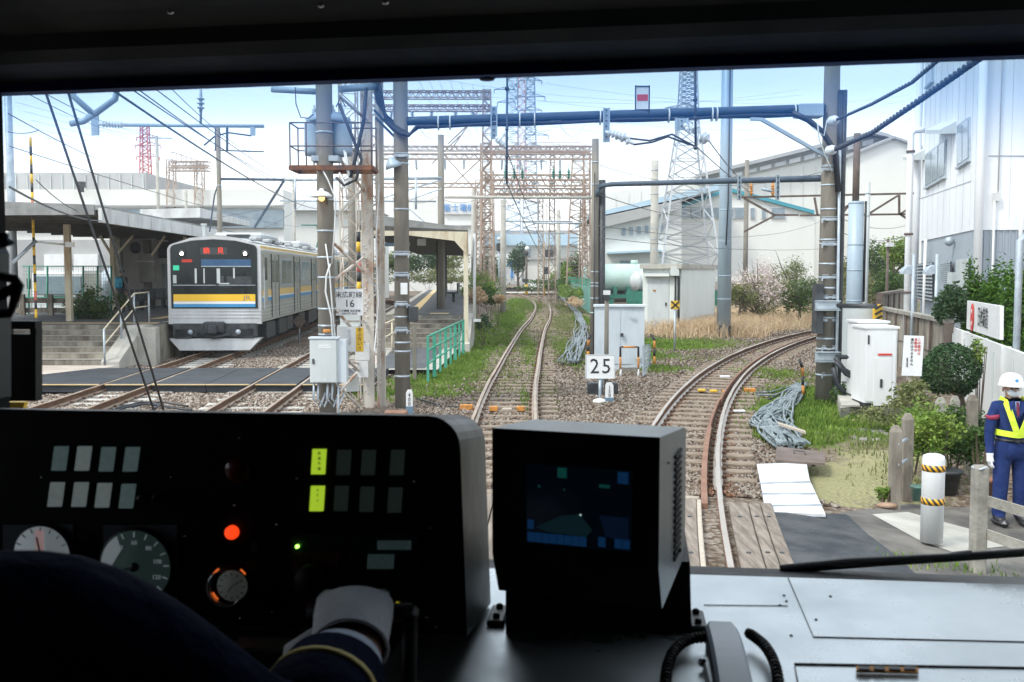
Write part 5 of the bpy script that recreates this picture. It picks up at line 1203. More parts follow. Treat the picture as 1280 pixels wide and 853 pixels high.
for (u0,u1,v,Y,lb) in ((668,728,279,60,'thin wire-like beam below the thick pale beam'),(630,716,277,66,'slim beam from the far concrete pole'),(672,706,292,80,'slim lower beam left of the right far pole')):
    m = MB(); m.tube([at(u0,v,Y),at(u1,v,Y)],.05,5); tag(m.build('slim_beam',mt['galv']),lb,'beam')
m = MB()
for (u) in (632,643,653,692,700,711):
    insul(m,at(u,224,78),at(u,212,78),3,.16,.07); m.tube([at(u,212,78),at(u,206,78)],.03,4)
tag(m.build('insulator_row',mt['dkgreen']),'green-based post insulators standing on the dense rust gantry','insulators')
for (a,b_,Y,lb) in (((556,170),(520,215),64,'thin'),((600,135),(520,225),66,'long')): pass
for i,P in enumerate((((562,190),(604,130)),((560,180),(592,150)),((556,195),(610,255)),((600,200),(562,235)),((575,170),(540,205)))):
    m = MB(); m.tube([at(*P[0],66),at(*P[1],66)],.05,4); tag(m.build('diagonal_strut',mt['paler']),['steep brace rising to the tall gantry post','short brace parallel to the steep one','long brace falling right below the double beams','crossing brace left of the gantry post','lowest short brace beside the brown-grey post'][i],'strut')
r_ = random.Random(21)
for (Y,v0,vs,us,lb,gp) in ((72,199,14,(486,520,556,580,628,650,676,700),'insulator string hanging under the pale double-beam gantry','insulator strings of the double-beam gantry'),(82,225,11,(640,655,668,690,706),'insulator string hanging under the long rust gantry','insulator strings of the long gantry'),(64,139,12,(490,515,540,570,592),'insulator string hanging under the tall brown gantry','insulator strings of the tall gantry')):
    for u in us:
        m = MB(); insul(m,at(u,v0,Y),at(u + r_.uniform(-2,2),v0 + vs,Y),5,.14,.04); o = bt(m,'insulator_string','galv',None); tag(o,lb,'insulator',gp)
for i in range(22):
    u0 = r_.uniform(480,700); u1 = u0 + r_.uniform(14,60); v0 = r_.choice((150,205,232,240)) + r_.uniform(-3,6); v1 = v0 + r_.uniform(-4,34); Y0 = r_.choice((64,74,82))
    cable('thin sagging jumper wire among the lattice gantries',sag(at(u0,v0,Y0),at(u1,v1,Y0 + 3),r_.uniform(.3,1.0),10),.022,'paler',name='jumper_wire',cat='wire',group='jumper wires among the gantries',seg=3)
# left lattice frame
gantry('cream lattice frame standing behind the station roof at left',212,262,[(205,5),(212,4)],[(216,200,12,8,14),(251,205,12,9,14)],88,mt['paler'],.05,12)
t = thing('railing_frame','small railing on top of the cream lattice frame','railing',at(236,195,88)); m = MB()
for k in range(7): m.tube([at(215 + k * 6,203 + k,88),at(215 + k * 6,190 + k * 2,88)],.04,3)
m.tube([at(215,190,88),at(251,202,88)],.04,3); bt(m,'bars','paler',t)
# pylons
def pylon(label,u,vt,vb,w0,w1,Y,mat_,arms,n_=18,rb=.09,waist=None):
    t = thing('pylon',label,'pylon',(XU(u,Y,5),Y,-.3)); z1 = at(u,vt,Y).z; z0 = at(u,vb,Y).z; x = XU(u,Y,5); m = MB()
    if waist:
        zw = at(u,waist[0],Y).z; ww = waist[1] * Y / F; lattice_col(m,x,Y,z0,zw,w0 * Y / F,ww,int(n_ * .45),rb,rb * .5,X=True); lattice_col(m,x,Y,zw,z1,ww,w1 * Y / F,int(n_ * .55),rb * .8,rb * .45,X=True)
    else: lattice_col(m,x,Y,z0,z1,w0 * Y / F,w1 * Y / F,n_,rb,rb * .5)
    m.build('tower',mat_,t,world=True)
    for (v,wl,wr) in arms:
        m = MB(); p = at(u,v,Y); s = Y / F
        for w in (-wl,wr):
            if not w: continue
            tip = p + Vector((w * s,0,0)); m.tube([p + Vector((0,0,5 * s)),tip],rb * .5,3); m.tube([p,tip],rb * .6,3); m.tube([p + Vector((w * s * .5,0,0)),p + Vector((w * s * .45,0,2.6 * s))],rb * .4,3)
            m.tube([tip,tip - Vector((0,0,5 * s))],rb * .8,4)
        m.build('crossarm',mat_,t,world=True)
    return t
pylon('white transmission pylon standing before the factory behind the middle of the main beam',858,80,338,72,17,84,M('faded_grey_pylon_steel',(.48,.51,.54),rough=.7),[(135,26,16),(160,12,12)],20,.10,waist=(160,24))
pylon('dark lattice pylon with paired crossarms, right of the pylon pair',663,92,340,22,9,190,mt['pyblue'],[(101,14,14),(121,18,18),(138,14,14),(169,8,22),(184,8,20),(202,8,20)],40,.15)
pylon('blue-grey lattice pylon, left of the pylon pair',640,92,340,24,12,170,mt['pyblue'],[(112,22,4),(128,18,4)],34,.13)
pylon('red and white far lattice pylon behind the pair',652,90,250,12,8,260,mt['redw'],[(150,6,6)],26,.14)
pylon('small red and white lattice tower at the left above the warehouse',185,158,236,12,8,230,mt['redw'],[(172,14,12),(182,16,16),(196,14,14)],16,.16)
for i,(u,vb) in enumerate(((690,345),(676,345),(600,350),(728,350))):
    t = thing('lattice_post',['slim rust lattice post left of the slim pole','thin pale lattice post behind the far signal','leaning rust lattice post left of the far pole','pale lattice post tight beside the slim pole'][i],'lattice post',at(u,342,84)); t.location.z = -.3; WM[t.name] = Matrix.Translation(t.location)
    m = MB(); lattice_col(m,XU(u,84,5),84,-.3,at(u,(195,246,240,250)[i],84).z,(9,7,12,9)[i] * 84 / F,(5,5,6,5)[i] * 84 / F,22,.06,.03); m.build('frame',mt['rusty' if i != 1 else 'paler'],t,world=True)

# ---- overhead wires
WIRES = [((122,100),(402,262),12,60,'dark thick wire slanting down across the left sky',.016,'wire'),((147,100),(395,240),14,60,'wire just right of the thick one in the left sky',.010,'wire'),
         ((170,110),(400,250),16,60,'third wire slanting down the left sky',.010,'wire'),((195,112),(400,240),18,60,'fourth wire slanting down the left sky',.010,'wire'),
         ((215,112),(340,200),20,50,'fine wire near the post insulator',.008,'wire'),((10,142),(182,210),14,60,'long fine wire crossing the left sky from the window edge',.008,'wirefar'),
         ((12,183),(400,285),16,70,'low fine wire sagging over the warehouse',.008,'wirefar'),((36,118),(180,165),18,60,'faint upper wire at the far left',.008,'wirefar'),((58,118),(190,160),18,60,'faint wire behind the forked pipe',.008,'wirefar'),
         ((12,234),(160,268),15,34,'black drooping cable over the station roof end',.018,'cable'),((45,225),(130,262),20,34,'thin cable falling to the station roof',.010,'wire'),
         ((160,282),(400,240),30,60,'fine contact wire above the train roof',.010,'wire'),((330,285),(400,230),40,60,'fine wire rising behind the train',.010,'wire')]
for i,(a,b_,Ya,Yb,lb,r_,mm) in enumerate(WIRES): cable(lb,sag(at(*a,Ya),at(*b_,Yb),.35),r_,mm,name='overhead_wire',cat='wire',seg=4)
# S-shaped contact wires on the right of the main beam
for P,Ys,lb in (([(792,181),(815,178),(835,171),(862,181)],19.3,'curly feeder lead under the middle of the main beam, lower'),([(786,173),(812,176),(840,168),(870,184)],19.3,'curly feeder lead under the middle of the main beam, upper')):
    cable(lb,[at(u,v,Ys) for u,v in P],.02,'wire')
for (a,b_,Ya,Yb,s,lb) in (((872,185),(975,262),19.3,60,.2,'contact wire running back from the rod to the truss'),((886,176),(940,236),19.5,34,.1,'wire from the round insulators to the truss'),
      ((10,165),(48,163),20,24,.05,'short lead left of the forked pipe'),((632,184),(700,330),19.2,110,1.0,'contact wire running away over the straight track'),((634,230),(690,320),17,100,.8,'second contact wire over the straight track'),
      ((750,207),(1028,215),30,30,.5,'wire between the slim pole and the mottled pole'),((748,243),(920,262),22,60,.5,'drooping wire right of the slim pole'),((745,282),(1030,275),24,60,.6,'long low wire in front of the factory, upper'),
      ((745,297),(1140,293),26,60,.6,'long low wire in front of the factory, lower'),((1045,270),(1140,279),30,40,.3,'thin wire right of the mottled pole'),((1045,288),(1140,292),30,40,.3,'second thin wire right of the mottled pole')):
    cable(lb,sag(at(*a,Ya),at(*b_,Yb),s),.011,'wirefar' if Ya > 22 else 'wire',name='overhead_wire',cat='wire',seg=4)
r_ = random.Random(8)
for i in range(16):
    v0 = 96 + i * 9 + r_.uniform(-3,3); v1 = v0 + r_.uniform(-8,26)
    u0,u1 = (672,1140) if i % 2 else (520,1000)
    cable('hair-thin transmission line crossing the sky behind the gantries',sag(at(u0,v0,150),at(u1,v1,210),2.5,10),.022,'galv',name='transmission_line',cat='wire',group='far transmission lines',seg=3)
for i in range(9):
    cable('hair-thin line slanting behind the left poles',sag(at(20 + i * 9,128 + i * 11,90),at(395 + i * 12,190 + i * 9,170),1.5,10),.016,'galv',name='transmission_line',cat='wire',group='far left lines',seg=3)
for i in range(7):
    a = at(708 + 0 * i,110 + i * 10,150); cable('fine line fanning from the tall gantry to the pylons',sag(at(520 + i * 14,95 + i * 2,60),at(610 + i * 6,240 + i * 6,90),.4,8),.014,'galv',name='transmission_line',cat='wire',group='fine lines fanning behind the beam',seg=3)

# ------------------------------------------------------------------ trackside objects
# speed sign 25
p = at(750.3,458.5,20.2); t = thing('speed_sign','white square speed board reading 25 on a steel post','sign',(p.x,20.2,-.2)); w = 35.5 / 61.2; h = 29.5 / 61.2
m = MB(); m.box(p,(w,.015,h)); bt(m,'board','sign',t)
for sx,ch in ((-.115,'2'),(.125,'5')): text(ch,.43,mt['ink'],t,p + Vector((sx,-.012,-.005)),(1,0,0),(0,0,1),sxy=.95)
m = MB()
for (dx,dz,ww,hh) in ((0,h / 2,w,.012),(0,-h / 2,w,.012),(-w / 2,0,.012,h),(w / 2,0,.012,h)): m.box(p + Vector((dx,0,dz)),(ww + .012,.03,hh + .0))
bt(m,'frame','greybox',t)
m = MB(); m.cyl((p.x,20.23,-.2),(p.x,20.23,p.z - h / 2),.03); bt(m,'post','galv',t)
m = MB(); m.ball((p.x - .01,20.15,-.16),.12,1.25,1,.6); bt(m,'foot_cap','white',t)
def km(label,u,vt,vb,Y,txt,w=.14):
    a = at(u,vt,Y); t = thing('distance_post',label,'marker post',(a.x,Y,-.22)); h = a.z + .22
    m = MB(); m.prism([(a.x - w / 2,Y,a.z - .31),(a.x + w / 2,Y,a.z - .31),(a.x + w / 2,Y,a.z - .05),(a.x + w * .3,Y,a.z),(a.x - w * .3,Y,a.z),(a.x - w / 2,Y,a.z - .05)],(0,.09,0)); bt(m,'post','white',t)
    m = MB(); m.box((a.x,Y + .045,(a.z - .30 - .3) / 2),(w + .01,.10,a.z - .30 + .3)); m.build('base',mt['bluebox'] if False else M('blue_grey_base',(.12,.20,.27),rough=.6),t,world=True)
    for i,ch in enumerate(txt): text(ch,.10,mt['ink'],t,(a.x,Y - .006,a.z - .09 - i * .083),(1,0,0),(0,0,1))
km('white distance post with vertical digits 150 beside the speed board',762,479,510,20.1,'150',.16)
km('white distance post with vertical digits 400 at the foot of the banded pole',511.5,488,520,18.2,'400',.12)
m = MB(); p = at(752.5,455,21.3); m.lathe([(.01,0),(.17,.02),(.20,.05),(.17,.07),(.01,.09)],p,axis=(0,1,0),seg=24); m.cyl(p + Vector((0,.05,-.1)),(p.x,p.y + .05,-.2),.03)
tag(m.build('convex_mirror',M('blue_grey_disc',(.14,.2,.26),rough=.5)),'blue-grey round disc half hidden behind the speed board','disc')
p = at(758.5,366,22.6); t = thing('marker_pole','thin grey post topped by a small white lamp before the twin-door cabinet','post',(p.x,22.6,-.2)); m = MB(); m.cyl((p.x,22.6,-.2),(p.x,22.6,p.z - .05),.055,.05,10); bt(m,'shaft','conc',t)
m = MB(); m.box((p.x,22.6,p.z),(.15,.15,.1)); bt(m,'lamp','white',t); m = MB(); m.box((p.x,22.55,p.z - .11),(.12,.1,.09)); bt(m,'collar','dark',t)
# twin-door cabinet
cY = 27; S_ = F / 27.15; t = thing('signal_cabinet','pale blue-grey twin-door cabinet behind the speed board','cabinet',at(776,460,cY))
a = at(743.5,384,cY); b_ = at(808,384,cY); zt = a.z
m = MB(); m.prism([(a.x,cY + .1,-.2),(b_.x - .05,cY,-.2),(b_.x + .05,cY + .9,-.2),(a.x + .1,cY + .9,-.2)],(0,0,zt + .2)); bt(m,'body','bluebox',t)
m = MB(); m.prism([(a.x - .04,cY + .04,zt),(b_.x - .02,cY - .07,zt),(b_.x + .1,cY + .95,zt),(a.x + .05,cY + .95,zt)],(0,0,.05)); bt(m,'roof','bluebox',t)
for (x0,x1) in ((744.5,760.5),(762,776),(777,806)):
    A = at(x0,388,cY); B = at(x1,388,cY); ya = cY + .1 - (A.x - a.x) / (b_.x - a.x) * .1 - .02
    m = MB(); m.box(((A.x + B.x) / 2,ya,(zt - .12 - .0) / 2 + .0),(B.x - A.x - .02,.03,zt - .1)); d_ = bt(m,'door','bluebox',t)
m = MB(); p = at(777.5,419,cY - .05); m.box(p,(.07,.06,.1)); bt(m,'handle','dark',d_)
m = MB()
for v in (396,397): m.box(at(791,v,cY - .05),(.14,.03,.03))
m.box(at(797,447,cY - .05),(.16,.02,.1)); bt(m,'label_plate','greybox',t)
def stripedframe(label,pts,Y,r=.03,cols=('orange','ink'),name='barrier_frame'):
    t = thing(name,label,'barrier',at(*pts[0],Y)); P = [at(u,v,Y) for u,v in pts]
    Ls = [(P[i + 1] - P[i]).length for i in range(len(P) - 1)]; tot = sum(Ls); n_ = max(4,int(tot / .28)); seg = []
    def pt(s):
        for i,l_ in enumerate(Ls):
            if s <= l_ or i == len(Ls) - 1: return P[i].lerp(P[i + 1],min(s / l_,1))
            s -= l_
    for k in range(n_):
        m = MB(); s0,s1 = tot * k / n_,tot * (k + 1) / n_; pp = [pt(s0)]; acc = 0
        for i,l_ in enumerate(Ls[:-1]):
            acc += l_
            if s0 < acc < s1: pp.append(P[i + 1])
        pp.append(pt(s1)); m.tube(pp,r,6); m.build('stripe',mt[cols[k % 2]],t,world=True)
    return t
t = stripedframe('orange and black striped hoop in front of the twin-door cabinet',[(775.5,462),(775.5,434),(798,434),(798,462)],25.4,.03)
m = MB(); m.box(at(787,462,25.4),(.5,.05,.1)); bt(m,'rail','conc',t); m = MB(); m.cyl((at(776,460,25.4).x,25.4,.0),(at(776,460,25.4).x,25.4,-.25),.03); m.cyl((at(798,460,25.4).x,25.4,.0),(at(798,460,25.4).x,25.4,-.25),.03); bt(m,'leg','white',t)
stripedframe('orange and black hoop at the right end of the cabinet fence',[(818,455),(818,425),(813,418)],27,.035)
stripedframe('short orange striped bar left of the cabinet by the slim pole',[(735,446),(735.5,424),(739,419)],24,.035)
stripedframe('orange, white and black bent bar standing by the grass under the mottled pole',[(1004,493),(1003,460),(999,449)],19.4,.028)
t = thing('mesh_fence','small wire fence panel right of the twin-door cabinet','fence',at(810,465,25.5)); m = MB()
a,b_,c,d_ = at(804,432,25.2),at(812,431,27.5),at(812,462,27.5),at(804,470,25.2)
for s in range(5): m.tube([a.lerp(d_,s / 4),b_.lerp(c,s / 4)],.012,4)
for s in range(7): m.tube([a.lerp(b_,s / 6),d_.lerp(c,s / 6)],.012 if s not in (0,6) else .03,4)
bt(m,'mesh','galv',t)
# crossing X mark
p = at(844,381.5,33.5); t = thing('crossing_marker','small yellow plate with black X on a thin post before the hut','sign',(p.x,33.5,-.2)); q = 5.6 / 37.1
m = MB(); m.box(p,(2 * q,.02,2 * q * .95)); bt(m,'plate','yellow',t)
m = MB(); m.box(p - Vector((0,.015,0)),(q * 2.4,.012,.05),Mx=Matrix.Rotation(R(42),4,'Y')); m.box(p - Vector((0,.02,0)),(q * 2.4,.012,.05),Mx=Matrix.Rotation(R(-42),4,'Y')); bt(m,'cross','ink',t)
m = MB(); m.cyl((p.x,33.53,-.25),(p.x,33.53,p.z - q),.03); bt(m,'post','galv',t)
# white cabinets on the right with plinth
Pz = 0.0
a = at(1078,508,18.1); t = thing('concrete_plinth','low concrete plinth under the white cabinets','plinth',(a.x,18.1,-.25))
bl = at(1047,528,17.0); P = [G(1050,527,-.2),G(1128,514,-.2),G(1118,495,-.2),G(1042,492,-.2)]
m = MB(); m.prism([(p.x,p.y,-.3) for p in P],(0,0,.34)); bt(m,'slab','concg',t)
m = MB(); P2 = [G(1052,508,.05),G(1075,508,.05),G(1066,492,.05),G(1046,492,.05)]; m.prism([(p.x,p.y,.041) for p in P2],(0,0,.03)); bt(m,'cover_plate','conc_light',t)
def cab(label,u0,u1,vt,vb,Y,dep,skew=.0,z0=.05,m_='whitebox',strip=True):
    A = at(u0,vb,Y); B = at(u1,vb,Y); zt = at(u0,vt,Y).z; t = thing('white_cabinet',label,'cabinet',((A.x + B.x) / 2,Y,z0)); d_ = Vector((skew,dep,0))
    m = MB(); m.prism([(A.x,Y,z0 + .06),(B.x,Y,z0 + .06),(B.x + d_.x,Y + dep,z0 + .06),(A.x + d_.x,Y + dep,z0 + .06)],(0,0,zt - z0 - .06)); m.build('body',mt[m_],t,world=True)
    m = MB(); m.prism([(A.x + .02,Y + .03,z0 - .02),(B.x - .02,Y + .03,z0 - .02),(B.x + d_.x - .02,Y + dep,z0 - .02),(A.x + d_.x + .02,Y + dep,z0 - .02)],(0,0,.08)); bt(m,'base','dark',t)
    m = MB(); m.prism([(A.x - .03,Y - .03,zt),(B.x + .03,Y - .03,zt),(B.x + d_.x + .03,Y + dep + .02,zt),(A.x + d_.x - .03,Y + dep + .02,zt)],(0,0,.04)); m.build('roof',mt[m_],t,world=True)
    m = MB(); m.box(((A.x + B.x) / 2,Y - .012,(zt + z0) / 2 + .02),(B.x - A.x - .06,.02,zt - z0 - .14)); dr = m.build('door',mt[m_],t,world=True)
    if strip:
        m = MB(); w = B.x - A.x
        m.box(((A.x + B.x) / 2 + .05 * w,Y - .028,lerp(z0,zt,.32)),(.55 * w,.012,(zt - z0) * .62)); m.build('panel',mt[m_],dr,world=True)
        m = MB(); m.box((lerp(A.x,B.x,.6),Y - .04,lerp(z0,zt,.67)),(.44 * w,.006,.035)); bt(m,'marking','redink',dr)
        m = MB(); m.box((lerp(A.x,B.x,.5),Y - .045,lerp(z0,zt,.30)),(.04,.02,.15)); m.box((lerp(A.x,B.x,.08),Y - .03,lerp(z0,zt,.86)),(.03,.02,.16)); bt(m,'handle','dark',dr)
    return t
cab('front white enamel cabinet with red label strip on the plinth',1080,1119.5,411,506,17.9,.75,.02)
cab('second white cabinet tight behind the front one on the plinth',1072,1108,404,492,18.8,.7,.02,strip=False)
cab('large pale cabinet farther back between mottled pole and concrete wall',1051,1093,384,470,24,.6,.1,z0=-.25,m_='greybox',strip=False)
m = MB(); p = at(1097,391,23.8); m.box((p.x,23.8,p.z),(.2,.12,.40)); o = tag(m.build('hazard_board',mt['yellow']),'small yellow board with black slashes behind the white cabinets','board')
m = MB()
for k in range(3): m.box((p.x,23.72,p.z - .12 + k * .13),(.2,.02,.05),Mx=Matrix.Rotation(R(-30),4,'Y'))
m.build('stripe',mt['ink'],o)
for i,P in enumerate(([(1044,447),(1055,462),(1075,474),(1092,470)],[(1044,452),(1058,468),(1078,478),(1096,474)],[(1042,460),(1046,480),(1056,492)])): cable(['upper black cable drooping from the mottled pole to the white cabinets','lower black cable drooping from the mottled pole to the white cabinets','black cable dropping from the mottled pole to the plinth'][i],[at(u,v,19.3) for u,v in P],.045,'cable',seg=8)
for v in (382,446): m = MB(); m.tube([at(1045,v,20),at(1095 if v == 382 else 1070,v + 1,19.2)],.05,6); tag(m.build('support_strut',mt['dark']),'upper dark steel arm from the mottled pole over the cabinets' if v == 382 else 'lower dark steel arm from the mottled pole to the cabinets','arm')
# notice board on a wooden post
p = at(1141,445,14.7); t = thing('notice_board','white crossing notice board with vertical red and black writing','sign',(p.x,14.7,-.35)); w = 24.5 / 83.7; h = 50 / 83.7
m = MB(); m.box(p,(w,.015,h),Mx=Matrix.Rotation(R(2),4,'Y')); bt(m,'board','sign',t); m = MB(); m.box((p.x - .02,14.75,(p.z - h / 2 - .35) / 2 + .05),(.07,.06,p.z - h / 2 + .55)); bt(m,'post','wood',t)
for i,(dx,s,cc) in enumerate(((.085,'この踏切は','redink'),(.035,'自動車の','redink'),(-.02,'通行はできません','ink'))):
    for j,ch in enumerate(s): text(ch,.048,mt[cc],t,p + Vector((dx,-.012,.24 - j * .052)),(1,0,0),(0,0,1))
text('\n'.join('管理者川崎市'),.024,mt['ink'],t,p + Vector((-.085,-.012,-.1)),(1,0,0),(0,0,1))
# bollard
b0 = G(1164.3,677,-.16); t = thing('bollard','white round bollard with two yellow-black hazard bands','bollard',b0); rb_ = .105; hB = .86
m = MB(); m.lathe([(rb_,0),(rb_,hB - .05),(rb_ * .92,hB - .015),(rb_ * .6,hB)],b0,seg=32); bt(m,'body','white',t)
hz = bpy.data.materials.new('hazard_stripe'); hz.use_nodes = True; n = hz.node_tree.nodes; l = hz.node_tree.links.new; tcx = n.new('ShaderNodeTexCoord'); sx_ = n.new('ShaderNodeSeparateXYZ'); l(tcx.outputs['Object'],sx_.inputs[0])
at2 = n.new('ShaderNodeMath'); at2.operation = 'ARCTAN2'; l(sx_.outputs['X'],at2.inputs[0]); l(sx_.outputs['Y'],at2.inputs[1]); mu = n.new('ShaderNodeMath'); mu.operation = 'MULTIPLY_ADD'; l(at2.outputs[0],mu.inputs[0]); mu.inputs[1].default_value = 12 / 6.28318
mz = n.new('ShaderNodeMath'); mz.operation = 'MULTIPLY'; l(sx_.outputs['Z'],mz.inputs[0]); mz.inputs[1].default_value = -14; l(mz.outputs[0],mu.inputs[2]); fr = n.new('ShaderNodeMath'); fr.operation = 'FRACT'; l(mu.outputs[0],fr.inputs[0]); gt = n.new('ShaderNodeMath'); gt.operation = 'GREATER_THAN'; l(fr.outputs[0],gt.inputs[0]); gt.inputs[1].default_value = .5
mxh = n.new('ShaderNodeMix'); mxh.data_type = 'RGBA'; l(gt.outputs[0],mxh.inputs['Factor']); mxh.inputs['A'].default_value = (.85,.42,.02,1); mxh.inputs['B'].default_value = (.03,.03,.03,1); l(mxh.outputs['Result'],n['Principled BSDF'].inputs['Base Color']); n['Principled BSDF'].inputs['Roughness'].default_value = .5
for z in (.70,.375): m = MB(); m.lathe([(rb_ + .003,z),(rb_ + .003,z + .062)],b0,seg=32); m.build('hazard_band',hz,t,world=True)
# cable piles
def cablepile(label,path,widths,n_,Y_extra,r,m_,seed,zf=0):
    r_ = random.Random(seed); t = thing('cable_bundle',label,'cable bundle',G(*path[0],-.15)); P = [G(u,v,-.12) for u,v in path]
    for k in range(n_):
        o = r_.uniform(-1,1); o2 = r_.uniform(-1,1); pts = []
        N = 26
        for i in range(N + 1):
            s = i / N * (len(P) - 1); j = min(int(s),len(P) - 2); f_ = s - j; f2 = f_ * f_ * (3 - 2 * f_); c = P[j].lerp(P[j + 1],f_); w = lerp(widths[j],widths[j + 1],f2); a = lerp(o,o2,i / N)
            a += .5 * math.sin(i * .45 + k * 1.7) * (.6 + .4 * math.sin(k)); pts.append(c + Vector((max(-1,min(1,a)) * w,0,.02 + r * 1.2 * (1 + math.sin(i * .7 + k * 2.1)) + r * (k % 3))))
        m = MB(); m.tube(pts,r,6); m.build('strand',mt[m_],t,world=True)
    return t
cablepile('loose bundle of pale grey-blue cables beside the right track',[(1000,484),(990,498),(972,515),(962,530),(975,545),(992,562)],[.12,.20,.30,.36,.32,.24],34,0,.021,'cablegrey',4)
cablepile('pale cable tangle lying between the straight track and the cabinet',[(702,372),(722,392),(728,410),(722,428),(712,455)],[.15,.25,.3,.4,.35],20,0,.02,'cablegrey',6)
for i,P in enumerate(([(1010,478),(985,484),(965,490),(944,491)],[(1010,481),(990,487),(968,494),(946,494)],[(1008,484),(980,490),(960,500)])): cable(['upper cable reaching from the bundle toward the right track','middle cable reaching from the bundle toward the right track','dark cable strand bending from the bundle'][i],[G(u,v,-.12) for u,v in P],.022,'cablegrey' if i < 2 else 'cable',seg=6)
m = MB(); a,b_ = G(972,530,.0),G(1006,541,.0); m.prism([a,b_,b_ + Vector((-.03,-.16,0)),a + Vector((-.03,-.18,0))],(0,0,.035)); tag(m.build('wood_board',mt['wood']),'bare wooden board lying across the cable bundle','board')
P = [G(u,v,-.04) for u,v in ((971,560.7),(1031,568),(1031,582),(969,578))]; t = thing('steel_plate','brown steel cover plate with handle at the end of the cable bundle','plate',P[0]); m = MB(); m.prism(P,(0,0,.03)); bt(m,'plate','brownplate',t)
m = MB(); a,b_ = G(993,567,0),G(1007,568.5,0); m.tube([a,a + Vector((0,.06,.03)),b_ + Vector((0,.06,.03)),b_],.008,5); bt(m,'handle','dark',t)
# ATS beacons / orange things on tracks
for (u,v,w,h,z,lb,mm) in ((583,509,.25,.10,-.12,'orange junction block left of the straight track','orange'),(617,511,.16,.09,-.12,'orange block between the rails of the straight track, left one','orange'),(651,511,.16,.09,-.12,'orange block between the rails of the straight track, right one','orange'),(634,512,.18,.05,-.14,'pale block with grey base between the two orange ones','wood'),
        (937,488,.24,.09,-.12,'orange block right of the curving track by the cable ends','orange'),(906,490,.10,.07,-.1,'small orange clamp at the guard rail','orange'),(877,488,.16,.05,-.12,'yellow clip on the curving track sleepers, left one','yellow'),(892,489,.16,.05,-.12,'yellow clip on the curving track sleepers, right one','yellow'),
        (906,471,.24,.05,-.08,'white beacon plate lying between the curving rails','white'),(924,514,.22,.04,-.14,'small white-topped block by the weeds right of the curving track','white')):
    p = G(u,v,z); m = MB(); m.box(p,(w,.12,h),bev=.01); tag(m.build('track_block',mt[mm]),lb,'track device')
for i,P in enumerate(([(540,508),(560,508),(575,509)],[(560,521),(575,524),(592,527)],[(520,498),(545,505),(560,520),(575,524)])): cable(['thin black cable reaching the orange junction block','black cable lying left of the straight track','black cable curling from the banded pole foot'][i],[G(u,v,-.15) for u,v in P],.015,'cable')
for i,P in enumerate(([(150,512),(170,506),(190,504),(215,510),(240,513)],[(165,509),(180,505),(200,507),(190,512)],[(145,511),(175,503),(205,503),(235,508)])): cable(['black cable squiggle at the foot of the guy wires, lowest','small loop of cable between the guy wires','upper black cable squiggle at the foot of the guy wires'][i],[G(u,v,-.14) for u,v in P],.022,'cable')
m = MB(); p = at(495,513,17.6); m.box((p.x,17.6,-.12),(.4,.3,.26),bev=.02); tag(m.build('rusty_box',mt['guard']),'rusty brown box at the foot of the lattice mast','box')
# fence posts, pots and details near the guard
def cpost(label,u,vt,vb,Y,w,m_='concg'):
    a = at(u,vt,Y); z0 = at(u,vb,Y).z - .05; m = MB(); b_ = w / 2; x,z = a.x,a.z
    m.add([(x - b_,Y - b_,z0),(x + b_,Y - b_,z0),(x + b_,Y + b_,z0),(x - b_,Y + b_,z0),(x - b_,Y - b_,z - .07),(x + b_,Y - b_,z - .07),(x + b_,Y + b_,z - .07),(x - b_,Y + b_,z - .07),(x - b_ * .5,Y - b_ * .5,z),(x + b_ * .5,Y - b_ * .5,z),(x + b_ * .5,Y + b_ * .5,z),(x - b_ * .5,Y + b_ * .5,z)],
          [(0,1,5,4),(1,2,6,5),(2,3,7,6),(3,0,4,7),(4,5,9,8),(5,6,10,9),(6,7,11,10),(7,4,8,11),(8,9,10,11),(0,3,2,1)])
    return tag(m.build('fence_post',mt[m_]),label,'post')
cpost('weathered post at the left end of the old fence by the green tuft',1120,532,634,11.2,.11,'conc_dirty'); cpost('second old fence post, close right of the first',1135,517,622,11.7,.11,'conc_dirty')
cpost('mossy short post in the shrubs below the notice board',1145,512,540,13.5,.11); cpost('rounded grey post top in the middle of the shrubs',1176,497,545,13.5,.11); cpost('rounded grey post top right of the middle one',1194,495,560,13.8,.10); cpost('dark tall post beneath the clipped shrub',1216,494,590,13,.11,'conc_dirty')
m = MB()
for v in (552,578): m.tube([at(1122,v + 3,11.15),at(1134,v - 3,11.6)],.02,5)
tag(m.build('iron_link',mt['galv']),'iron links joining the two old fence posts','link')
t = thing('concrete_fence','grey concrete fence with two rails in front of the guard','fence',at(1225,700,8.6))
p = at(1225.5,582,8.7); m = MB(); m.box((p.x,8.7,(p.z - .4) / 2),(.125,.125,p.z + .4),bev=.02); bt(m,'post','concg',t)
p2 = at(1300,595,8.0); m = MB(); m.box((p2.x,8.0,(p2.z - .4) / 2),(.125,.125,p2.z + .4),bev=.02); bt(m,'post','concg',t)
for (v0,v1) in ((626,640),(668,685)):
    m = MB(); a = at(1232,v0,8.66); b_ = at(1298,v1 + 6,8.05); m.prism([a + Vector((0,0,.045)),b_ + Vector((0,0,.045)),b_ - Vector((0,0,.045)),a - Vector((0,0,.045))],(0,.08,0)); bt(m,'rail','concg',t)
m = MB(); m.tube([at(1215,583,8.7),at(1219,588,8.7),at(1226,587,8.62),at(1234,584,8.66)],.010,5); tag(m.build('wire_hook',mt['galv']),'short pale wire hooked over the concrete fence post','wire')
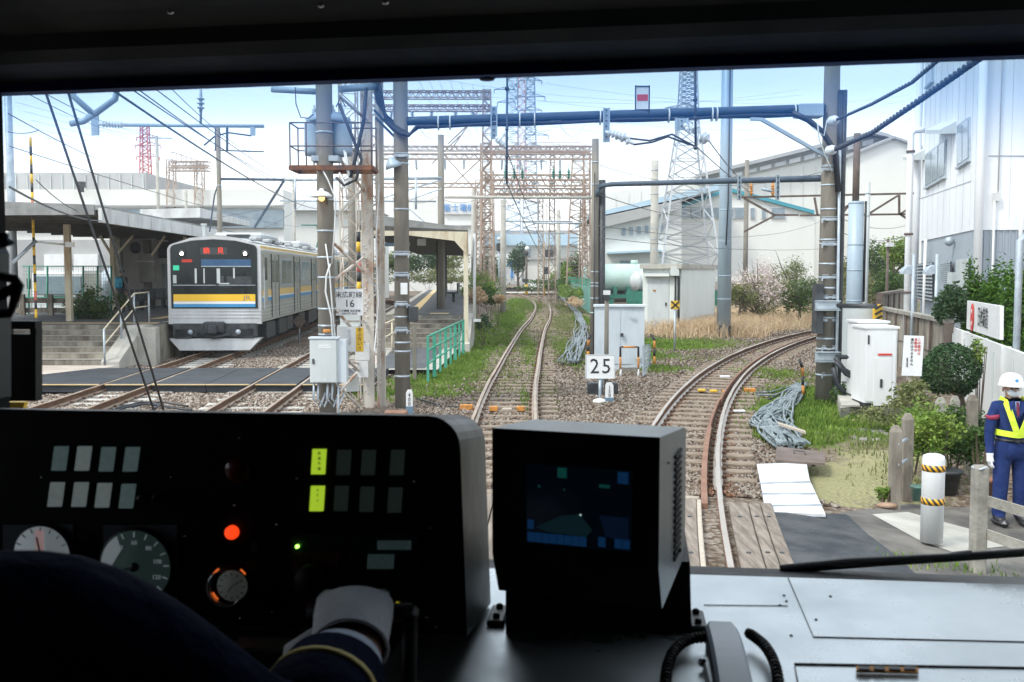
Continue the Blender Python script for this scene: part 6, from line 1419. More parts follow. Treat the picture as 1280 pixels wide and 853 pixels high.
def pot(label,u,vt,vb,Y,r,m_):
    a = at(u,vt,Y); z0 = at(u,vb,Y).z; t = thing('plant_pot',label,'pot',(a.x,Y,z0)); m = MB(); m.lathe([(r * .7,0),(r * .95,(a.z - z0) * .85),(r * 1.08,(a.z - z0) * .86),(r * 1.08,a.z - z0),(r * .9,a.z - z0)],(a.x,Y,z0),seg=20); m.build('pot',m_,t,world=True)
pot('large dark plastic flower pot behind the bollard',1184,587,616,12.0,.17,mt['dark']); pot('small teal glazed pot left of the bollard',1147,607,626,11.4,.075,M('teal_glaze',(.10,.22,.19),(.2,.3,.24),sc=6,rough=.3)); pot('brown clay pot behind the concrete fence',1233,598,622,11.2,.12,M('clay',(.25,.12,.07),rough=.8))
m = MB(); p = G(1109,632,-.18); m.ball(p,.09,1.4,.8,.4,seg=8,rings=5); tag(m.build('small_rock',M('reddish_rock',(.32,.2,.13),(.4,.28,.2),sc=9,rough=.9)),'flat reddish rock below the vivid tuft','rock')
m = MB(); r_ = random.Random(6)
for k in range(46): p = G(1085 + r_.uniform(-22,26),545 + r_.uniform(-8,7),-.2); m.ball(p,r_.uniform(.03,.09),1.2,1,.6,seg=6,rings=4)
o = m.build('rubble',mt['stone']); tag(o,'grey rubble heap in the weeds below the plinth','rubble',kind='stuff')
# far crossing furniture
def simple(label,name,cat,mb,m_): return tag(mb.build(name,m_),label,cat)
sheet('crossing_road',[(-9,124),(9,124),(11,133),(-10,133)],0,mt['conc_light'],px=False,zfun=lambda x,y: .0)
for i,(u,vt,vb,Y,cc) in enumerate(((658,308,362,118,'brown'),(680,302,358,120,'rusty'))):
    x = XU(u,Y,1); t = thing('crossing_signal',['far crossing post with yellow foot, left side','far rusty crossing post with black signal heads, right side'][i],'crossing signal',(x,Y,-.2)); m = MB(); m.cyl((x,Y,-.2),(x,Y,at(u,vt,Y).z),.13); m.build('post',mt[cc],t,world=True)
    m = MB()
    for dz in ((.6,1.6,4.8) if i == 0 else (1.4,2.6,3.0)): m.box((x + (.2 if i else -.1),Y - .2,dz),(.7,.2,.45),bev=.08)
    if i: m.box((x + .6,Y - .1,at(u,317,Y).z),(1.0,.2,.9),bev=.05)
    bt(m,'signal_head','dark',t); m = MB(); m.cyl((x,Y - .02,-.2),(x,Y - .02,1.2),.17); bt(m,'foot','yellow',t)
m = MB(); p = at(659,311,117); m.ball(p,.28); simple('white lamp on top of the far left crossing post','crossing_lamp','lamp',m,mt['white'])
Y = 128; p = at(672,345,Y); t = thing('parked_car','small white car waiting beyond the far level crossing','car',(p.x,Y,-.1)); m = MB(); m.box((p.x,Y + 1.6,.75),(1.7,3.6,.8),bev=.2); m.box((p.x,Y + 1.8,1.35),(1.5,2.2,.6),bev=.25); bt(m,'body','white',t)
m = MB(); m.box((p.x,Y + .6,1.38),(1.3,.1,.42),Mx=Matrix.Rotation(.5,4,'X')); bt(m,'windscreen','wingl',t)
for s in (-1,1): m = MB(); m.cyl((p.x + s * .75 - .1,Y + .5,.2),(p.x + s * .75 + .1,Y + .5,.2),.3); bt(m,'wheel','black',t)
for s in (-1,1): m = MB(); m.box((p.x + s * .6,Y - .22,.8),(.3,.08,.18)); bt(m,'headlight','porc',t)
m = MB(); m.box((p.x,Y - .23,.5),(1.2,.06,.25)); bt(m,'grille','dark',t)
p = at(640,345,150); t = thing('arrow_building','white wall with big blue up arrow beyond the far crossing','sign wall',(p.x,150,-.2)); a = at(618,318,150); b_ = at(652,352,150); m = MB(); m.box(((a.x + b_.x) / 2,151,(a.z + b_.z) / 2),(b_.x - a.x,1.2,a.z - b_.z)); bt(m,'wall','white',t)
m = MB(); q = at(640,335,150.2); s = 150 / F; m.prism([q + Vector((x * s,0,z * s)) for x,z in ((-1.3,-13),(1.3,-13),(1.3,5),(6,2),(6,5),(0,11),(-6,5),(-6,2),(-1.3,5))],(0,.3,0)); bt(m,'arrow','blueink',t)
x = XU(624,88,1); t = thing('crossing_signal','slim far signal post with dark hooded head beside the thin concrete pole','signal',(x,88,-.2)); m = MB(); m.cyl((x,88,-.2),(x,88,at(623,296,88).z),.07); bt(m,'post','galv',t); m = MB(); m.box(at(623.5,309,87.8),(.42,.3,.75),bev=.12); bt(m,'signal_head','dark',t); m = MB(); m.ball(at(623.5,299,87.8),.15); bt(m,'lamp','white',t)
# teal panel fence and tank wagons
t = thing('panel_fence','teal panel fence with mesh top leading toward the tank wagons','fence',(5.6,85,-.2)); A = Vector((XU(737.5,66,1),66,0)); B = Vector((XU(709,108,1),108,0))
m = MB(); nn = Vector((-(B - A).y,(B - A).x,0)).normalized() * .04; m.hexa([A - nn + Vector((0,0,-.25)),B - nn + Vector((0,0,-.25)),B + nn + Vector((0,0,-.25)),A + nn + Vector((0,0,-.25)),A - nn + Vector((0,0,1.55)),B - nn + Vector((0,0,1.55)),B + nn + Vector((0,0,1.55)),A + nn + Vector((0,0,1.55))]); bt(m,'panel','greenp',t)
m = MB()
for k in range(40): c = A.lerp(B,k / 39); m.tube([c + Vector((0,0,1.5)),c + Vector((0,0,2.1))],.02 if k % 4 else .05,4)
for z in (1.65,2.08): m.tube([A + Vector((0,0,z)),B + Vector((0,0,z))],.02,4)
bt(m,'mesh','green',t)
for k in range(3):
    c = A.lerp(B,.3 + k * .28) + Vector((-.25,0,0)); m = MB(); m.box((c.x,c.y,.5),(.25,.2,1.5)); bt(m,'concrete_post','conc_light',t)
def tankcar(label,u0,vc,Y,r,L_,m_,spread=0):
    p = at(u0,vc,Y); t = thing('tank_wagon',label,'tank wagon',(p.x + L_ / 2,Y,-.2)); m = MB(); m.lathe([(.05,0),(r * .6,.08),(r * .9,.3),(r,.6),(r,L_ - .6),(r * .9,L_ - .3),(r * .6,L_ - .08),(.05,L_)],p,axis=(1,spread,0),seg=28); m.build('tank',mt[m_],t,world=True)
    m = MB(); q = Vector((1,spread,0)).normalized(); c = p + q * L_ / 2; rz = math.atan2(q.y,q.x); m.box((c.x,c.y,.55),(L_ * .92,2.0,.3),rz=rz)
    for k in range(8): m.box(tuple(p + q * (L_ * (k + .5) / 8) + Vector((0,0,-r * .7)))[:2] + (1.0,),(.3,2.1,.7),rz=rz)
    for s in (.18,.26,.74,.82):
        for sy in (-.9,.9): m.cyl(tuple((p + q * L_ * s + Vector((0,sy,0))).to_2d()) + (.2,),tuple((p + q * L_ * s + Vector((0,sy + .15,0))).to_2d()) + (.2,),.42)
    bt(m,'underframe','dkgreen',t)
    m = MB()
    c2 = p + q * L_ * .5; m.cyl(c2 + Vector((0,0,r - .05)),c2 + Vector((0,0,r + .3)),.3); m.build('dome',mt[m_],t,world=True)
    m = MB()
    for s in (.05,.5,.95): c3 = p + q * L_ * s; m.lathe([(r + .02,-.06),(r + .02,.06)],c3,axis=(q.x,q.y,0),seg=28)
    m.build('band',mt['greybox' if m_ == 'bluebox' else m_],t,world=True)
tankcar('large mint green tank wagon behind the teal fence',726,347,84,1.15,9,'mint')
tankcar('pale grey tank wagon end just left of the equipment hut',789,352,62,.62,6,'greybox',.4)
# ------------------------------------------------------------------ people
def human(name,label,J,Rd,mats,facefn,scale=1,sub=2,group=None,loc=(0,0,0),extra_edges=(),parent_rz=0):
    """J: dict joint -> xyz ; edges fixed; skin modifier grown into one mesh"""
    E = [('pelvis','waist'),('waist','chest'),('chest','neckb'),('neckb','neck'),('neck','headm'),('headm','headt'),
         ('chest','shL'),('shL','elL'),('elL','wrL'),('wrL','haL'),('chest','shR'),('shR','elR'),('elR','wrR'),('wrR','haR'),
         ('pelvis','hipL'),('hipL','knL'),('knL','anL'),('anL','toL'),('pelvis','hipR'),('hipR','knR'),('knR','anR'),('anR','toR')] + list(extra_edges)
    E = [e for e in E if e[0] in J and e[1] in J]
    keys = list(J.keys()); ix = {k: i for i,k in enumerate(keys)}
    me = bpy.data.meshes.new(name + '_skel'); me.from_pydata([J[k] for k in keys],[(ix[a],ix[b]) for a,b in E],[])
    o = bpy.data.objects.new(name + '_skel',me); COL.objects.link(o)
    mo = o.modifiers.new('skin','SKIN'); mo.use_smooth_shade = True
    sv = me.skin_vertices[0].data
    for k in keys: r = Rd[k]; sv[ix[k]].radius = (r,r) if not isinstance(r,tuple) else r; sv[ix[k]].use_root = (k == 'pelvis' or (k == keys[0] and 'pelvis' not in J))
    ms = o.modifiers.new('sub','SUBSURF'); ms.levels = sub; ms.render_levels = sub
    bpy.context.view_layer.update(); dg = bpy.context.evaluated_depsgraph_get()
    m2 = bpy.data.meshes.new_from_object(o.evaluated_get(dg)); bpy.data.objects.remove(o); m2.name = name
    for m_ in mats: m2.materials.append(m_)
    for p in m2.polygons: p.material_index = facefn(p.center); p.use_smooth = True
    b = bpy.data.objects.new(name,m2); COL.objects.link(b); b.location = loc; b.rotation_euler = (0,0,parent_rz); tag(b,label,'person',group)
    WM[b.name] = Matrix.Translation(Vector(loc)) @ Matrix.Rotation(parent_rz,4,'Z'); return b
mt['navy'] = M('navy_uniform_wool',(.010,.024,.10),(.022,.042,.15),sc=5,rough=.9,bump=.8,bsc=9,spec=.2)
mt['skin'] = M('skin',(.40,.23,.16),rough=.6)
mt['glove'] = M('white_cotton_glove',(.82,.83,.85),(.72,.73,.76),sc=14,rough=.9,bump=.2,bsc=60)
mt['vest'] = M('fluorescent_yellow_strap',(.72,.90,.05),(.62,.82,.05),sc=8,rough=.6)
mt['shoe'] = M('black_shoe_leather',(.02,.02,.022),rough=.35)
mt['hair'] = M('dark_hair',(.02,.016,.013),rough=.7)
# guard (facing the camera, local +y away from the camera)
GX,GY,GZ = XU(1261,10.76,-.3),10.76,-.30
J = dict(pelvis=(0,0,.86),waist=(0,.0,1.0),chest=(0,0,1.20),neckb=(0,0,1.36),neck=(-.02,-.01,1.42),headm=(-.035,-.02,1.50),headt=(-.035,-.015,1.59),
         shL=(-.19,0,1.305),elL=(-.245,.01,1.04),wrL=(-.25,-.03,.82),haL=(-.25,-.045,.74),shR=(.19,0,1.305),elR=(.245,.01,1.04),wrR=(.25,-.03,.82),haR=(.25,-.045,.74),
         hipL=(-.10,0,.80),knL=(-.11,-.01,.45),anL=(-.11,.02,.09),toL=(-.13,-.12,.045),hipR=(.10,0,.80),knR=(.11,-.01,.45),anR=(.12,.02,.09),toR=(.15,-.12,.045))
Rd = dict(pelvis=(.155,.11),waist=(.150,.11),chest=(.165,.12),neckb=(.08,.075),neck=.055,headm=(.078,.09),headt=(.07,.085),shL=.075,elL=.058,wrL=.045,haL=.032,shR=.075,elR=.058,wrR=.045,haR=.032,
          hipL=.105,knL=.085,anL=.075,toL=.042,hipR=.105,knR=.085,anR=.075,toR=.042)
def gface(c):
    if c.z < .10: return 3
    if c.z > 1.395: return 1
    if abs(c.x) > .2 and c.z < .80: return 2
    return 0
guard = human('person','crossing guard in navy uniform, white helmet and yellow straps standing on the pavement',J,Rd,[mt['navy'],mt['skin'],mt['glove'],mt['shoe']],gface,loc=(GX,GY,GZ))
hx,hy = -.035,-.02
def hand(parent,base,d,out,mat_,s=1.0,curl=.4,thumb=None,name='hand'):
    """palm and five fingers; d = direction of the fingers, out = back-of-hand normal"""
    d = Vector(d).normalized(); out = Vector(out).normalized(); side = d.cross(out).normalized(); base = Vector(base); m = MB()
    a = base; P = [a,a + d * .035 * s,a + d * .075 * s]
    m.tube([a - d * .012 * s,a + d * .02 * s,a + d * .06 * s,a + d * .088 * s],[.026 * s,.033 * s,.036 * s,.030 * s],10)
    for k,(o,L_) in enumerate(((-.030,.066),(-.011,.078),(.009,.074),(.028,.058))):
        st = a + d * .080 * s + side * o * s; L_ = L_ * s; d1 = (d - out * curl * .6).normalized(); d2 = (d - out * curl * 2.0).normalized(); d3 = (d * .4 - out * curl * 3).normalized()
        p1 = st + d1 * L_ * .45; p2 = p1 + d2 * L_ * .32; p3 = p2 + d3 * L_ * .25; m.tube([st - d * .02 * s,st,p1,p2,p3],[.0095 * s,.0105 * s,.0098 * s,.009 * s,.0065 * s],8)
    th = -side if thumb is None else Vector(thumb).normalized()
    st = a + d * .02 * s + th * .022 * s; p1 = st + (th * .8 + d * .7 - out * .2).normalized() * .036 * s; p2 = p1 + (d * 1 + th * .15 - out * .35).normalized() * .03 * s
    m.tube([st - th * .01 * s,st,p1,p2],[.012 * s,.0135 * s,.0115 * s,.0085 * s],8)
    return m.build(name,mat_,parent)
for s in (-1,1): hand(guard,(s * .25,-.035,.785),(0,-.12,-1),(s,-.1,0),mt['glove'],1.0,.25,thumb=(0,-1,-.1),name='glove')
m = MB(); m.lathe([(.135,-.012),(.128,.0),(.122,.03),(.112,.07),(.085,.108),(.045,.127),(.004,.132)],(hx,hy + .005,1.545),seg=28)
m.prism([(hx + .125 * math.cos(a),hy - .02 + .17 * math.sin(a) * (1 if math.sin(a) < 0 else .7),1.535) for a in [k * math.pi / 12 for k in range(24)]],(0,0,.012)); m.build('helmet',mt['white'],guard)
m = MB(); m.cyl((hx,hy - .105,1.60),(hx,hy - .125,1.603),.016,seg=10); m.build('emblem',mt['blueink'],guard)
m = MB(); m.ball((hx,hy - .052,1.462),.062,1.0,.75,.78); m.build('face_mask',M('mask_cloth',(.55,.58,.62),(.64,.67,.70),sc=30,rough=.9,bump=.4,bsc=40),guard)
m = MB(); m.tube([(hx - .075,hy,1.50),(hx - .06,hy - .08,1.455)],.003,4); m.tube([(hx + .075,hy,1.50),(hx + .06,hy - .08,1.455)],.003,4); m.build('mask_loop',mt['glove'],guard)
m = MB()
for s in (-1,1): m.ball((hx + s * .03,hy - .088,1.512),.010,1.3,.5,.8,seg=8,rings=6)
m.build('eye',mt['hair'],guard)
m = MB()
for s in (-1,1): m.tube([(hx + s * .03 + .026 * math.cos(a),hy - .102,1.511 + .017 * math.sin(a)) for a in [k * math.pi / 6 for k in range(13)]],.0025,4)
m.tube([(hx - .008,hy - .104,1.514),(hx + .008,hy - .104,1.514)],.0025,4); m.build('glasses',mt['hair'],guard)
m = MB(); m.ball((hx,hy - .1,1.492),.014,.8,1,1.3,seg=8,rings=6); m.build('nose',mt['skin'],guard)
for s in (-1,1): m = MB(); m.ball((hx + s * .082,hy + .01,1.495),.022,.45,.8,1.2,seg=8,rings=6); m.build('ear',mt['skin'],guard)
# reflective straps: two over the shoulders meeting at the belt, one round the waist
def strap(path,w,m_,nm,th=.012):
    m = MB(); P = [Vector(p) for p in path]; L_ = []
    for i,p in enumerate(P):
        t_ = (P[min(i + 1,len(P) - 1)] - P[max(i - 1,0)]).normalized(); n_ = Vector((p.x,p.y,0)); n_ = n_ / max(n_.length,.01) if n_.length > .03 else Vector((0,-1,0)); sd = t_.cross(n_).normalized() * w / 2; L_.append((p - sd,p + sd,p + sd + n_ * th,p - sd + n_ * th))
    vs = [q for r in L_ for q in r]; fs = []
    for i in range(len(P) - 1):
        for k in range(4): fs.append((i * 4 + k,i * 4 + (k + 1) % 4,i * 4 + 4 + (k + 1) % 4,i * 4 + 4 + k))
    m.add(vs,fs); return m.build(nm,m_,guard)
strap([(-.105,.10,1.33),(-.115,.02,1.385),(-.112,-.07,1.365),(-.098,-.125,1.28),(-.07,-.148,1.17),(-.035,-.150,1.07),(-.01,-.143,1.01)],.062,mt['vest'],'reflective_strap')
strap([(.105,.10,1.33),(.115,.02,1.385),(.112,-.07,1.365),(.098,-.125,1.28),(.07,-.148,1.17),(.035,-.150,1.07),(.01,-.143,1.01)],.062,mt['vest'],'reflective_strap')
strap([(.172 * math.sin(a),-.138 * math.cos(a),1.01 + .02 * abs(math.sin(a))) for a in [k * math.pi / 12 for k in range(25)]],.062,mt['vest'],'reflective_belt',.014)
m = MB(); m.tube([(.158 * math.sin(a),-.125 * math.cos(a),.945) for a in [k * math.pi / 10 for k in range(21)]],.018,6); m.box((-.01,-.142,.945),(.05,.02,.035)); m.build('belt',mt['shoe'],guard)
m = MB(); m.lathe([(.168,-.19),(.162,-.1),(.150,0)],(0,0,.94),seg=28); o = m.build('jacket_skirt',mt['navy'],guard); o.scale = (1,.78,1)
m = MB(); m.prism([(-.045,-.13,1.375),(.005,-.13,1.375),(-.01,-.142,1.21),(-.03,-.142,1.21)],(0,-.006,0)); m.build('shirt',M('pale_blue_shirt',(.30,.42,.66),rough=.8),guard)
m = MB(); m.prism([(-.033,-.137,1.37),(-.009,-.137,1.37),(-.004,-.15,1.25),(-.02,-.152,1.20),(-.036,-.15,1.25)],(0,-.008,0)); m.build('tie',M('dark_red_tie',(.16,.02,.05),rough=.7),guard)
for s in (-1,1): m = MB(); m.prism([(s * .04 - .02,-.128,1.385),(s * .085 - .02,-.118,1.36),(s * .08 - .02,-.14,1.29),(s * .008 - .02,-.15,1.19)],(0,-.01,0)); m.build('lapel',mt['navy'],guard)
m = MB(); m.box((.105,-.152,1.17),(.05,.006,.035)); m.build('name_badge',mt['glove'],guard)
m = MB(); m.lathe([(.074,-.045),(.078,0)],(-.212,0,1.22),axis=(-.2,0,1),seg=16); m.build('armband',M('red_armband',(.30,.03,.07),rough=.7),guard)
for s in (-1,1): m = MB(); m.box((s * .128,-.06,.045),(.095,.27,.08),rz=-s * .12,bev=.035); m.build('shoe',mt['shoe'],guard)

# passenger walking away along the left platform, facing away from the camera
PZ = .92; PX,PY = XU(153,38.4,.9),38.4
J2 = dict(pelvis=(0,0,.90),waist=(0,.01,1.03),chest=(.0,.02,1.22),neckb=(0,.03,1.40),neck=(0,.04,1.45),headm=(0,.05,1.54),headt=(0,.05,1.64),shL=(-.17,.02,1.33),elL=(-.22,-.04,1.08),wrL=(-.2,.08,.88),haL=(-.19,.11,.80),
          shR=(.17,.02,1.33),elR=(.23,-.08,1.1),wrR=(.22,-.12,.88),haR=(.22,-.13,.80),hipL=(-.09,0,.86),knL=(-.09,.12,.48),anL=(-.09,.10,.08),toL=(-.09,.23,.04),hipR=(.09,0,.86),knR=(.09,.0,.47),anR=(.10,-.16,.10),toR=(.10,-.06,.04))
Rd2 = dict(Rd); Rd2['pelvis'] = (.15,.11)
ps = human('person','passenger in dark clothes and cap walking on the left platform with a blue backpack',J2,Rd2,[M('dark_coat',(.025,.028,.035),(.04,.04,.05),sc=6,rough=.9),mt['skin'],mt['shoe']],lambda c: 2 if c.z < .09 else (1 if (c.z > 1.43 or (abs(c.x) > .15 and c.z < .84 and c.z > .7)) else 0),loc=(PX,PY,PZ),parent_rz=R(-8))
m = MB(); m.box((-.03,-.16,1.17),(.30,.17,.42),bev=.06); m.box((-.03,-.26,1.08),(.22,.06,.18),bev=.03); m.build('backpack',M('bright_blue_backpack_nylon',(.02,.28,.42),(.03,.35,.5),sc=8,rough=.6),ps)
m = MB()
for s in (-1,1): m.tube([(s * .1,-.08,1.36),(s * .11,.06,1.37),(s * .1,.13,1.2),(s * .12,-.04,1.02)],.018,5)
m.build('shoulder_strap',mt['dark'],ps)
m = MB(); m.ball((0,.05,1.60),.10,1,1.1,.75); m.build('cap',M('black_cap',(.015,.015,.02),rough=.8),ps)
for s in (-1,1): hand(ps,(J2['wrL'] if s < 0 else J2['wrR']),(0,.2,-1),(s,0,0),mt['skin'],.9,.3,thumb=(0,1,0))

# ------------------------------------------------------------------ left platform
PE = lambda y: X1(y) - 1.45
t = thing('left_platform','station platform with steps at its near end, left of the commuter train','platform',(-13,34,-.2))
m = MB(); y0 = 29.6; y1 = 110
m.hexa([(-17.5,y0,-.3),(PE(y0),y0,-.3),(PE(y1),y1,-.3),(-24,y1,-.3),(-17.5,y0,PZ),(PE(y0),y0,PZ),(PE(y1),y1,PZ),(-24,y1,PZ)]); bt(m,'side_wall','conc_dirty',t)
m = MB(); m.hexa([(-17.5,y0,PZ + .002),(PE(y0) - .02,y0,PZ + .002),(PE(y1) - .02,y1,PZ + .002),(-24,y1,PZ + .002),(-17.5,y0,PZ + .02),(PE(y0) - .02,y0,PZ + .02),(PE(y1) - .02,y1,PZ + .02),(-24,y1,PZ + .02)]); bt(m,'surface','plat',t)
def strip(x0f,x1f,ya,yb,z):
    m = MB(); m.hexa([(x0f(ya),ya,z - .005),(x1f(ya),ya,z - .005),(x1f(yb),yb,z - .005),(x0f(yb),yb,z - .005),(x0f(ya),ya,z + .004),(x1f(ya),ya,z + .004),(x1f(yb),yb,z + .004),(x0f(yb),yb,z + .004)]); return m
strip(lambda y: PE(y) - .32,lambda y: PE(y) + .03,31,100,PZ + .02).build('edge_coping',mt['conc_light'],t,world=True)
strip(lambda y: PE(y) - 1.3,lambda y: PE(y) - .95,33,100,PZ + .03).build('tactile_strip',mt['tactile'],t,world=True)
m = MB(); m.box((-14,30.2,PZ + .027),(6.5,.35,.01)); bt(m,'tactile_strip','tactile',t)
SX0,SX1 = -17.5,-11.2
NS = 6
for k in range(NS):
    zt = PZ - (k + 1) * (PZ + .05) / (NS + 1) + .01; yk = 29.55 - k * .40
    m = MB(); m.box(((SX0 + SX1) / 2,yk - .2,(zt - .3) / 2),(SX1 - SX0,.41,zt + .3)); st = bt(m,'step','conc_dirty',t)
    m = MB(); m.box(((SX0 + SX1) / 2,yk - .39,zt + .003),(SX1 - SX0,.06,.012)); bt(m,'nosing','conc_light',st)
# flank wall (sloping) and pillar
m = MB(); m.prism([(SX1 + .0,27.0,-.2),(SX1,27.0,.05),(SX1,28.9,PZ + .02),(SX1,29.7,PZ + .02),(SX1,29.7,-.2)],(.5,0,0)); bt(m,'flank_wall','conc_light',t)
m = MB(); m.prism([(SX1 + .5,28.4,-.2),(SX1 + 1.0,28.4,-.2),(PE(30),29.7,-.2),(SX1 + .5,29.7,-.2)],(0,0,PZ + .15)); bt(m,'corner_block','conc_light',t)
m = MB()
for k in range(3): m.box((-11.0,28.6,.1),(.01,.01,.01))
# handrail on the steps
t = thing('handrail','pale tubular handrail on the steps of the left platform','handrail',(SX1,28,.9)); m = MB()
for z in (0,-.42): m.tube([(SX1 + .1,27.0,.92 + z),(SX1 + .12,29.2,1.86 + z),(SX1 + .12,30.4,1.88 + z)],.022,8)
bt(m,'rail','cream',t)
for (y,z1,z0) in ((27.0,.94,-.1),(28.2,1.42,.6),(29.2,1.86,.9),(30.4,1.88,.9)): m = MB(); m.cyl((SX1 + .11,y,z0),(SX1 + .11,y,z1),.028); bt(m,'post','galv',t)
# canopy
t = thing('station_canopy','grey weathered canopy roof over the left platform','canopy',(-14,40,PZ)); cz = at(140,268,26).z
CE = lambda y: PE(y) - .55
ya,yb = 26.2,70; m = MB()
m.hexa([(-18.6,ya,cz + .32),(CE(ya),ya,cz + .12),(CE(yb),yb,cz + .12),(-21.4,yb,cz + .32),(-18.6,ya,cz + .50),(CE(ya),ya,cz + .25),(CE(yb),yb,cz + .25),(-21.4,yb,cz + .5)]); bt(m,'roof','canopy',t)
m = MB(); m.hexa([(-18.6,ya - .02,cz - .05),(CE(ya) - .1,ya - .02,cz + .0),(CE(ya) - .1,ya + .1,cz + .0),(-18.6,ya + .1,cz - .05),(-18.6,ya - .02,cz + .52),(CE(ya) - .1,ya - .02,cz + .26),(CE(ya) - .1,ya + .1,cz + .26),(-18.6,ya + .1,cz + .52)]); bt(m,'end_board','canopy',t)
for k in range(24):
    y = 26.2 + k * 2.2; m = MB(); m.hexa([(CE(y),y,cz - .20),(CE(y) + .1,y,cz - .20),(CE(y + 2.15) + .1,y + 2.15,cz - .20),(CE(y + 2.15),y + 2.15,cz - .20),(CE(y),y,cz + .18),(CE(y) + .1,y,cz + .18),(CE(y + 2.15) + .1,y + 2.15,cz + .18),(CE(y + 2.15),y + 2.15,cz + .18)]); bt(m,'fascia','canopyw',t)
m = MB()
for k in range(26): y = 26.4 + k * 2; m.box(((-18.6 + CE(y)) / 2 - .2,y,cz + .08),(abs(CE(y) + 18.6) - .4,.10,.14))
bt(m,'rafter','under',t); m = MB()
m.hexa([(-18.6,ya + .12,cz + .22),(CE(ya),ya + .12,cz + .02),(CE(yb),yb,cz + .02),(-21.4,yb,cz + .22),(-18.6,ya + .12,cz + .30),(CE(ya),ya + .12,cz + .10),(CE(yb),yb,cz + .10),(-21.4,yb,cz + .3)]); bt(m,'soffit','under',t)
for k,(u,v) in enumerate(((152,287),(200,292),(234,296))):
    p = at(u,v,(29,33,38)[k]); m = MB(); m.box((p.x,p.y,cz + .0),(.9,.16,.06),rz=1.55); lt = m.build('strip_lamp',M('warm_strip_lamp',(.8,.7,.45),emit=(1,.72,.38),es=5),t,world=True); lt.location = (0,0,0)
for (u,Y) in ((86,31.5),(142,41)):
    x = XU(u,Y,2); m = MB(); m.box((x,Y,(cz + PZ) / 2),(.17,.17,cz - PZ)); c_ = bt(m,'column','cream',t)
for k in range(7): y = 42 + k * 5; m = MB(); m.box((PE(y) - 2.4,y,(cz + PZ) / 2),(.16,.16,cz - PZ)); bt(m,'column','cream',t)
m = MB(); a = at(146,300,36); m.tube([(XU(142,41,3),41,cz - .9),(XU(158,41,3) + .3,41,cz)],.06,4); m.tube([(XU(142,41,3),41,cz - .9),(XU(126,41,3),41,cz)],.06,4); m.tube([(XU(190,41,3),41,cz - .8),(XU(207,41,3),41,cz)],.06,4); bt(m,'bracket','cream',t)
# white trim of the second roof seen above the train
m = MB(); a = at(250,272,44); b_ = at(312,283,60); m.prism([a,b_,b_ + Vector((0,0,.30)),a + Vector((0,0,.42))],(-3,1,0)); tag(m.build('roof_edge',mt['canopyw']),'white-edged farther roof of the station above the train','roof')
# station wall
t = thing('station_building','aged cream station wall with pillars under the left canopy','building',(-16,48,PZ))
a = at(142,395,44); b_ = at(212,395,47); m = MB(); m.hexa([(a.x,a.y,PZ),(b_.x,b_.y,PZ),(b_.x - 2,b_.y + 6,PZ),(a.x - 2,a.y + 6,PZ),(a.x,a.y,cz + .1),(b_.x,b_.y,cz + .1),(b_.x - 2,b_.y + 6,cz + .1),(a.x - 2,a.y + 6,cz + .1)]); bt(m,'wall','wallcream',t)
dv = (b_ - a).normalized(); nv = Vector((dv.y,-dv.x,0))
def onwall(u,v): return hitplane(u,v,a,nv)
m = MB()
for u in (150,186): p = onwall(u,360); m.box((p.x,p.y - .1,(cz + PZ) / 2),(.3,.3,cz - PZ))
bt(m,'pillar','concg',t)
m = MB(); p = onwall(168,310); m.cyl(p + nv * .02,p + nv * .12,.26,seg=18); bt(m,'clock','dark',t)
m = MB(); p = onwall(200,313); m.box(p + nv * .3,(.6,.1,.75)); bt(m,'hanging_sign','dark',t)
m = MB(); p = onwall(175,335); m.box(p + nv * .03,(1.3,.04,1.3)); bt(m,'notice_panel','conc_light',t)
m = MB(); p = onwall(203,350); m.box(p + nv * .03,(.5,.04,1.5)); bt(m,'door','greybox',t)
m = MB(); p = onwall(170,327); m.box(p + nv * .1,(1.6,.12,.06)); bt(m,'handle_bar','white',t)
for i,(u,Y) in enumerate(((170,41),(184,42.5),(198,44))):
    x = XU(u,Y,1); t = thing('bench',['dark platform bench nearest the steps','dark platform bench in the middle of three','dark platform bench closest to the train'][i],'bench',(x,Y,PZ));
    m = MB(); m.box((x,Y,PZ + .42),(.62,.42,.06)); bt(m,'seat','dark',t); m = MB()
    for s in (-1,0,1): m.box((x + s * .2,Y + .2,PZ + .66),(.17,.05,.42))
    bt(m,'backrest','dark',t)
    for s in (-1,1): m = MB(); m.box((x + s * .22,Y,PZ + .2),(.06,.35,.4)); bt(m,'leg','dark',t)
# fence beyond the steps and truck
t = thing('wire_fence','green wire mesh fence behind the left steps','fence',at(90,390,40)); m = MB()
for u in (36,59,104,122,139): m.tube([at(u,333,40),at(u,402,40)],.04,5)
for v in (333,372): m.tube([at(28,v,40),at(140,v,40)],.03,4)
bt(m,'frame','green',t); m = MB()
for k in range(36): m.tube([at(30 + k * 3.1,333,40.02),at(30 + k * 3.1,402,40.02)],.006,3)
for k in range(16): m.tube([at(28,335 + k * 4.2,40.02),at(140,335 + k * 4.2,40.02)],.006,3)
bt(m,'mesh','green',t)
t = thing('board_fence','dark grey low board fence with posts behind the left steps','fence',at(70,395,36)); m = MB()
for v in (376,388): a = at(20,v,36); b_ = at(100,v,36); m.box((a + b_) / 2,(b_.x - a.x,.06,.18))
bt(m,'rail','conc_dirty',t)
for u in (28,63,98): m = MB(); a = at(u,368,35.9); m.box((a.x,35.9,(a.z + .1) / 2),(.16,.12,a.z - .1)); bt(m,'post','conc_dirty',t)
Y = 46; p = at(72,400,Y); tz = -.1; t = thing('tank_truck','white tanker truck parked behind the green wire fence','truck',(p.x,Y,tz)); S_ = Y / F
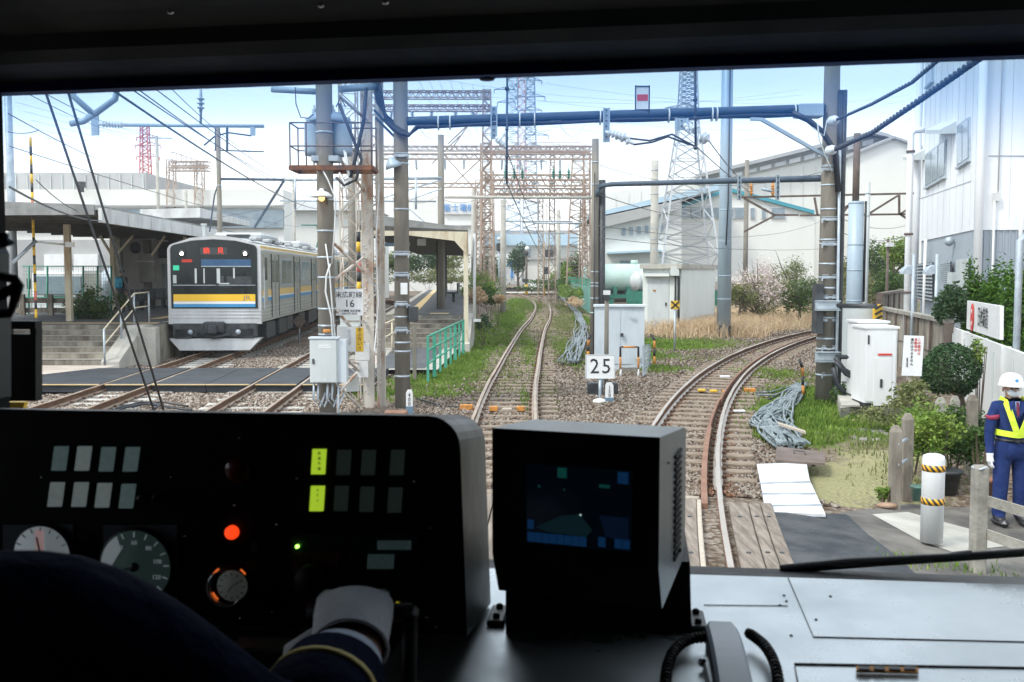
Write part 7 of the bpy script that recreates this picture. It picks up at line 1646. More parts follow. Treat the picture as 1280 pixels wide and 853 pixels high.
xa,xb = at(38,342,Y).x,at(106,342,Y).x; zc = at(50,340,Y).z; m = MB(); m.box(((xa + xb) / 2,Y + 1.0,(zc + .5) / 2 + .05),(xb - xa,2.0,zc - .5),bev=.15); bt(m,'cab','white',t)
m = MB(); m.box(((xa + xb) / 2,Y - .03,zc - .62),((xb - xa) * .88,.08,.85),bev=.03); ws = bt(m,'windscreen','wingl',t)
m = MB(); m.box(((xa + xb) / 2,Y - .04,.62),(xb - xa,.12,.38),bev=.03); bt(m,'bumper','greybox',t)
for s in (.12,.88): m = MB(); m.box((lerp(xa,xb,s),Y - .12,.95),(.34,.05,.2)); bt(m,'headlight','porc',t)
m = MB()
for k in range(3): m.box(((xa + xb) / 2,Y - .05,1.15 + k * .13),((xb - xa) * .5,.05,.05))
bt(m,'grille','dark',t)
m = MB(); m.box((xa - .18,Y + .2,zc - .55),(.18,.12,.5),bev=.03); bt(m,'mirror','dark',t)
m = MB(); m.lathe([(.3,0),(.95,.25),(1.0,.6),(1.0,5)],(xb + .0,Y + 2.2,1.75),axis=(.55,.8,0),seg=24); bt(m,'tank','galv',t)
for s in (xa + .3,xb - .3): m = MB(); m.cyl((s - .14,Y + .9,.35),(s + .14,Y + .9,.35),.48); bt(m,'wheel','black',t)

# ------------------------------------------------------------------ island platform
t = thing('island_platform','narrow island platform with steps and tactile paving in the middle','platform',(-3.2,40,-.2))
IL = lambda y: X2(y) + 1.42; IR = lambda y: platx(y)
y0,y1 = 36.6,92; m = MB(); m.hexa([(IL(y0),y0,-.3),(IR(y0),y0,-.3),(IR(y1),y1,-.3),(IL(y1),y1,-.3),(IL(y0),y0,PZ),(IR(y0),y0,PZ),(IR(y1),y1,PZ),(IL(y1),y1,PZ)]); bt(m,'side_wall','concg',t)
strip(lambda y: IL(y) + .02,lambda y: IR(y) - .02,y0,y1,PZ + .01).build('surface',mt['plat'],t,world=True)
strip(lambda y: IL(y) - .02,lambda y: IL(y) + .28,y0,y1,PZ + .02).build('edge_coping',mt['conc_light'],t,world=True)
strip(lambda y: IL(y) + .75,lambda y: IL(y) + 1.1,y0 + 1,y1,PZ + .02).build('tactile_strip',mt['tactile'],t,world=True)
m = MB(); m.box((IR(37) - .9,y0 + .9,PZ + .025),(.7,.9,.01)); bt(m,'tactile_strip','tactile',t)
for k in range(6):
    zt = PZ - (k + 1) * (PZ + .05) / 7; yk = y0 - k * .5; xa,xb = IL(yk) + .1,IR(yk) + .02
    m = MB(); m.box(((xa + xb) / 2,yk - .25,(zt - .3) / 2),(xb - xa,.51,zt + .3)); st = bt(m,'step','conc_dirty',t)
    m = MB(); m.box(((xa + xb) / 2,yk - .48,zt + .003),(xb - xa,.06,.012)); bt(m,'nosing','conc_light',st)
m = MB(); m.prism([(IR(34) + .03,33.2,-.3),(IR(34) + .03,33.2,.1),(IR(34) + .03,35.8,PZ + .05),(IR(34) + .03,37.5,PZ + .05),(IR(34) + .03,37.5,-.3)],(.32,0,0)); bt(m,'flank_wall','conc_light',t)
m = MB(); m.prism([(IR(38) + .03,37.5,-.3),(IR(38) + .03,37.5,PZ),(IR(60),60,PZ),(IR(60),60,-.3)],(.3,0,0)); bt(m,'retaining_wall','conc_dirty',t)
sheet('paving',[(-4.4,25.9),(-1.95,25.9),(-1.8,33.6),(-4.6,33.6)],0,mt['conc_light'],px=False,zfun=lambda x,y: -.06)
sheet('paving',[(-3.6,26.2),(-2.3,26.2),(-2.3,33.5),(-4.0,33.5)],.006,mt['plat'],px=False,zfun=lambda x,y: -.06)
sheet('paving',[(-4.4,26.8),(-3.7,26.8),(-4.05,31),(-4.5,31)],.010,mt['paveclr'],px=False,zfun=lambda x,y: -.06)
t = thing('island_canopy','grey-roofed canopy with cream end beam over the island platform','canopy',(-3,40,PZ)); Yc = 33.4
zL = at(472,283,Yc).z; xL = XU(440,Yc,3.8); xR = XU(583,Yc,3.8) ; zR = at(583,290,Yc).z
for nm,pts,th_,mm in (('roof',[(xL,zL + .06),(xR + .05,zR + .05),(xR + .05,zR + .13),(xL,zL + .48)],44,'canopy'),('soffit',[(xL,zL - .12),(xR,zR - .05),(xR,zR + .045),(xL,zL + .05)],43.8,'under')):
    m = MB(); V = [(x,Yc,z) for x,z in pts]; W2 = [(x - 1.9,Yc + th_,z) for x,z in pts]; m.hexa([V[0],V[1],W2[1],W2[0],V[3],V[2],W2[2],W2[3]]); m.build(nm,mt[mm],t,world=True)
m = MB(); m.prism([(xL,Yc - .1,zL - .35),(lerp(xL,xR,.5),Yc - .1,zR - .12),(xR - .4,Yc - .1,zR - .3),(xR,Yc - .1,zR - .75),(xR + .03,Yc - .1,zR + .0),(xL,Yc - .1,zL - .14)],(0,.12,0)); bt(m,'end_beam','cream',t)
m = MB(); m.box((xR - .02,Yc + .02,(zR - .2) / 2),(.15,.15,zR + .2)); bt(m,'column','cream',t)
m = MB(); m.cyl((xR + .2,Yc + 1.6,.8),(xR + .2,Yc + 1.6,zR),.05); m.box((xR + .3,Yc + 1.6,.8),(.25,.1,.1)); bt(m,'downpipe','white',t)
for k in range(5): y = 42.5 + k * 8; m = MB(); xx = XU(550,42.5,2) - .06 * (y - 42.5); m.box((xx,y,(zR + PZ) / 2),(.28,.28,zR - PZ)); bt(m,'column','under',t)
m = MB(); m.box(at(534,295,34.5),(.28,.3,.12)); m.box(at(527,303,37),(.32,.05,.25)); bt(m,'hanging_lamp','sign',t)
t = thing('bench','small dark bench on the island platform beside the gravel bank','bench',at(567,372,46)); m = MB(); p = at(567,366,46); m.box(p,(.5,1.6,.06)); bt(m,'seat','dark',t); m = MB(); m.box(p + Vector((.22,0,.25)),(.06,1.6,.4)); bt(m,'backrest','dark',t); m = MB(); m.box(p - Vector((0,0,.22)),(.12,.3,.42)); bt(m,'leg','dark',t)
t = thing('green_railing','peeling green railing beside the island platform steps','railing',at(555,450,29)); A = G(535,476,-.1); B = G(579,441,-.1)
for k in range(8):
    c = A.lerp(B,k / 7); m = MB(); m.box((c.x,c.y,.42),(.09 if k % 2 else .06,.06,1.1)); bt(m,'post','green',t)
for z in (.95,.62,.30): m = MB(); m.tube([A + Vector((0,0,z + .1)),B + Vector((0,0,z + .1))],.025,6); bt(m,'rail','green',t)
t = thing('handrail','cream tubular handrail at the left of the island steps','handrail',at(490,440,33)); m = MB()
for z in (0,-.4): m.tube([(XU(478,29,1),29.0,.95 + z),(XU(500,33,1),33.2,1.0 + z),(XU(505,36.6,1),36.6,1.95 + z)],.03,6)
bt(m,'rail','cream',t)
for (u,y,z) in ((478,29,.95),(490,31,.97),(500,33.2,1.0),(505,36.6,1.95)): m = MB(); m.cyl((XU(u,y,1),y,-.2),(XU(u,y,1),y,z),.03); bt(m,'post','cream',t)
m = MB(); p = at(518,425,24.5); m.box((p.x,24.5,.45),(.09,.09,1.4)); m.build('x',mt['conc']); o = bpy.data.objects['x']; o.name = 'grey_post'; tag(o,'dark grey square post on the paving before the island steps','post')
m = MB(); p = at(504,434,24); m.box(p,(.16,.12,.3)); tag(m.build('yellow_box',mt['orange']),'small orange box between lattice mast and banded pole','box')

# ------------------------------------------------------------------ commuter train
TY = 30.5; rz = math.atan(.066); tr = thing('commuter_train','stopped silver commuter train with yellow and blue band and black front','train',(X1(TY),TY,0),rz=rz)
mt['steel'] = M('brushed_stainless_steel',(.40,.40,.36),(.50,.50,.46),sc=1.5,aniso=(1,.4,6),rough=.42,metal=.55)
mt['silver'] = M('silver_white_front_paint',(.62,.63,.64),(.48,.49,.49),sc=1.6,stretch=3,rough=.4)
mt['bandy'] = M('yellow_body_band',(.86,.52,.03),rough=.4); mt['bando'] = M('side_yellow_band',(.74,.50,.16),rough=.45); mt['bandw'] = M('white_body_band',(.8,.8,.8),rough=.4); mt['bandb'] = M('blue_body_band',(.04,.28,.55),rough=.4)
mt['trglass'] = M('dark_train_glass',(.004,.007,.008),(.018,.028,.028),sc=1.4,stretch=4,rough=.12,spec=.35)
mt['winglass'] = M('green_tinted_side_window',(.035,.06,.05),(.14,.18,.15),sc=3,aniso=(6,6,1),rough=.1,spec=.9)
mt['roofs'] = M('train_roof_grey',(.42,.44,.45),(.50,.52,.53),sc=2,rough=.6)
def carprof(w=1.40,top=3.62,bot=.95):
    P = [(-w,bot),(w,bot),(w,3.12)]
    for k in range(1,6): a = k / 6 * math.pi / 2; P.append((w - .32 + .32 * math.cos(a),3.12 + .26 * math.sin(a)))
    P += [(.75,3.52),(0,top),(-.75,3.52)]
    for k in range(5,0,-1): a = k / 6 * math.pi / 2; P.append((-w + .32 - .32 * math.cos(a),3.12 + .26 * math.sin(a)))
    P.append((-w,3.12)); return P
def mask_poly(w,zb,zt,bow,r=.16):
    P = [(-w,zb),(w,zb),(w,zt - r)]
    for k in range(1,6): a = k / 6 * math.pi / 2; P.append((w - r + r * math.cos(a),zt - r + r * math.sin(a)))
    P += [(w * .5,zt + bow * .75),(0,zt + bow),(-w * .5,zt + bow * .75)]
    for k in range(5,0,-1): a = k / 6 * math.pi / 2; P.append((-w + r - r * math.cos(a),zt - r + r * math.sin(a)))
    P.append((-w,zt - r)); return P
CL = 19.6
for c in range(3):
    ys = c * 20.1
    m = MB(); m.prism([(x,ys + (.12 if c == 0 else 0),z) for x,z in carprof()],(0,CL,0)); m.build('car_body',[mt['steel']],tr)
    m = MB(); m.prism([(x,ys + (.2 if c == 0 else 0),z) for x,z in [(-1.1,3.415),(1.1,3.415),(.76,3.535),(0,3.635),(-.76,3.535)]],(0,CL - .1,0)); m.build('roof',mt['roofs'],tr)
    for s in ((1,) if c else (1,-1)):
        X = s * 1.402
        for (z0,z1,mm) in ((3.16,3.30,'bando'),(1.74,1.94,'bando'),(1.69,1.738,'bandw'),(1.58,1.688,'bandb')):
            m = MB(); m.box((X - (s * .035 if z0 > 3 else 0),ys + CL / 2 + .1,(z0 + z1) / 2),(.012,CL - .3,z1 - z0)); m.build('side_band',mt[mm],tr)
        for k in range(4):
            yd = ys + 2.55 + k * 4.82; m = MB(); m.box((X + s * .002,yd,2.06),(.02,1.36,2.0)); d_ = m.build('door',mt['steel'],tr)
            m = MB(); m.box((X + s * .004,yd - .70,2.06),(.05,.05,2.04)); m.box((X + s * .004,yd + .70,2.06),(.05,.05,2.04)); m.box((X + s * .006,yd,2.06),(.028,.02,2.0)); m.build('door_seal',mt['dark'],d_)
            for q in (-.34,.34): m = MB(); m.box((X + s * .012,yd + q,2.52),(.012,.40,.72)); m.build('door_window',mt['winglass'],d_)
        for k in range(4):
            yw = ys + 2.55 + k * 4.82 + 2.41
            if yw > ys + CL - 1.0: yw = ys + CL - .6; ww = .5
            else: ww = 2.3
            m = MB(); m.box((X + s * .001,yw,2.5),(.03,ww,.92)); w_ = m.build('window',mt['galv'],tr)
            for q in (-.5,.5):
                m = MB(); m.box((X + s * .014,yw + q * ww * .5,2.5),(.012,ww * .46,.82)); m.build('pane',mt['winglass'],w_)
        m = MB()
        for zz in (1.18,1.30,1.42,1.08): m.box((X,ys + CL / 2,zz),(.03,CL - .1,.022))
        m.build('corrugation',mt['silver'],tr)
        if c == 0:
            m = MB(); m.box((X + s * .003,ys + .85,2.05),(.02,.62,2.0)); d_ = m.build('cab_door',mt['steel'],tr); m = MB(); m.box((X + s * .014,ys + .85,2.6),(.012,.40,.7)); m.build('pane',mt['trglass'],d_)
            m = MB(); m.box((X + s * .03,ys + .42,2.0),(.04,.03,1.3)); m.build('grab_rail',mt['porc'],tr)
    m = MB()
    for k in range(7): m.box((random.uniform(-.2,.2),ys + 2.2 + k * 2.5,.62),(2.3,random.uniform(1.2,2.1),.55),bev=.03)
    m.build('underfloor_equipment',mt['dark'],tr)
    for q in (3.1,16.6):
        m = MB()
        for s in (-1,1):
            for w in (-1.05,1.05): m.cyl((s * .50,ys + q + w,.43),(s * .62,ys + q + w,.43),.43,seg=20)
            m.box((s * .95,ys + q,.5),(.14,2.6,.22))
        m.box((0,ys + q,.5),(1.8,.5,.25)); m.build('bogie',mt['dark'],tr)
    m = MB()
    for q in (5.2,14.2): m.box((0,ys + q,3.70),(1.7,3.0,.30),bev=.10)
    ac = m.build('air_conditioner',mt['roofs'],tr)
    m = MB()
    for q in (5.2,14.2): m.box((0,ys + q - 1.49,3.72),(.8,.04,.12))
    m.build('grille',mt['dark'],ac)
    m = MB()
    for k in range(8): m.box((.95,ys + 1.5 + k * 2.3,3.56),(.25,.5,.12),bev=.03)
    m.build('roof_vent',mt['roofs'],tr)
# front
m = MB(); m.prism([(x,.02,z) for x,z in mask_poly(1.40,.90,3.36,.22,.22)],(0,.12,0)); m.build('front_shell',mt['silver'],tr)
m = MB(); m.prism([(x,-.01,z) for x,z in mask_poly(1.30,1.38,3.33,.16,.16)],(0,.04,0)); fm = m.build('front_mask',mt['trglass'],tr)
for (z0,z1,mm) in ((1.60,1.815,'bandy'),(1.515,1.597,'bandw'),(1.42,1.512,'bandb')): m = MB(); m.box((0,-.016,(z0 + z1) / 2),(2.46,.012,z1 - z0)); m.build('front_band',mt[mm],tr)
trm = Matrix.Translation(tr.location) @ Matrix.Rotation(rz,4,'Z')
def tpt(x,y,z): return trm @ Vector((x,y,z))
text('JR',.19,M('grey_logo_paint',(.25,.24,.2),rough=.5),tr,tpt(.98,-.026,1.70),trm.to_3x3() @ Vector((1,0,0)),(0,0,1),sxy=1.35,name='logo')
m = MB(); m.box((0,-.016,3.13),(.80,.012,.22)); ds = m.build('destination_display',M('display_panel',(.04,.05,.05),rough=.3),tr)
ledr = M('red_led',(.6,.02,.02),emit=(1,.09,.03),es=.5)
text('鶴　見',.21,ledr,tr,tpt(0,-.026,3.13),trm.to_3x3() @ Vector((1,0,0)),(0,0,1),name='destination_lettering')
text('0205D',.115,ledr,tr,tpt(-.80,-.018,2.83),trm.to_3x3() @ Vector((1,0,0)),(0,0,1),name='number_lettering')
m = MB(); m.box((-1.13,-.016,2.62),(.18,.012,.15)); m.build('line_display',M('green_led_panel',(.05,.4,.25),emit=(.05,.8,.45),es=.25),tr)
m = MB(); m.box((.37,-.014,2.78),(1.5,.01,.20)); m.build('blue_shade_band',M('blue_glass_band',(.02,.07,.16),(.03,.10,.21),sc=2,rough=.2),tr)
m = MB(); m.box((.37,-.016,2.665),(1.5,.008,.025)); m.box((0,-.016,2.09),(2.48,.012,.02)); m.build('window_bar',mt['galv'],tr)
m = MB()
for (x,w,z0,z1,) in ((.13,.10,2.15,2.6),(.60,.05,2.3,2.62),(-.3,.04,2.15,2.6),(-.55,.06,2.15,2.6),(-1.18,.1,2.15,2.4),(.3,.3,2.12,2.16)): m.box((x,-.014,(z0 + z1) / 2),(w,.008,z1 - z0))
m.build('cab_interior_post',mt['greybox'],tr)
m = MB(); m.box((.75,-.013,2.24),(.75,.008,.24)); m.box((.22,-.013,2.28),(.14,.008,.18)); m.build('cab_desk',mt['dark'],tr)
for s in (-1,1):
    m = MB(); m.lathe([(.10,0),(.11,.02),(.09,.045)],(s * .95,0,3.06),axis=(0,-1,0),seg=20); hl = m.build('headlight',mt['dark'],tr); m = MB(); m.lathe([(.05,0),(.045,.02),(.015,.03)],(s * .95,-.04,3.05),axis=(0,-1,0),seg=16)
    m.build('lamp',M('lit_headlamp',(1,1,.9),emit=(1,.96,.85),es=14),hl)
m = MB(); m.tube([(.05,-.04,2.10),(.25,-.05,2.05),(.55,-.05,2.02)],.014,5); m.build('wiper',mt['dark'],tr)
for k,zz in enumerate((1.30,1.20,1.10)): m = MB(); m.box((0,.015,zz),(2.74,.03,.02)); m.build('front_rib',mt['silver'],tr)
m = MB(); m.box((0,.05,.72),(2.5,.3,.40)); m.box((-.95,-.05,.62),(.5,.1,.32),bev=.03); m.box((.95,-.05,.62),(.5,.1,.32),bev=.03); m.build('underframe',mt['dark'],tr)
m = MB(); m.box((0,-.12,.80),(.62,.3,.36),bev=.04); m.cyl((0,-.05,.74),(0,-.42,.74),.13); m.box((0,-.4,.76),(.26,.2,.26),bev=.03); m.tube([(-.5,-.1,.6),(0,-.2,.5),(.5,-.1,.6)],.05,6); m.build('coupler',mt['dark'],tr)
m = MB()
for s in (-1,1): m.lathe([(.085,0),(.07,.04),(.02,.05)],(s * .72,-.13,.66),axis=(0,-1,0),seg=12)
m.build('buffer_cap',mt['galv'],tr)
m = MB(); m.add([(-1.05,-.12,.10),(1.05,-.12,.10),(1.38,-.05,.46),(-1.38,-.05,.46),(-1.05,.3,.10),(1.05,.3,.10),(1.38,.5,.46),(-1.38,.5,.46)],[(0,1,2,3),(4,5,6,7),(0,1,5,4),(1,2,6,5),(2,3,7,6),(3,0,4,7)]); m.build('skirt',mt['silver'],tr)
m = MB(); m.box((-.35,.3,3.72),(.08,.1,.5)); m.box((-.35,.3,3.95),(.16,.12,.06)); m.build('antenna',mt['greybox'],tr)
# pantograph
m = MB(); y = 25
m.box((0,y,3.78),(1.6,1.6,.1)); m.tube([(0,y - .7,3.85),(0,y + .5,4.5),(0,y - .3,5.05)],.05,6); m.box((0,y - .3,5.1),(1.7,.3,.06)); m.build('pantograph',mt['dkgreen'],tr)
t = thing('track_marker','brown diamond shaped marker on a post beside the train underframe','marker',at(374,402,37)); p = at(374,402,37); m = MB(); m.box(p,(.38,.02,.38),Mx=Matrix.Rotation(R(45),4,'Y')); bt(m,'plate','brown',t); m = MB(); m.cyl((p.x,37.03,-.25),(p.x,37.03,p.z),.02); bt(m,'post','galv',t)
# ------------------------------------------------------------------ driver's cab (cab-local frame: x right, y forward, z up)
mt['cabdark'] = M('dark_green_grey_cab_paint',(.009,.014,.014),(.014,.019,.019),sc=3,rough=.65,spec=.2,rv=.1)
mt['cabblack'] = M('black_console_paint',(.0035,.004,.005),(.006,.0065,.008),sc=30,rough=.5,spec=.25,rv=.12)
mt['cabside'] = M('grey_green_console_side',(.035,.046,.047),(.045,.056,.057),sc=14,rough=.45,rv=.1)
mt['deckm'] = M('pale_grey_desk_metal',(.46,.51,.53),(.58,.63,.65),sc=2.2,rough=.33,metal=.6,bump=.03,bsc=4,rv=.14)
mt['seam'] = M('dark_panel_seam',(.05,.06,.065),rough=.6)
mt['chrome'] = M('screw_chrome',(.5,.52,.54),rough=.25,metal=.8)
mt['cabwall'] = M('cab_interior_wall',(.05,.055,.05),rough=.8)
cab = thing('train_cab','dark driver cab interior framing the windscreen','train cab',(0,0,0)); cab.rotation_euler = (0,0,-PSI); WM[cab.name] = CABM
WD = 2.02
def B(mb,name,m_,par): return mb.build(name,m_,par)
# header: edge line follows the photographed slope
eL = W(-500,139,WD); eR = W(1900,52,WD)
def headprof(e): x,z = e.x,e.z; return [(x,WD + .10,z + .02),(x,WD - .02,z),(x,WD - .05,z + .018),(x,WD - .10,z + .025),(x,WD - .16,z + .03),(x,WD - .20,z + .045),(x,WD - .22,z + .07),(x,WD - .30,z + .085),(x,WD - .75,z + .11),(x,.2,z + .16),(x,-1.5,z + .16),(x,-1.5,z + .3),(x,WD + .10,z + .3)]
a,b_ = headprof(eL),headprof(eR); n_ = len(a); m = MB(); m.add(a + b_,[(i,(i + 1) % n_,n_ + (i + 1) % n_,n_ + i) for i in range(n_)] + [tuple(range(n_)),tuple(range(n_,2 * n_))[::-1]]); B(m,'header',mt['cabdark'],cab)
m = MB(); m.add([e + Vector((0,dy,dz_)) for e in (eL,eR) for dy,dz_ in ((-.024,-.004),(-.024,.03),(-.05,.03),(-.05,-.002))],[(0,1,5,4),(1,2,6,5),(2,3,7,6),(3,0,4,7)]); B(m,'blue_flare_strip',M('painted_blue_flare',(.002,.010,.09),rough=.5),cab)  # blue flare along the header edge, put into this strip's colour
m = MB()
for (u,v) in ((213,15),(401,7),(482,3)): p = W(u,v,1.45); m.ball(p,.0055,1,1,.6,seg=10,rings=6)
B(m,'screw',mt['chrome'],cab)
m = MB(); p = W(608,103,WD - .03); m.lathe([(.018,0),(.014,.006)],p + Vector((0,.01,.012)),axis=(0,0,-1),seg=20); o = B(m,'knob',mt['cabblack'],cab)
# pillar left
pL = W(9,120,WD); pB = W(11,520,WD); m = MB(); m.hexa([(pB.x - .5,WD - .1,1.2),(pB.x - .05,WD - .1,1.2),(pB.x,WD - .01,1.2),(pB.x - .5,WD + .0,1.2),(pL.x - .5,WD - .1,3.3),(pL.x - .05,WD - .1,3.3),(pL.x,WD - .01,3.3),(pL.x - .5,WD + .0,3.3)]); B(m,'pillar',mt['cabblack'],cab)
# sill
sz = W(900,713,WD - .03).z; x0 = W(560,713,WD).x
m = MB(); xr = 1.9; zr = sz - .012
m.hexa([(-2.0,WD - .05,sz - .3),(xr,WD - .05,sz - .3),(xr,WD + .05,sz - .3),(-2.0,WD + .05,sz - .3),(-2.0,WD - .05,sz),(xr,WD - .05,zr),(xr,WD + .05,zr - .01),(-2.0,WD + .05,sz - .01)]); B(m,'sill',mt['cabblack'],cab)
m = MB(); m.box((0,WD + .03,sz - 1.0),(4.4,.05,1.5));
m.box((2.2,.3,2.2),(.05,3.6,3.0)); m.box((-2.1,.3,1.5),(.05,3.6,1.1)); m.box((-2.1,.3,3.1),(.05,3.6,1.0)); m.box((-2.1,-.3,2.3),(.049,2.4,.7)); m.box((-2.1,1.9,2.3),(.049,.3,.7))
m.box((0,-1.5,2.2),(4.4,.05,3.0)); B(m,'wall',mt['cabwall'],cab)
m = MB(); m.box((0,.3,1.12),(4.4,3.6,.06)); B(m,'floor',mt['cabwall'],cab)
# windscreen with tinted upper band
gl = bpy.data.materials.new('tinted_windscreen_glass'); gl.use_nodes = True; n = gl.node_tree.nodes; l = gl.node_tree.links.new; n.clear()
out = n.new('ShaderNodeOutputMaterial'); tcg = n.new('ShaderNodeTexCoord'); sxg = n.new('ShaderNodeSeparateXYZ'); l(tcg.outputs['Object'],sxg.inputs[0])
mz = n.new('ShaderNodeMapRange'); mz.interpolation_type = 'SMOOTHERSTEP'; ztop = W(640,100,WD).z; mz.inputs['From Min'].default_value = ztop - .22; mz.inputs['From Max'].default_value = ztop + .03; l(sxg.outputs['Z'],mz.inputs['Value'])
rg = n.new('ShaderNodeValToRGB'); rg.color_ramp.elements[0].color = (.97,.99,.985,1); rg.color_ramp.elements[1].color = (.62,.82,.98,1); l(mz.outputs[0],rg.inputs['Fac'])
trn = n.new('ShaderNodeBsdfTransparent'); l(rg.outputs[0],trn.inputs['Color']); tl = n.new('ShaderNodeBsdfTranslucent'); tl.inputs['Color'].default_value = (.03,.26,.90,1)
mxa = n.new('ShaderNodeMixShader'); mm_ = n.new('ShaderNodeMath'); mm_.operation = 'MULTIPLY'; l(mz.outputs[0],mm_.inputs[0]); mm_.inputs[1].default_value = .40; l(mm_.outputs[0],mxa.inputs[0]); l(trn.outputs[0],mxa.inputs[1]); l(tl.outputs[0],mxa.inputs[2])
gs = n.new('ShaderNodeBsdfGlossy'); gs.inputs['Roughness'].default_value = .02; mxb = n.new('ShaderNodeMixShader'); mxb.inputs[0].default_value = .025; l(mxa.outputs[0],mxb.inputs[1]); l(gs.outputs[0],mxb.inputs[2]); l(mxb.outputs[0],out.inputs['Surface'])
m = MB(); m.add([(-2.0,WD,1.2),(2.1,WD,1.2),(2.1,WD,3.4),(-2.0,WD,3.4)],[(0,1,2,3)]); B(m,'windscreen',gl,cab)

# desk deck
dz = sz - .004; desk = thing('driver_desk','pale grey metal desk below the windscreen','desk',(0,0,0)); desk.rotation_euler = (0,0,-PSI); WM[desk.name] = CABM
m = MB(); m.hexa([(-1.9,.95,dz - .06),(1.9,.95,dz - .06),(1.9,WD - .051,dz - .03),(-1.9,WD - .051,dz - .03),(-1.9,.95,dz - .03),(1.9,.95,dz - .03),(1.9,WD - .051,dz),(-1.9,WD - .051,dz)]); B(m,'top',mt['deckm'],desk)
m = MB(); m.box((0,.97,dz - .5),(3.8,.04,.88)); B(m,'front',mt['cabdark'],desk)
def deckp(u,v,up=.001):
    r = ray(u,v); z0 = dz - .012;
    for _ in range(3):
        t_ = (z0 - CAMH) / r.z; p = r * t_; q = Vector((p.dot(EX),p.dot(EY),z0)); z0 = dz - .03 * (WD - .051 - q.y) / (WD - .051 - .95)
    return Vector((q.x,q.y,z0 + up))
def seam(pts,name='panel_seam',r=.0016):
    m = MB(); m.tube([deckp(u,v) for u,v in pts],r,4,smooth=False); return B(m,name,mt['seam'],desk)
seam([(985,723),(1017,797),(1400,806)],r=.0011); seam([(1400,838),(993,831),(1000,870)],r=.0022); seam([(880,757),(985,758)],r=.0008)
m = MB()
for (u,v) in ((980,745),(983,752),(1020,775),(989,795),(975,757),(1038,746)): m.ball(deckp(u,v),.003,1,1,.4,seg=8,rings=5)
B(m,'screw',mt['seam'],desk)
m = MB(); P = [deckp(u,v,.004) for u,v in ((1070,838),(1148,840),(1148,846),(1070,844))]; m.prism(P,(0,0,.003)); lab = B(m,'orange_label',mt['orange'],desk); m = MB()
for k in range(4): P = [deckp(u,v,.0075) for u,v in ((1073 + k * 19,840),(1087 + k * 19,840.5),(1087 + k * 19,844.5),(1073 + k * 19,844))]; m.prism(P,(0,0,.002))
B(m,'slot',mt['seam'],lab)

# control console
con = thing('control_console','black driver console with lamp blocks, round gauges and lit buttons','control console',(0,0,0)); con.rotation_euler = (0,0,-PSI); WM[con.name] = CABM
CD = 1.50
p_tr = W(572,519,CD); p_br = W(586,800,CD); p_tl = W(-400,516,CD); zt = W(300,516.5,CD).z
xR_ = p_tr.x + .004; pts = [(-1.5,zt)]; r_c = .05
for k in range(7): a = math.pi / 2 - k / 6 * math.pi / 2; pts.append((xR_ - r_c + r_c * math.cos(a),zt - r_c + r_c * math.sin(a)))
pts += [(W(584,795,CD).x,W(584,795,CD).z),(-1.5,W(584,795,CD).z)]
m = MB(); dpt = .26; A_ = [(x,CD,z) for x,z in pts]; B_ = [(x + .004 if i else x,CD + dpt,z - .035) for i,(x,z) in enumerate(pts)]; n_ = len(A_)
m.add(A_ + B_,[tuple(range(n_)),tuple(range(n_,2 * n_))[::-1]] + [(i,(i + 1) % n_,n_ + (i + 1) % n_,n_ + i) for i in range(n_)])
body = B(m,'housing',[mt['cabblack'],mt['cabside']],con)
for p in body.data.polygons:
    if p.normal.x > .5: p.material_index = 1
m = MB(); q = W(584,795,CD); m.hexa([(-1.5,1.15,q.z - .14),(q.x - .06,1.15,q.z - .14),(q.x - .05,CD,q.z - .14),(-1.5,CD,q.z - .14),(-1.5,1.15,q.z - .02),(q.x - .12,1.15,q.z - .02),(q.x - .1,CD,q.z - .002),(-1.5,CD,q.z - .002)]); B(m,'lower_shelf',mt['cabblack'],con)
def cface(pts,th=.004,off=0,d=CD):
    m = MB(); m.prism([W(u,v,d - off) for u,v in pts],(0,-th,0)); return m
def skew(u,v,w,h,sk=2): return [(u - w / 2 - sk,v + h / 2),(u + w / 2 - sk,v + h / 2),(u + w / 2 + sk,v - h / 2),(u - w / 2 + sk,v - h / 2)]
lampd = M('glowing_lamp_label',(.30,.34,.34),(.42,.45,.44),sc=60,rough=.35,emit=(.33,.40,.40),es=.11)  # weak glow added so the lamp labels show on the dark console face
lampe = M('dim_lamp_label',(.18,.22,.22),(.26,.30,.30),sc=60,rough=.4,emit=(.2,.3,.3),es=.09)
lampk = M('dark_lamp_label',(.10,.13,.12),rough=.4,emit=(.2,.3,.26),es=.015); lampy = M('lit_yellow_green_lamp',(.6,.8,.05),emit=(.62,.95,.05),es=.26)
seq = [((76,573),lampe),((105,573),lampd),((135,574),lampe),((165,574),lampe),((71,618),lampd),((101,618),lampd),((130,619),lampd),((160,620),lampe)]
for (c,mm) in seq: B(cface(skew(*c,17,30)),'indicator_lamp',mm,con)
for (c,mm,tx) in (((399,577),lampy,'直通予備'),((397,623),lampy,'ATS-P'),((430,578),lampk,''),((461,578),lampk,''),((497,578),lampk,''),((427,623),lampk,''),((459,624),lampk,''),((494,625),lampk,'')):
    o = B(cface(skew(*c,17,31,1)),'indicator_lamp',mm,con)
    if tx:
        for j,ch in enumerate(tx[:4]): text(ch,.0058,mt['ink'],con,CABM @ W(c[0],c[1] - 10 + j * 6.5,CD - .006),EX,(0,0,1),extrude=.0003)
def disc(u,v,rpx,mm,name,th=.006,off=0,rin=None,d=CD,seg=28):
    p = W(u,v,d - off); r = rpx * d / F; m = MB(); m.lathe([(r,0),(r,th * .7),(r * .9,th)],p,axis=(0,-1,0),seg=seg); return B(m,name,mm,con),p,r
disc(299,587,17,M('dark_red_lamp',(.10,.012,.01),rough=.25),'red_lamp',.012)
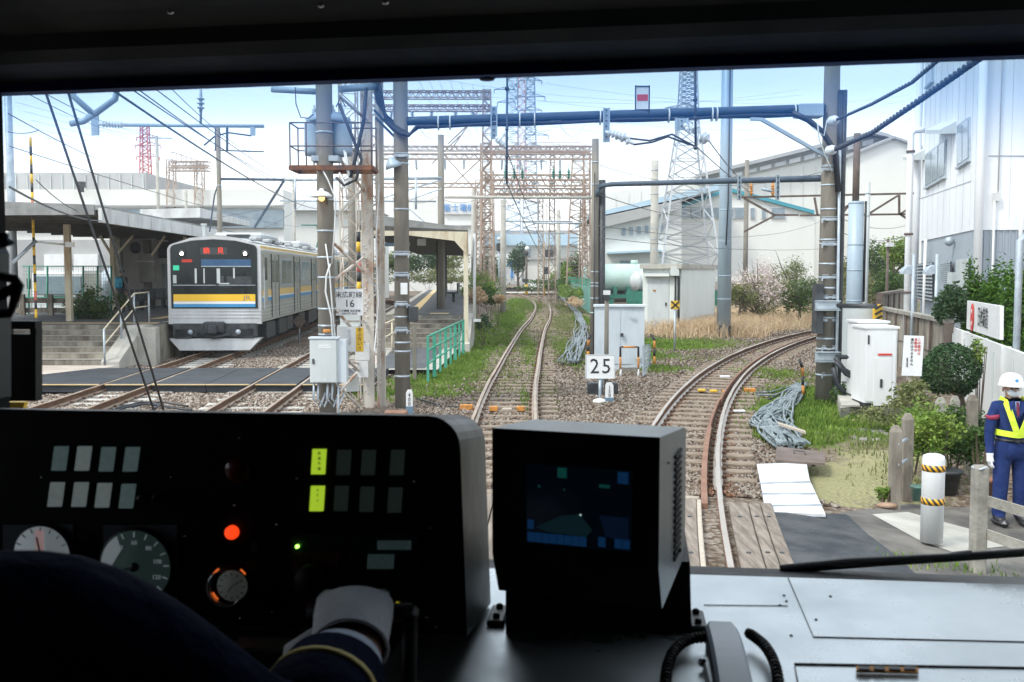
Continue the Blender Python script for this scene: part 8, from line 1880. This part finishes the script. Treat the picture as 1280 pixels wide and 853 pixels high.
disc(291,665,9,M('lit_orange_red_lamp',(.9,.2,.05),emit=(1,.06,.01),es=.55),'lit_lamp',.01)
gw = M('lit_gauge_face',(.55,.60,.62),emit=(.5,.58,.62),es=.10); gd = M('dim_gauge_face',(.05,.09,.085),emit=(.12,.22,.2),es=.035)
def gauge(u,v,rpx,face,mark,name,label_nums=None,plate=None,a0=-130,a1=130,nt=13):
    if plate: B(cface(plate,.003),'gauge_plate',M('gauge_mount_plate',(.09,.11,.14),rough=.5),con)
    g_,p,r = disc(u,v,rpx,mt['cabblack'],name,.010,.003)
    m = MB(); m.lathe([(r * .93,0),(r * .93,.001)],p + Vector((0,-.0105,0)),axis=(0,-1,0),seg=40); f_ = B(m,'dial',face,g_)
    m = MB()
    for k in range(nt):
        a = R(a0 + (a1 - a0) * k / (nt - 1)); d_ = Vector((math.sin(a),0,math.cos(a))); m.tube([p + d_ * r * .76 + Vector((0,-.0122,0)),p + d_ * r * .90 + Vector((0,-.0122,0))],.0009,4)
    B(m,'tick_marks',mark,g_); return g_,p,r
g_,p,r = gauge(57,692,42,gw,mt['ink'],'pressure_gauge',plate=[(5,740),(92,740),(92,656),(5,656)])
m = MB(); m.tube([p + Vector((0,-.014,0)),p + Vector((-.006,-.014,.03))],.0014,4); B(m,'needle',mt['ink'],g_)
m = MB(); m.box(p + Vector((-.002,-.0125,.024)),(.014,.0006,.036)); B(m,'red_sector',M('pink_gauge_sector',(.65,.42,.42),emit=(.6,.4,.4),es=.15),g_)
g_,p,r = gauge(173,706,52,gd,gw,'speedometer',plate=[(130,760),(222,760),(222,657),(130,657)])
for k,s in enumerate(('40','60','80','100','120')): a = R(-38 + k * 38); text(s,.010,gw,g_,CABM @ (p + Vector((math.sin(a) * r * .62,-.0125,math.cos(a) * r * .62))),EX,(0,0,1),extrude=.0002,name='numerals')
m = MB(); m.add([p + Vector((r * .9 * math.sin(R(a)),-.0128,r * .9 * math.cos(R(a)))) for a in range(-90,-27,6)] + [p + Vector((-r * .35,-.0128,r * .42)),p + Vector((-r * .62,-.0128,0))],[tuple(range(13))]); B(m,'lit_sector',gw,g_)
m = MB(); m.lathe([(r * .12,0),(r * .1,.008)],p + Vector((0,-.012,0)),axis=(0,-1,0),seg=14); m.tube([p + Vector((0,-.016,0)),p + Vector((-.028,-.016,-.006))],.0016,4); B(m,'needle',mt['cabside'],g_)
# pocket watch with orange reflections
g_,p,r = disc(288,731,29,mt['cabblack'],'watch_holder',.014)
m = MB(); m.lathe([(r * .86,0),(r * .86,.012),(r * .80,.014),(r * .76,.012),(r * .76,.002)],p + Vector((0,-.012,0)),axis=(0,-1,0),seg=32); B(m,'rim',mt['chrome'],g_)
p = W(291,732,CD - .027); rw = .024; m = MB(); m.lathe([(rw,0),(rw,.004)],p,axis=(0,-1,0),seg=32); wf = B(m,'watch_face',M('watch_face_paper',(.30,.32,.30),emit=(.25,.28,.26),es=.04),g_)
for k in range(12):
    a = R(k * 30); m = MB(); m.box(p + Vector((math.sin(a) * rw * .8,-.0048,math.cos(a) * rw * .8)),(.0018,.0006,.0035),Mx=Matrix.Rotation(a,4,'Y')); B(m,'hour_mark',mt['ink'],wf)
m = MB(); m.tube([p + Vector((0,-.006,0)),p + Vector((.015,-.006,.009))],.0008,4); m.tube([p + Vector((0,-.006,0)),p + Vector((-.006,-.006,-.009))],.001,4); B(m,'hands',mt['ink'],wf)
orl = M('painted_orange_reflection',(.9,.25,.05),emit=(1,.18,.03),es=.35)  # orange reflections on the watch rim, drawn as glowing arcs
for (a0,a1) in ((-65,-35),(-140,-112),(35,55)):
    m = MB(); c = W(288,731,CD - .016); m.tube([c + Vector((.031 * math.sin(R(a)),-.002,.031 * math.cos(R(a)))) for a in range(a0,a1 + 1,5)],.0014,5); B(m,'painted_reflection',orl,g_)
# switch panel with red knob
B(cface([(360,762),(520,762),(523,668),(365,668)],.004),'switch_panel',M('dark_switch_panel',(.012,.018,.018),rough=.35),con)
B(cface([(362,757),(422,757),(426,692),(366,692)],.003,.005),'red_plate',M('deep_red_plate',(.085,.010,.010),rough=.5),con)
g_,p,r = disc(393,723,22,mt['cabblack'],'rotary_knob',.025,.008); m = MB(); m.box(p + Vector((0,-.03,0)),(.012,.014,r * 1.7),Mx=Matrix.Rotation(.6,4,'Y')); B(m,'grip',mt['cabblack'],g_)
disc(372,683,2.2,M('lit_green_led',(.2,.9,.1),emit=(.3,1,.1),es=3),'green_led',.004,.005)
lm = M('teal_label',(.12,.18,.18),(.18,.25,.25),sc=70,rough=.5,emit=(.15,.25,.25),es=.035)
B(cface([(472,687),(514,687),(514,676),(472,676)],.002,.006),'label_strip',lm,con); B(cface([(459,711),(492,711),(493,693),(460,693)],.002,.006),'label_strip',lm,con)
disc(484,738,9,mt['cabblack'],'small_knob',.02,.006); disc(497,755,3,M('dim_yellow_led',(.3,.25,.02),emit=(.5,.4,.02),es=.25),'yellow_led',.003,.006)
disc(182,620,5,mt['cabside'],'toggle_switch',.02); disc(200,619,4,mt['cabblack'],'toggle_switch',.02)
m = MB()
for (u,v) in ((52,597),(214,597),(346,656),(341,765),(300,773),(299,548),(371,598),(539,660),(545,784),(100,670),(293,632),(518,602),(226,772),(231,670),(534,772),(293,707)): m.ball(W(u,v,CD),.0022,1,.8,1,seg=8,rings=5)
B(m,'screw',mt['chrome'],con)
m = MB(); c = W(105,669,CD - .003); m.tube([c + Vector((.006 * math.cos(a),0,.006 * math.sin(a))) for a in [k * math.pi / 8 for k in range(17)]],.0010,4); B(m,'lock_ring',mt['chrome'],con)
B(cface([(314,690),(322,690),(322,678),(314,678)],.001),'engraved_marks',mt['cabside'],con)

# monitor
P0 = W(825,547,1.45); fr0 = P0 + Vector((0,0,0)); phi = R(14); mx_ = Matrix.Translation(fr0) @ Matrix.Rotation(-phi,4,'Z')   # origin: top right front corner ; -x = left, +y = back
mon = thing('monitor','black boxy monitor with a dim blue screen on the desk','monitor',(0,0,0)); mon.rotation_euler = (0,0,-PSI); WM[mon.name] = CABM
MW = .262
prof = [(0,0),(0,-.165),(.028,-.222),(.19,-.198),(.215,-.18),(.215,-.018),(.20,-.012)]
m = MB(); m.prism([mx_ @ Vector((-MW,y,z * 1.19)) for y,z in prof],(mx_.to_3x3() @ Vector((MW,0,0))))
mon_side = M('dark_blue_grey_monitor_casing',(.10,.13,.145),(.13,.16,.175),sc=12,rough=.32,metal=.3); hs = m.build('casing',[mt['cabblack'],mon_side],mon)
for p in hs.data.polygons:
    nl = mx_.to_3x3().inverted() @ p.normal
    if nl.y > -.5: p.material_index = 1
def MP(x,y,z): return mx_ @ Vector((x,y,z * 1.16))
def mbox(x0,x1,y0,y1,z0,z1):
    m = MB(); m.hexa([MP(x0,y0,z0),MP(x1,y0,z0),MP(x1,y1,z0),MP(x0,y1,z0),MP(x0,y0,z1),MP(x1,y0,z1),MP(x1,y1,z1),MP(x0,y1,z1)]); return m
sm_ = bpy.data.materials.new('dim_lcd_screen'); sm_.use_nodes = True; bb = sm_.node_tree.nodes['Principled BSDF']; bb.inputs['Base Color'].default_value = (.008,.01,.015,1); bb.inputs['Roughness'].default_value = .12; bb.inputs['Emission Color'].default_value = (.02,.06,.13,1); bb.inputs['Emission Strength'].default_value = .008
mbox(-.205,-.04,-.0015,.001,-.150,-.045).build('screen',sm_,mon)
keyb = M('lit_blue_screen_key',(.01,.06,.2),emit=(.02,.16,.50),es=.045); keyg = M('lit_teal_screen_key',(.01,.15,.14),emit=(.03,.42,.36),es=.035); keyw = M('screen_trace',(.02,.06,.07),emit=(.08,.3,.34),es=.02)
scr = bpy.data.objects[mon.children[-1].name] if mon.children else None
def key(x,z,w,h,mm,nm='screen_key'): return mbox(x,x + w,-.003,-.0016,z,z + h).build(nm,mm,scr)
for k in range(8): key(-.203 + k * .0118,-.148,.0108,.0125,keyb)
for (x) in (-.091,-.066,-.054): key(x,-.146,.0108,.0125,keyb)
key(-.203,-.131,.010,.012,keyb); key(-.155,-.060,.014,.013,keyg); key(-.062,-.062,.016,.015,keyb); key(-.09,-.069,.016,.004,keyg)
m = MB(); m.add([MP(-.19,-.003,-.128),MP(-.15,-.003,-.11),MP(-.12,-.003,-.106),MP(-.10,-.003,-.125),MP(-.11,-.003,-.135),MP(-.17,-.003,-.133)],[(0,1,2,3,4,5)]); m.build('map_area',M('dim_teal_map',(.005,.02,.025),emit=(.03,.12,.16),es=.035),scr)
m = MB(); m.add([MP(-.09,-.003,-.105),MP(-.045,-.003,-.105),MP(-.045,-.003,-.135),MP(-.08,-.003,-.132)],[(0,1,2,3)]); m.build('map_area',M('dim_blue_map',(.005,.015,.035),emit=(.02,.07,.22),es=.025),scr)
key(-.12,-.108,.002,.002,M('white_screen_dot',(.3,.4,.4),emit=(.6,.9,.8),es=.4)); key(-.186,-.075,.003,.003,keyg); key(-.146,-.077,.003,.003,keyw)
m = MB()
for k in range(17):
    z = -.045 - k * .0088; m.hexa([MP(.0005,.115,z),MP(.0035,.115,z),MP(.0035,.165,z + .004),MP(.0005,.165,z + .004),MP(.0005,.115,z + .0042),MP(.0035,.115,z + .0042),MP(.0035,.165,z + .0082),MP(.0005,.165,z + .0082)])
m.build('vent_slots',mt['cabblack'],mon)
for a_ in ((.003,.15,-.178,.004),(.003,.05,-.04,.002)): m = MB(); m.ball(MP(*a_[:3]),a_[3],seg=10); m.build('screw',mt['cabblack'],mon)
# pedestal
zd = deckp(745,800).z; a = W(630,735,1.50); b2 = W(862,735,1.62)
qa,qb = deckp(632,790),deckp(866,792); zt_ = P0.z - .235
m = MB(); m.hexa([(qa.x,qa.y,zd - .06),(qb.x,qb.y,zd - .06),(qb.x + .0,qb.y + .16,zd - .06),(qa.x + .0,qa.y + .16,zd - .06),(qa.x,qa.y,zt_),(qb.x - .006,qb.y,zt_ - .01),(qb.x - .004,qb.y + .16,zt_),(qa.x,qa.y + .16,zt_)]); m.build('pedestal',mt['cabblack'],mon)
for (u,w_,vv) in ((620,26,781),(873,24,788)):
    p = deckp(u,vv,0); m = MB(); m.box(p + Vector((0,.03,.005)),(w_ * 1.45 / F,.085,.012),bev=.003); ft = m.build('foot_bracket',mt['cabside'],mon)
    m = MB()
    for dy in (.005,.055): m.lathe([(.0062,0),(.0062,.006),(.003,.008)],p + Vector((0,dy,.011)),seg=6)
    m.build('bolt',mt['cabblack'],ft)


# telephone handset
hd = thing('telephone_handset','pale handset with black coiled cord resting on the desk','telephone handset',(0,0,0)); hd.rotation_euler = (0,0,-PSI); WM[hd.name] = CABM
top = deckp(900,802,.028); bot = deckp(919,900,.042); m = MB(); d = (bot - top); N = 9; w0 = .027; vs = []; fs = []
for i in range(N + 1):
    s = i / N; c = top.lerp(bot,s) + Vector((0,0,.010 * math.sin(s * math.pi))); w = w0 * (.85 if i == 0 else 1) * .95; th = .028 + (.012 if s < .2 else 0)
    for (ax,az) in ((-w,-th),(-w,.0),(-w * .8,.006),(w * .8,.006),(w,0),(w,-th)): vs.append(c + Vector((ax,0,az)))
for i in range(N):
    for k in range(6): k2 = (k + 1) % 6; fs.append((i * 6 + k,i * 6 + k2,i * 6 + 6 + k2,i * 6 + 6 + k))
fs += [tuple(range(6))[::-1],tuple(N * 6 + k for k in range(6))]; m.add(vs,fs)
hb = m.build('handset',[M('pale_handset_plastic',(.34,.39,.45),rough=.35),mt['cabblack']],hd)
for p in hb.data.polygons:
    if p.normal.z < .45: p.material_index = 1
m = MB(); p = deckp(893,850,.010); m.box(p,(.028,.10,.012),bev=.003); m.build('cradle',mt['deckm'],hd); m = MB(); m.ball(deckp(878,838,.012),.007,seg=8); m.build('screw',mt['chrome'],hd)
def coil(pts,R_,r_,turns):
    P = [Vector(p) for p in pts]; n_ = turns * 8; out = []
    for i in range(n_ + 1):
        s = i / n_ * (len(P) - 1); j = min(int(s),len(P) - 2); f_ = s - j; p0 = P[max(j - 1,0)]; p1 = P[j]; p2 = P[j + 1]; p3 = P[min(j + 2,len(P) - 1)]
        c = .5 * ((2 * p1) + (p2 - p0) * f_ + (2 * p0 - 5 * p1 + 4 * p2 - p3) * f_ ** 2 + (3 * p1 - p0 - 3 * p2 + p3) * f_ ** 3); tg = (p2 - p1).normalized(); u1 = tg.orthogonal().normalized() if abs(tg.z) < .9 else Vector((1,0,0)); u1 = Vector((0,0,1)) - tg * tg.z; u1.normalize(); u2 = tg.cross(u1); a = i / 8 * 2 * math.pi
        out.append(c + (u1 * math.cos(a) + u2 * math.sin(a)) * R_)
    m = MB(); m.tube(out,r_,5); return m
coil([deckp(890,812,.02),deckp(862,816,.022),deckp(842,830,.02),deckp(833,856,.02),deckp(832,885,.02)],.0068,.0027,26).build('coil_cord',mt['cabblack'],hd)
coil([deckp(936,808,.022),deckp(955,822,.02),deckp(968,846,.02),deckp(974,880,.02)],.0068,.0027,22).build('coil_cord',mt['cabblack'],hd)

# wiper outside the glass
wp = thing('windscreen_wiper','black wiper arm and blade resting low across the right of the windscreen','wiper',(0,0,0)); wp.rotation_euler = (0,0,-PSI); WM[wp.name] = CABM
D = WD + .035; m = MB(); m.tube([W(975,711,D),W(1060,704,D),W(1190,697,D),W(1400,682,D)],[.008,.011,.009,.009],6); m.build('arm',mt['cabblack'],wp)
m = MB(); m.prism([W(985,712,D),W(1130,699,D),W(1215,689,D),W(1215,694,D),W(1130,706,D),W(1000,716,D)],(0,.006,0)); m.build('blade',mt['black'],wp)
m = MB(); m.ball(W(1206,695,D),.007,seg=8); m.build('joint',mt['cabblack'],wp)

# left side devices: notched black panel, frame and round loops
sd = thing('side_panel','black panel with a narrow slot hanging at the left of the windscreen','panel',(0,0,0)); sd.rotation_euler = (0,0,-PSI); WM[sd.name] = CABM
d0 = 1.60
def fr(pts,d,th): m = MB(); m.prism([W(u,v,d) for u,v in pts],(0,-th,0)); return m
fr([(-40,500),(53,500),(53,417),(-40,417)],d0,.02).build('lower_panel',mt['cabblack'],sd); fr([(-40,411),(52.5,411),(52.5,401),(-40,400)],d0,.02).build('upper_bar',mt['cabblack'],sd)
fr([(45,417.5),(53,417.5),(53,410.5),(45,410.5)],d0,.018).build('slot_end',mt['cabblack'],sd); fr([(-40,417.5),(17,417.5),(17,410.5),(-40,410.5)],d0,.018).build('slot_end',mt['cabblack'],sd)
f2 = thing('side_window_frame','grey-green rounded cab window frame at the far left','window frame',(0,0,0)); f2.rotation_euler = (0,0,-PSI); WM[f2.name] = CABM
d1 = 1.30; m = MB(); m.prism([W(u,v,d1) for u,v in ((-60,503),(10,503),(14,495),(14,395),(-60,395))],(0,-.03,0)); m.build('lower_frame',mt['cabside'],f2)
m = MB(); m.prism([W(u,v,d1) for u,v in ((-60,345),(12,345),(12,318),(6,306),(-4,300),(-60,300))],(0,-.03,0)); m.build('upper_frame',mt['cabside'],f2)
m = MB(); m.tube([W(-40,297,1.1),W(-10,295,1.1),W(8,297,1.1),W(13,301,1.1),W(2,305,1.1),W(-40,306,1.1)],.006,8); tag(m.build('grab_ring',mt['bluebeam'],None,mx=CABM),'small blue-grey ring at the left edge above the window frame','ring')
m = MB(); m.tube([W(-60,347,1.05),W(0,346,1.05),W(18,349,1.05),W(24,357,1.05),W(19,372,1.05),W(12,392,1.05),W(-60,395,1.05)],.0055,8); m.tube([W(-60,375,1.05),W(2,369,1.05),W(22,357,1.05)],.006,8); tag(m.build('steering_loop',mt['cabblack'],None,mx=CABM),'black bent loop of tubing at the left edge of the cab','loop')
m = MB(); m.box((W(12,509,1.9).x - .02,1.9,W(12,509,1.9).z),(.10,.01,.03));
m = MB(); m.prism([CABM @ W(u,v,2.3) for u,v in ((-40,503),(31,503),(27,516),(-40,516))],(0,.02,0)); tag(m.build('front_corner',mt['yellow']),'yellow painted corner of the train front outside the lower left glass','panel')

# ------------------------------------------------------------------ driver (seated at the left, back towards the camera)
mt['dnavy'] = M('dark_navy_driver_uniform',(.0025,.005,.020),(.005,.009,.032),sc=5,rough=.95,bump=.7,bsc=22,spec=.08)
wr = W(437,812,1.20); el = W(352,940,.98); sh = Vector((W(84,694,.93).x,.93,W(84,694,.93).z))
bx = sh.x - .22
Jd = dict(pelvis=(bx,.72,1.72),waist=(bx,.74,1.87),chest=(bx + .01,.80,2.02),neckb=(bx + .0,.84,2.19),neck=(bx - .01,.87,2.25),headm=(bx - .02,.90,2.32),headt=(bx - .02,.90,2.42),
          shR=tuple(sh - Vector((0,0,.055))),elR=tuple(el),wrR=tuple(wr),shL=(bx - .20,.84,sh.z - .06),elL=(bx - .30,1.0,1.9),wrL=(bx - .22,1.2,1.93),haL=(bx - .2,1.27,1.95),
          hipR=(bx + .1,.80,1.68),knR=(bx + .14,1.2,1.66),anR=(bx + .14,1.28,1.24),toR=(bx + .14,1.42,1.19),hipL=(bx - .1,.80,1.68),knL=(bx - .14,1.2,1.66),anL=(bx - .14,1.28,1.24),toL=(bx - .14,1.42,1.19),haR=tuple(wr + (wr - el).normalized() * .03))
Rdd = dict(pelvis=.15,waist=.14,chest=(.17,.13),neckb=.10,neck=.06,headm=(.08,.09),headt=(.07,.08),shR=.082,elR=.062,wrR=.034,haR=.030,shL=.08,elL=.06,wrL=.04,haL=.03,hipR=.1,knR=.075,anR=.05,toR=.04,hipL=.1,knL=.075,anL=.05,toL=.04)
ax = (wr - el).normalized(); sk0 = wr - ax * .035
def dface(c):
    if c.z > 2.25: return 1
    if (c - sk0).dot(ax) > 0 and (c - wr).length < .09: return 1
    return 0
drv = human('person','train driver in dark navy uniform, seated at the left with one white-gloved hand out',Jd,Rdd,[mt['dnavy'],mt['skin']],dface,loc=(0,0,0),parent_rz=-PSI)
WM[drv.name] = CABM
# sleeve, shirt cuff, gold stripe, glove
sidev = ax.cross(Vector((0,0,1))).normalized(); upv = sidev.cross(ax)
def ring(r0,r1,s0,s1,name,m_,sx=1.12,n_=26,th=.002):
    vs = []; fs = []
    for (r,s) in ((r0,s0),(r1,s1),(r1 - th,s1),(r0 - th,s0)):
        for k in range(n_): a = 2 * math.pi * k / n_; vs.append(wr + ax * s + sidev * math.cos(a) * r * sx + upv * math.sin(a) * r * .92)
    for j in range(4):
        for k in range(n_): k2 = (k + 1) % n_; j2 = (j + 1) % 4; fs.append((j * n_ + k,j * n_ + k2,j2 * n_ + k2,j2 * n_ + k))
    m = MB(); m.add(vs,fs,True); return m.build(name,m_,drv)
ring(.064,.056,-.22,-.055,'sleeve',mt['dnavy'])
ring(.0605,.0600,-.105,-.096,'gold_stripe',M('gold_braid',(.62,.48,.12),(.75,.6,.2),sc=90,rough=.5),th=.004)
ring(.047,.045,-.08,-.026,'shirt_cuff',M('pale_blue_white_shirt',(.55,.62,.72),rough=.8))
ring(.038,.036,-.06,.03,'wrist',mt['skin'])
# glove: flared cuff, palm, five fingers curling over the lever
m = MB(); n_ = 26; vs = []; fs = []; hdir = Vector((-.16,.88,.26)).normalized(); hs = hdir.cross(Vector((0,0,1))).normalized(); hu = hs.cross(hdir)
gl_sec = [(-.004,.0475,.0445,.003),(.006,.048,.0445,.003),(.03,.050,.041,.004),(.06,.052,.037,.004),(.090,.052,.032,.002),(.108,.046,.024,-.004)]
for (s,rx,ry,dzz) in gl_sec:
    c = wr + hdir * s
    for k in range(n_): a = 2 * math.pi * k / n_; vs.append(c + hs * math.cos(a) * rx + hu * (math.sin(a) * ry + dzz))
for j in range(len(gl_sec) - 1):
    for k in range(n_): k2 = (k + 1) % n_; fs.append((j * n_ + k,j * n_ + k2,(j + 1) * n_ + k2,(j + 1) * n_ + k))
fs.append(tuple((len(gl_sec) - 1) * n_ + k for k in range(n_))); m.add(vs,fs,True)
m.tube([wr + hdir * -.004 + hs * math.cos(a) * .0478 + hu * (math.sin(a) * .0448 + .003) for a in [2 * math.pi * k / 24 for k in range(25)]],.0028,6,cap=False)
kn = wr + hdir * .095
for (o,L_) in ((-.040,.070),(-.015,.080),(.010,.077),(.034,.060)):
    st = kn + hs * o + hu * .006; d1 = (hdir - hu * .45).normalized(); d2 = (hdir * .25 - hu).normalized(); d3 = (-hdir * .6 - hu * .7).normalized()
    p1 = st + d1 * L_ * .45; p2 = p1 + d2 * L_ * .34; p3 = p2 + d3 * L_ * .26; m.tube([st - hdir * .03,st,p1,p2,p3],[.013,.0125,.0115,.0105,.008],9)
st = wr + hdir * .035 - hs * .046 - hu * .01; p1 = st + (-hs * .8 + hdir * .15 - hu * .55).normalized() * .040; p2 = p1 + (-hs * .25 + hdir * .3 - hu * .9).normalized() * .032; m.tube([st + hs * .012,st,p1,p2],[.018,.017,.0135,.0095],9)
m.build('glove',mt['glove'],drv)
# lever under the hand
lv = thing('control_lever','black control handle gripped by the gloved hand','control lever',(0,0,0)); lv.rotation_euler = (0,0,-PSI); WM[lv.name] = CABM
c = kn + hdir * .03 - hu * .035; m = MB(); m.tube([c - hs * .07,c + hs * .075],.013,10); m.build('grip',mt['cabblack'],lv)
m = MB(); e_ = c + hs * .075; m.tube([e_,e_ + Vector((.004,-.03,-.0)),e_ + Vector((.004,-.05,-.12))],.011,8); m.build('arm',mt['cabblack'],lv)
m = MB(); q = W(345,806,1.36); q2 = W(420,806,1.36); m.box((q + q2) / 2 + Vector((-.03,0,-.02)),(.16,.05,.04),bev=.004); m.build('base',mt['cabside'],lv)
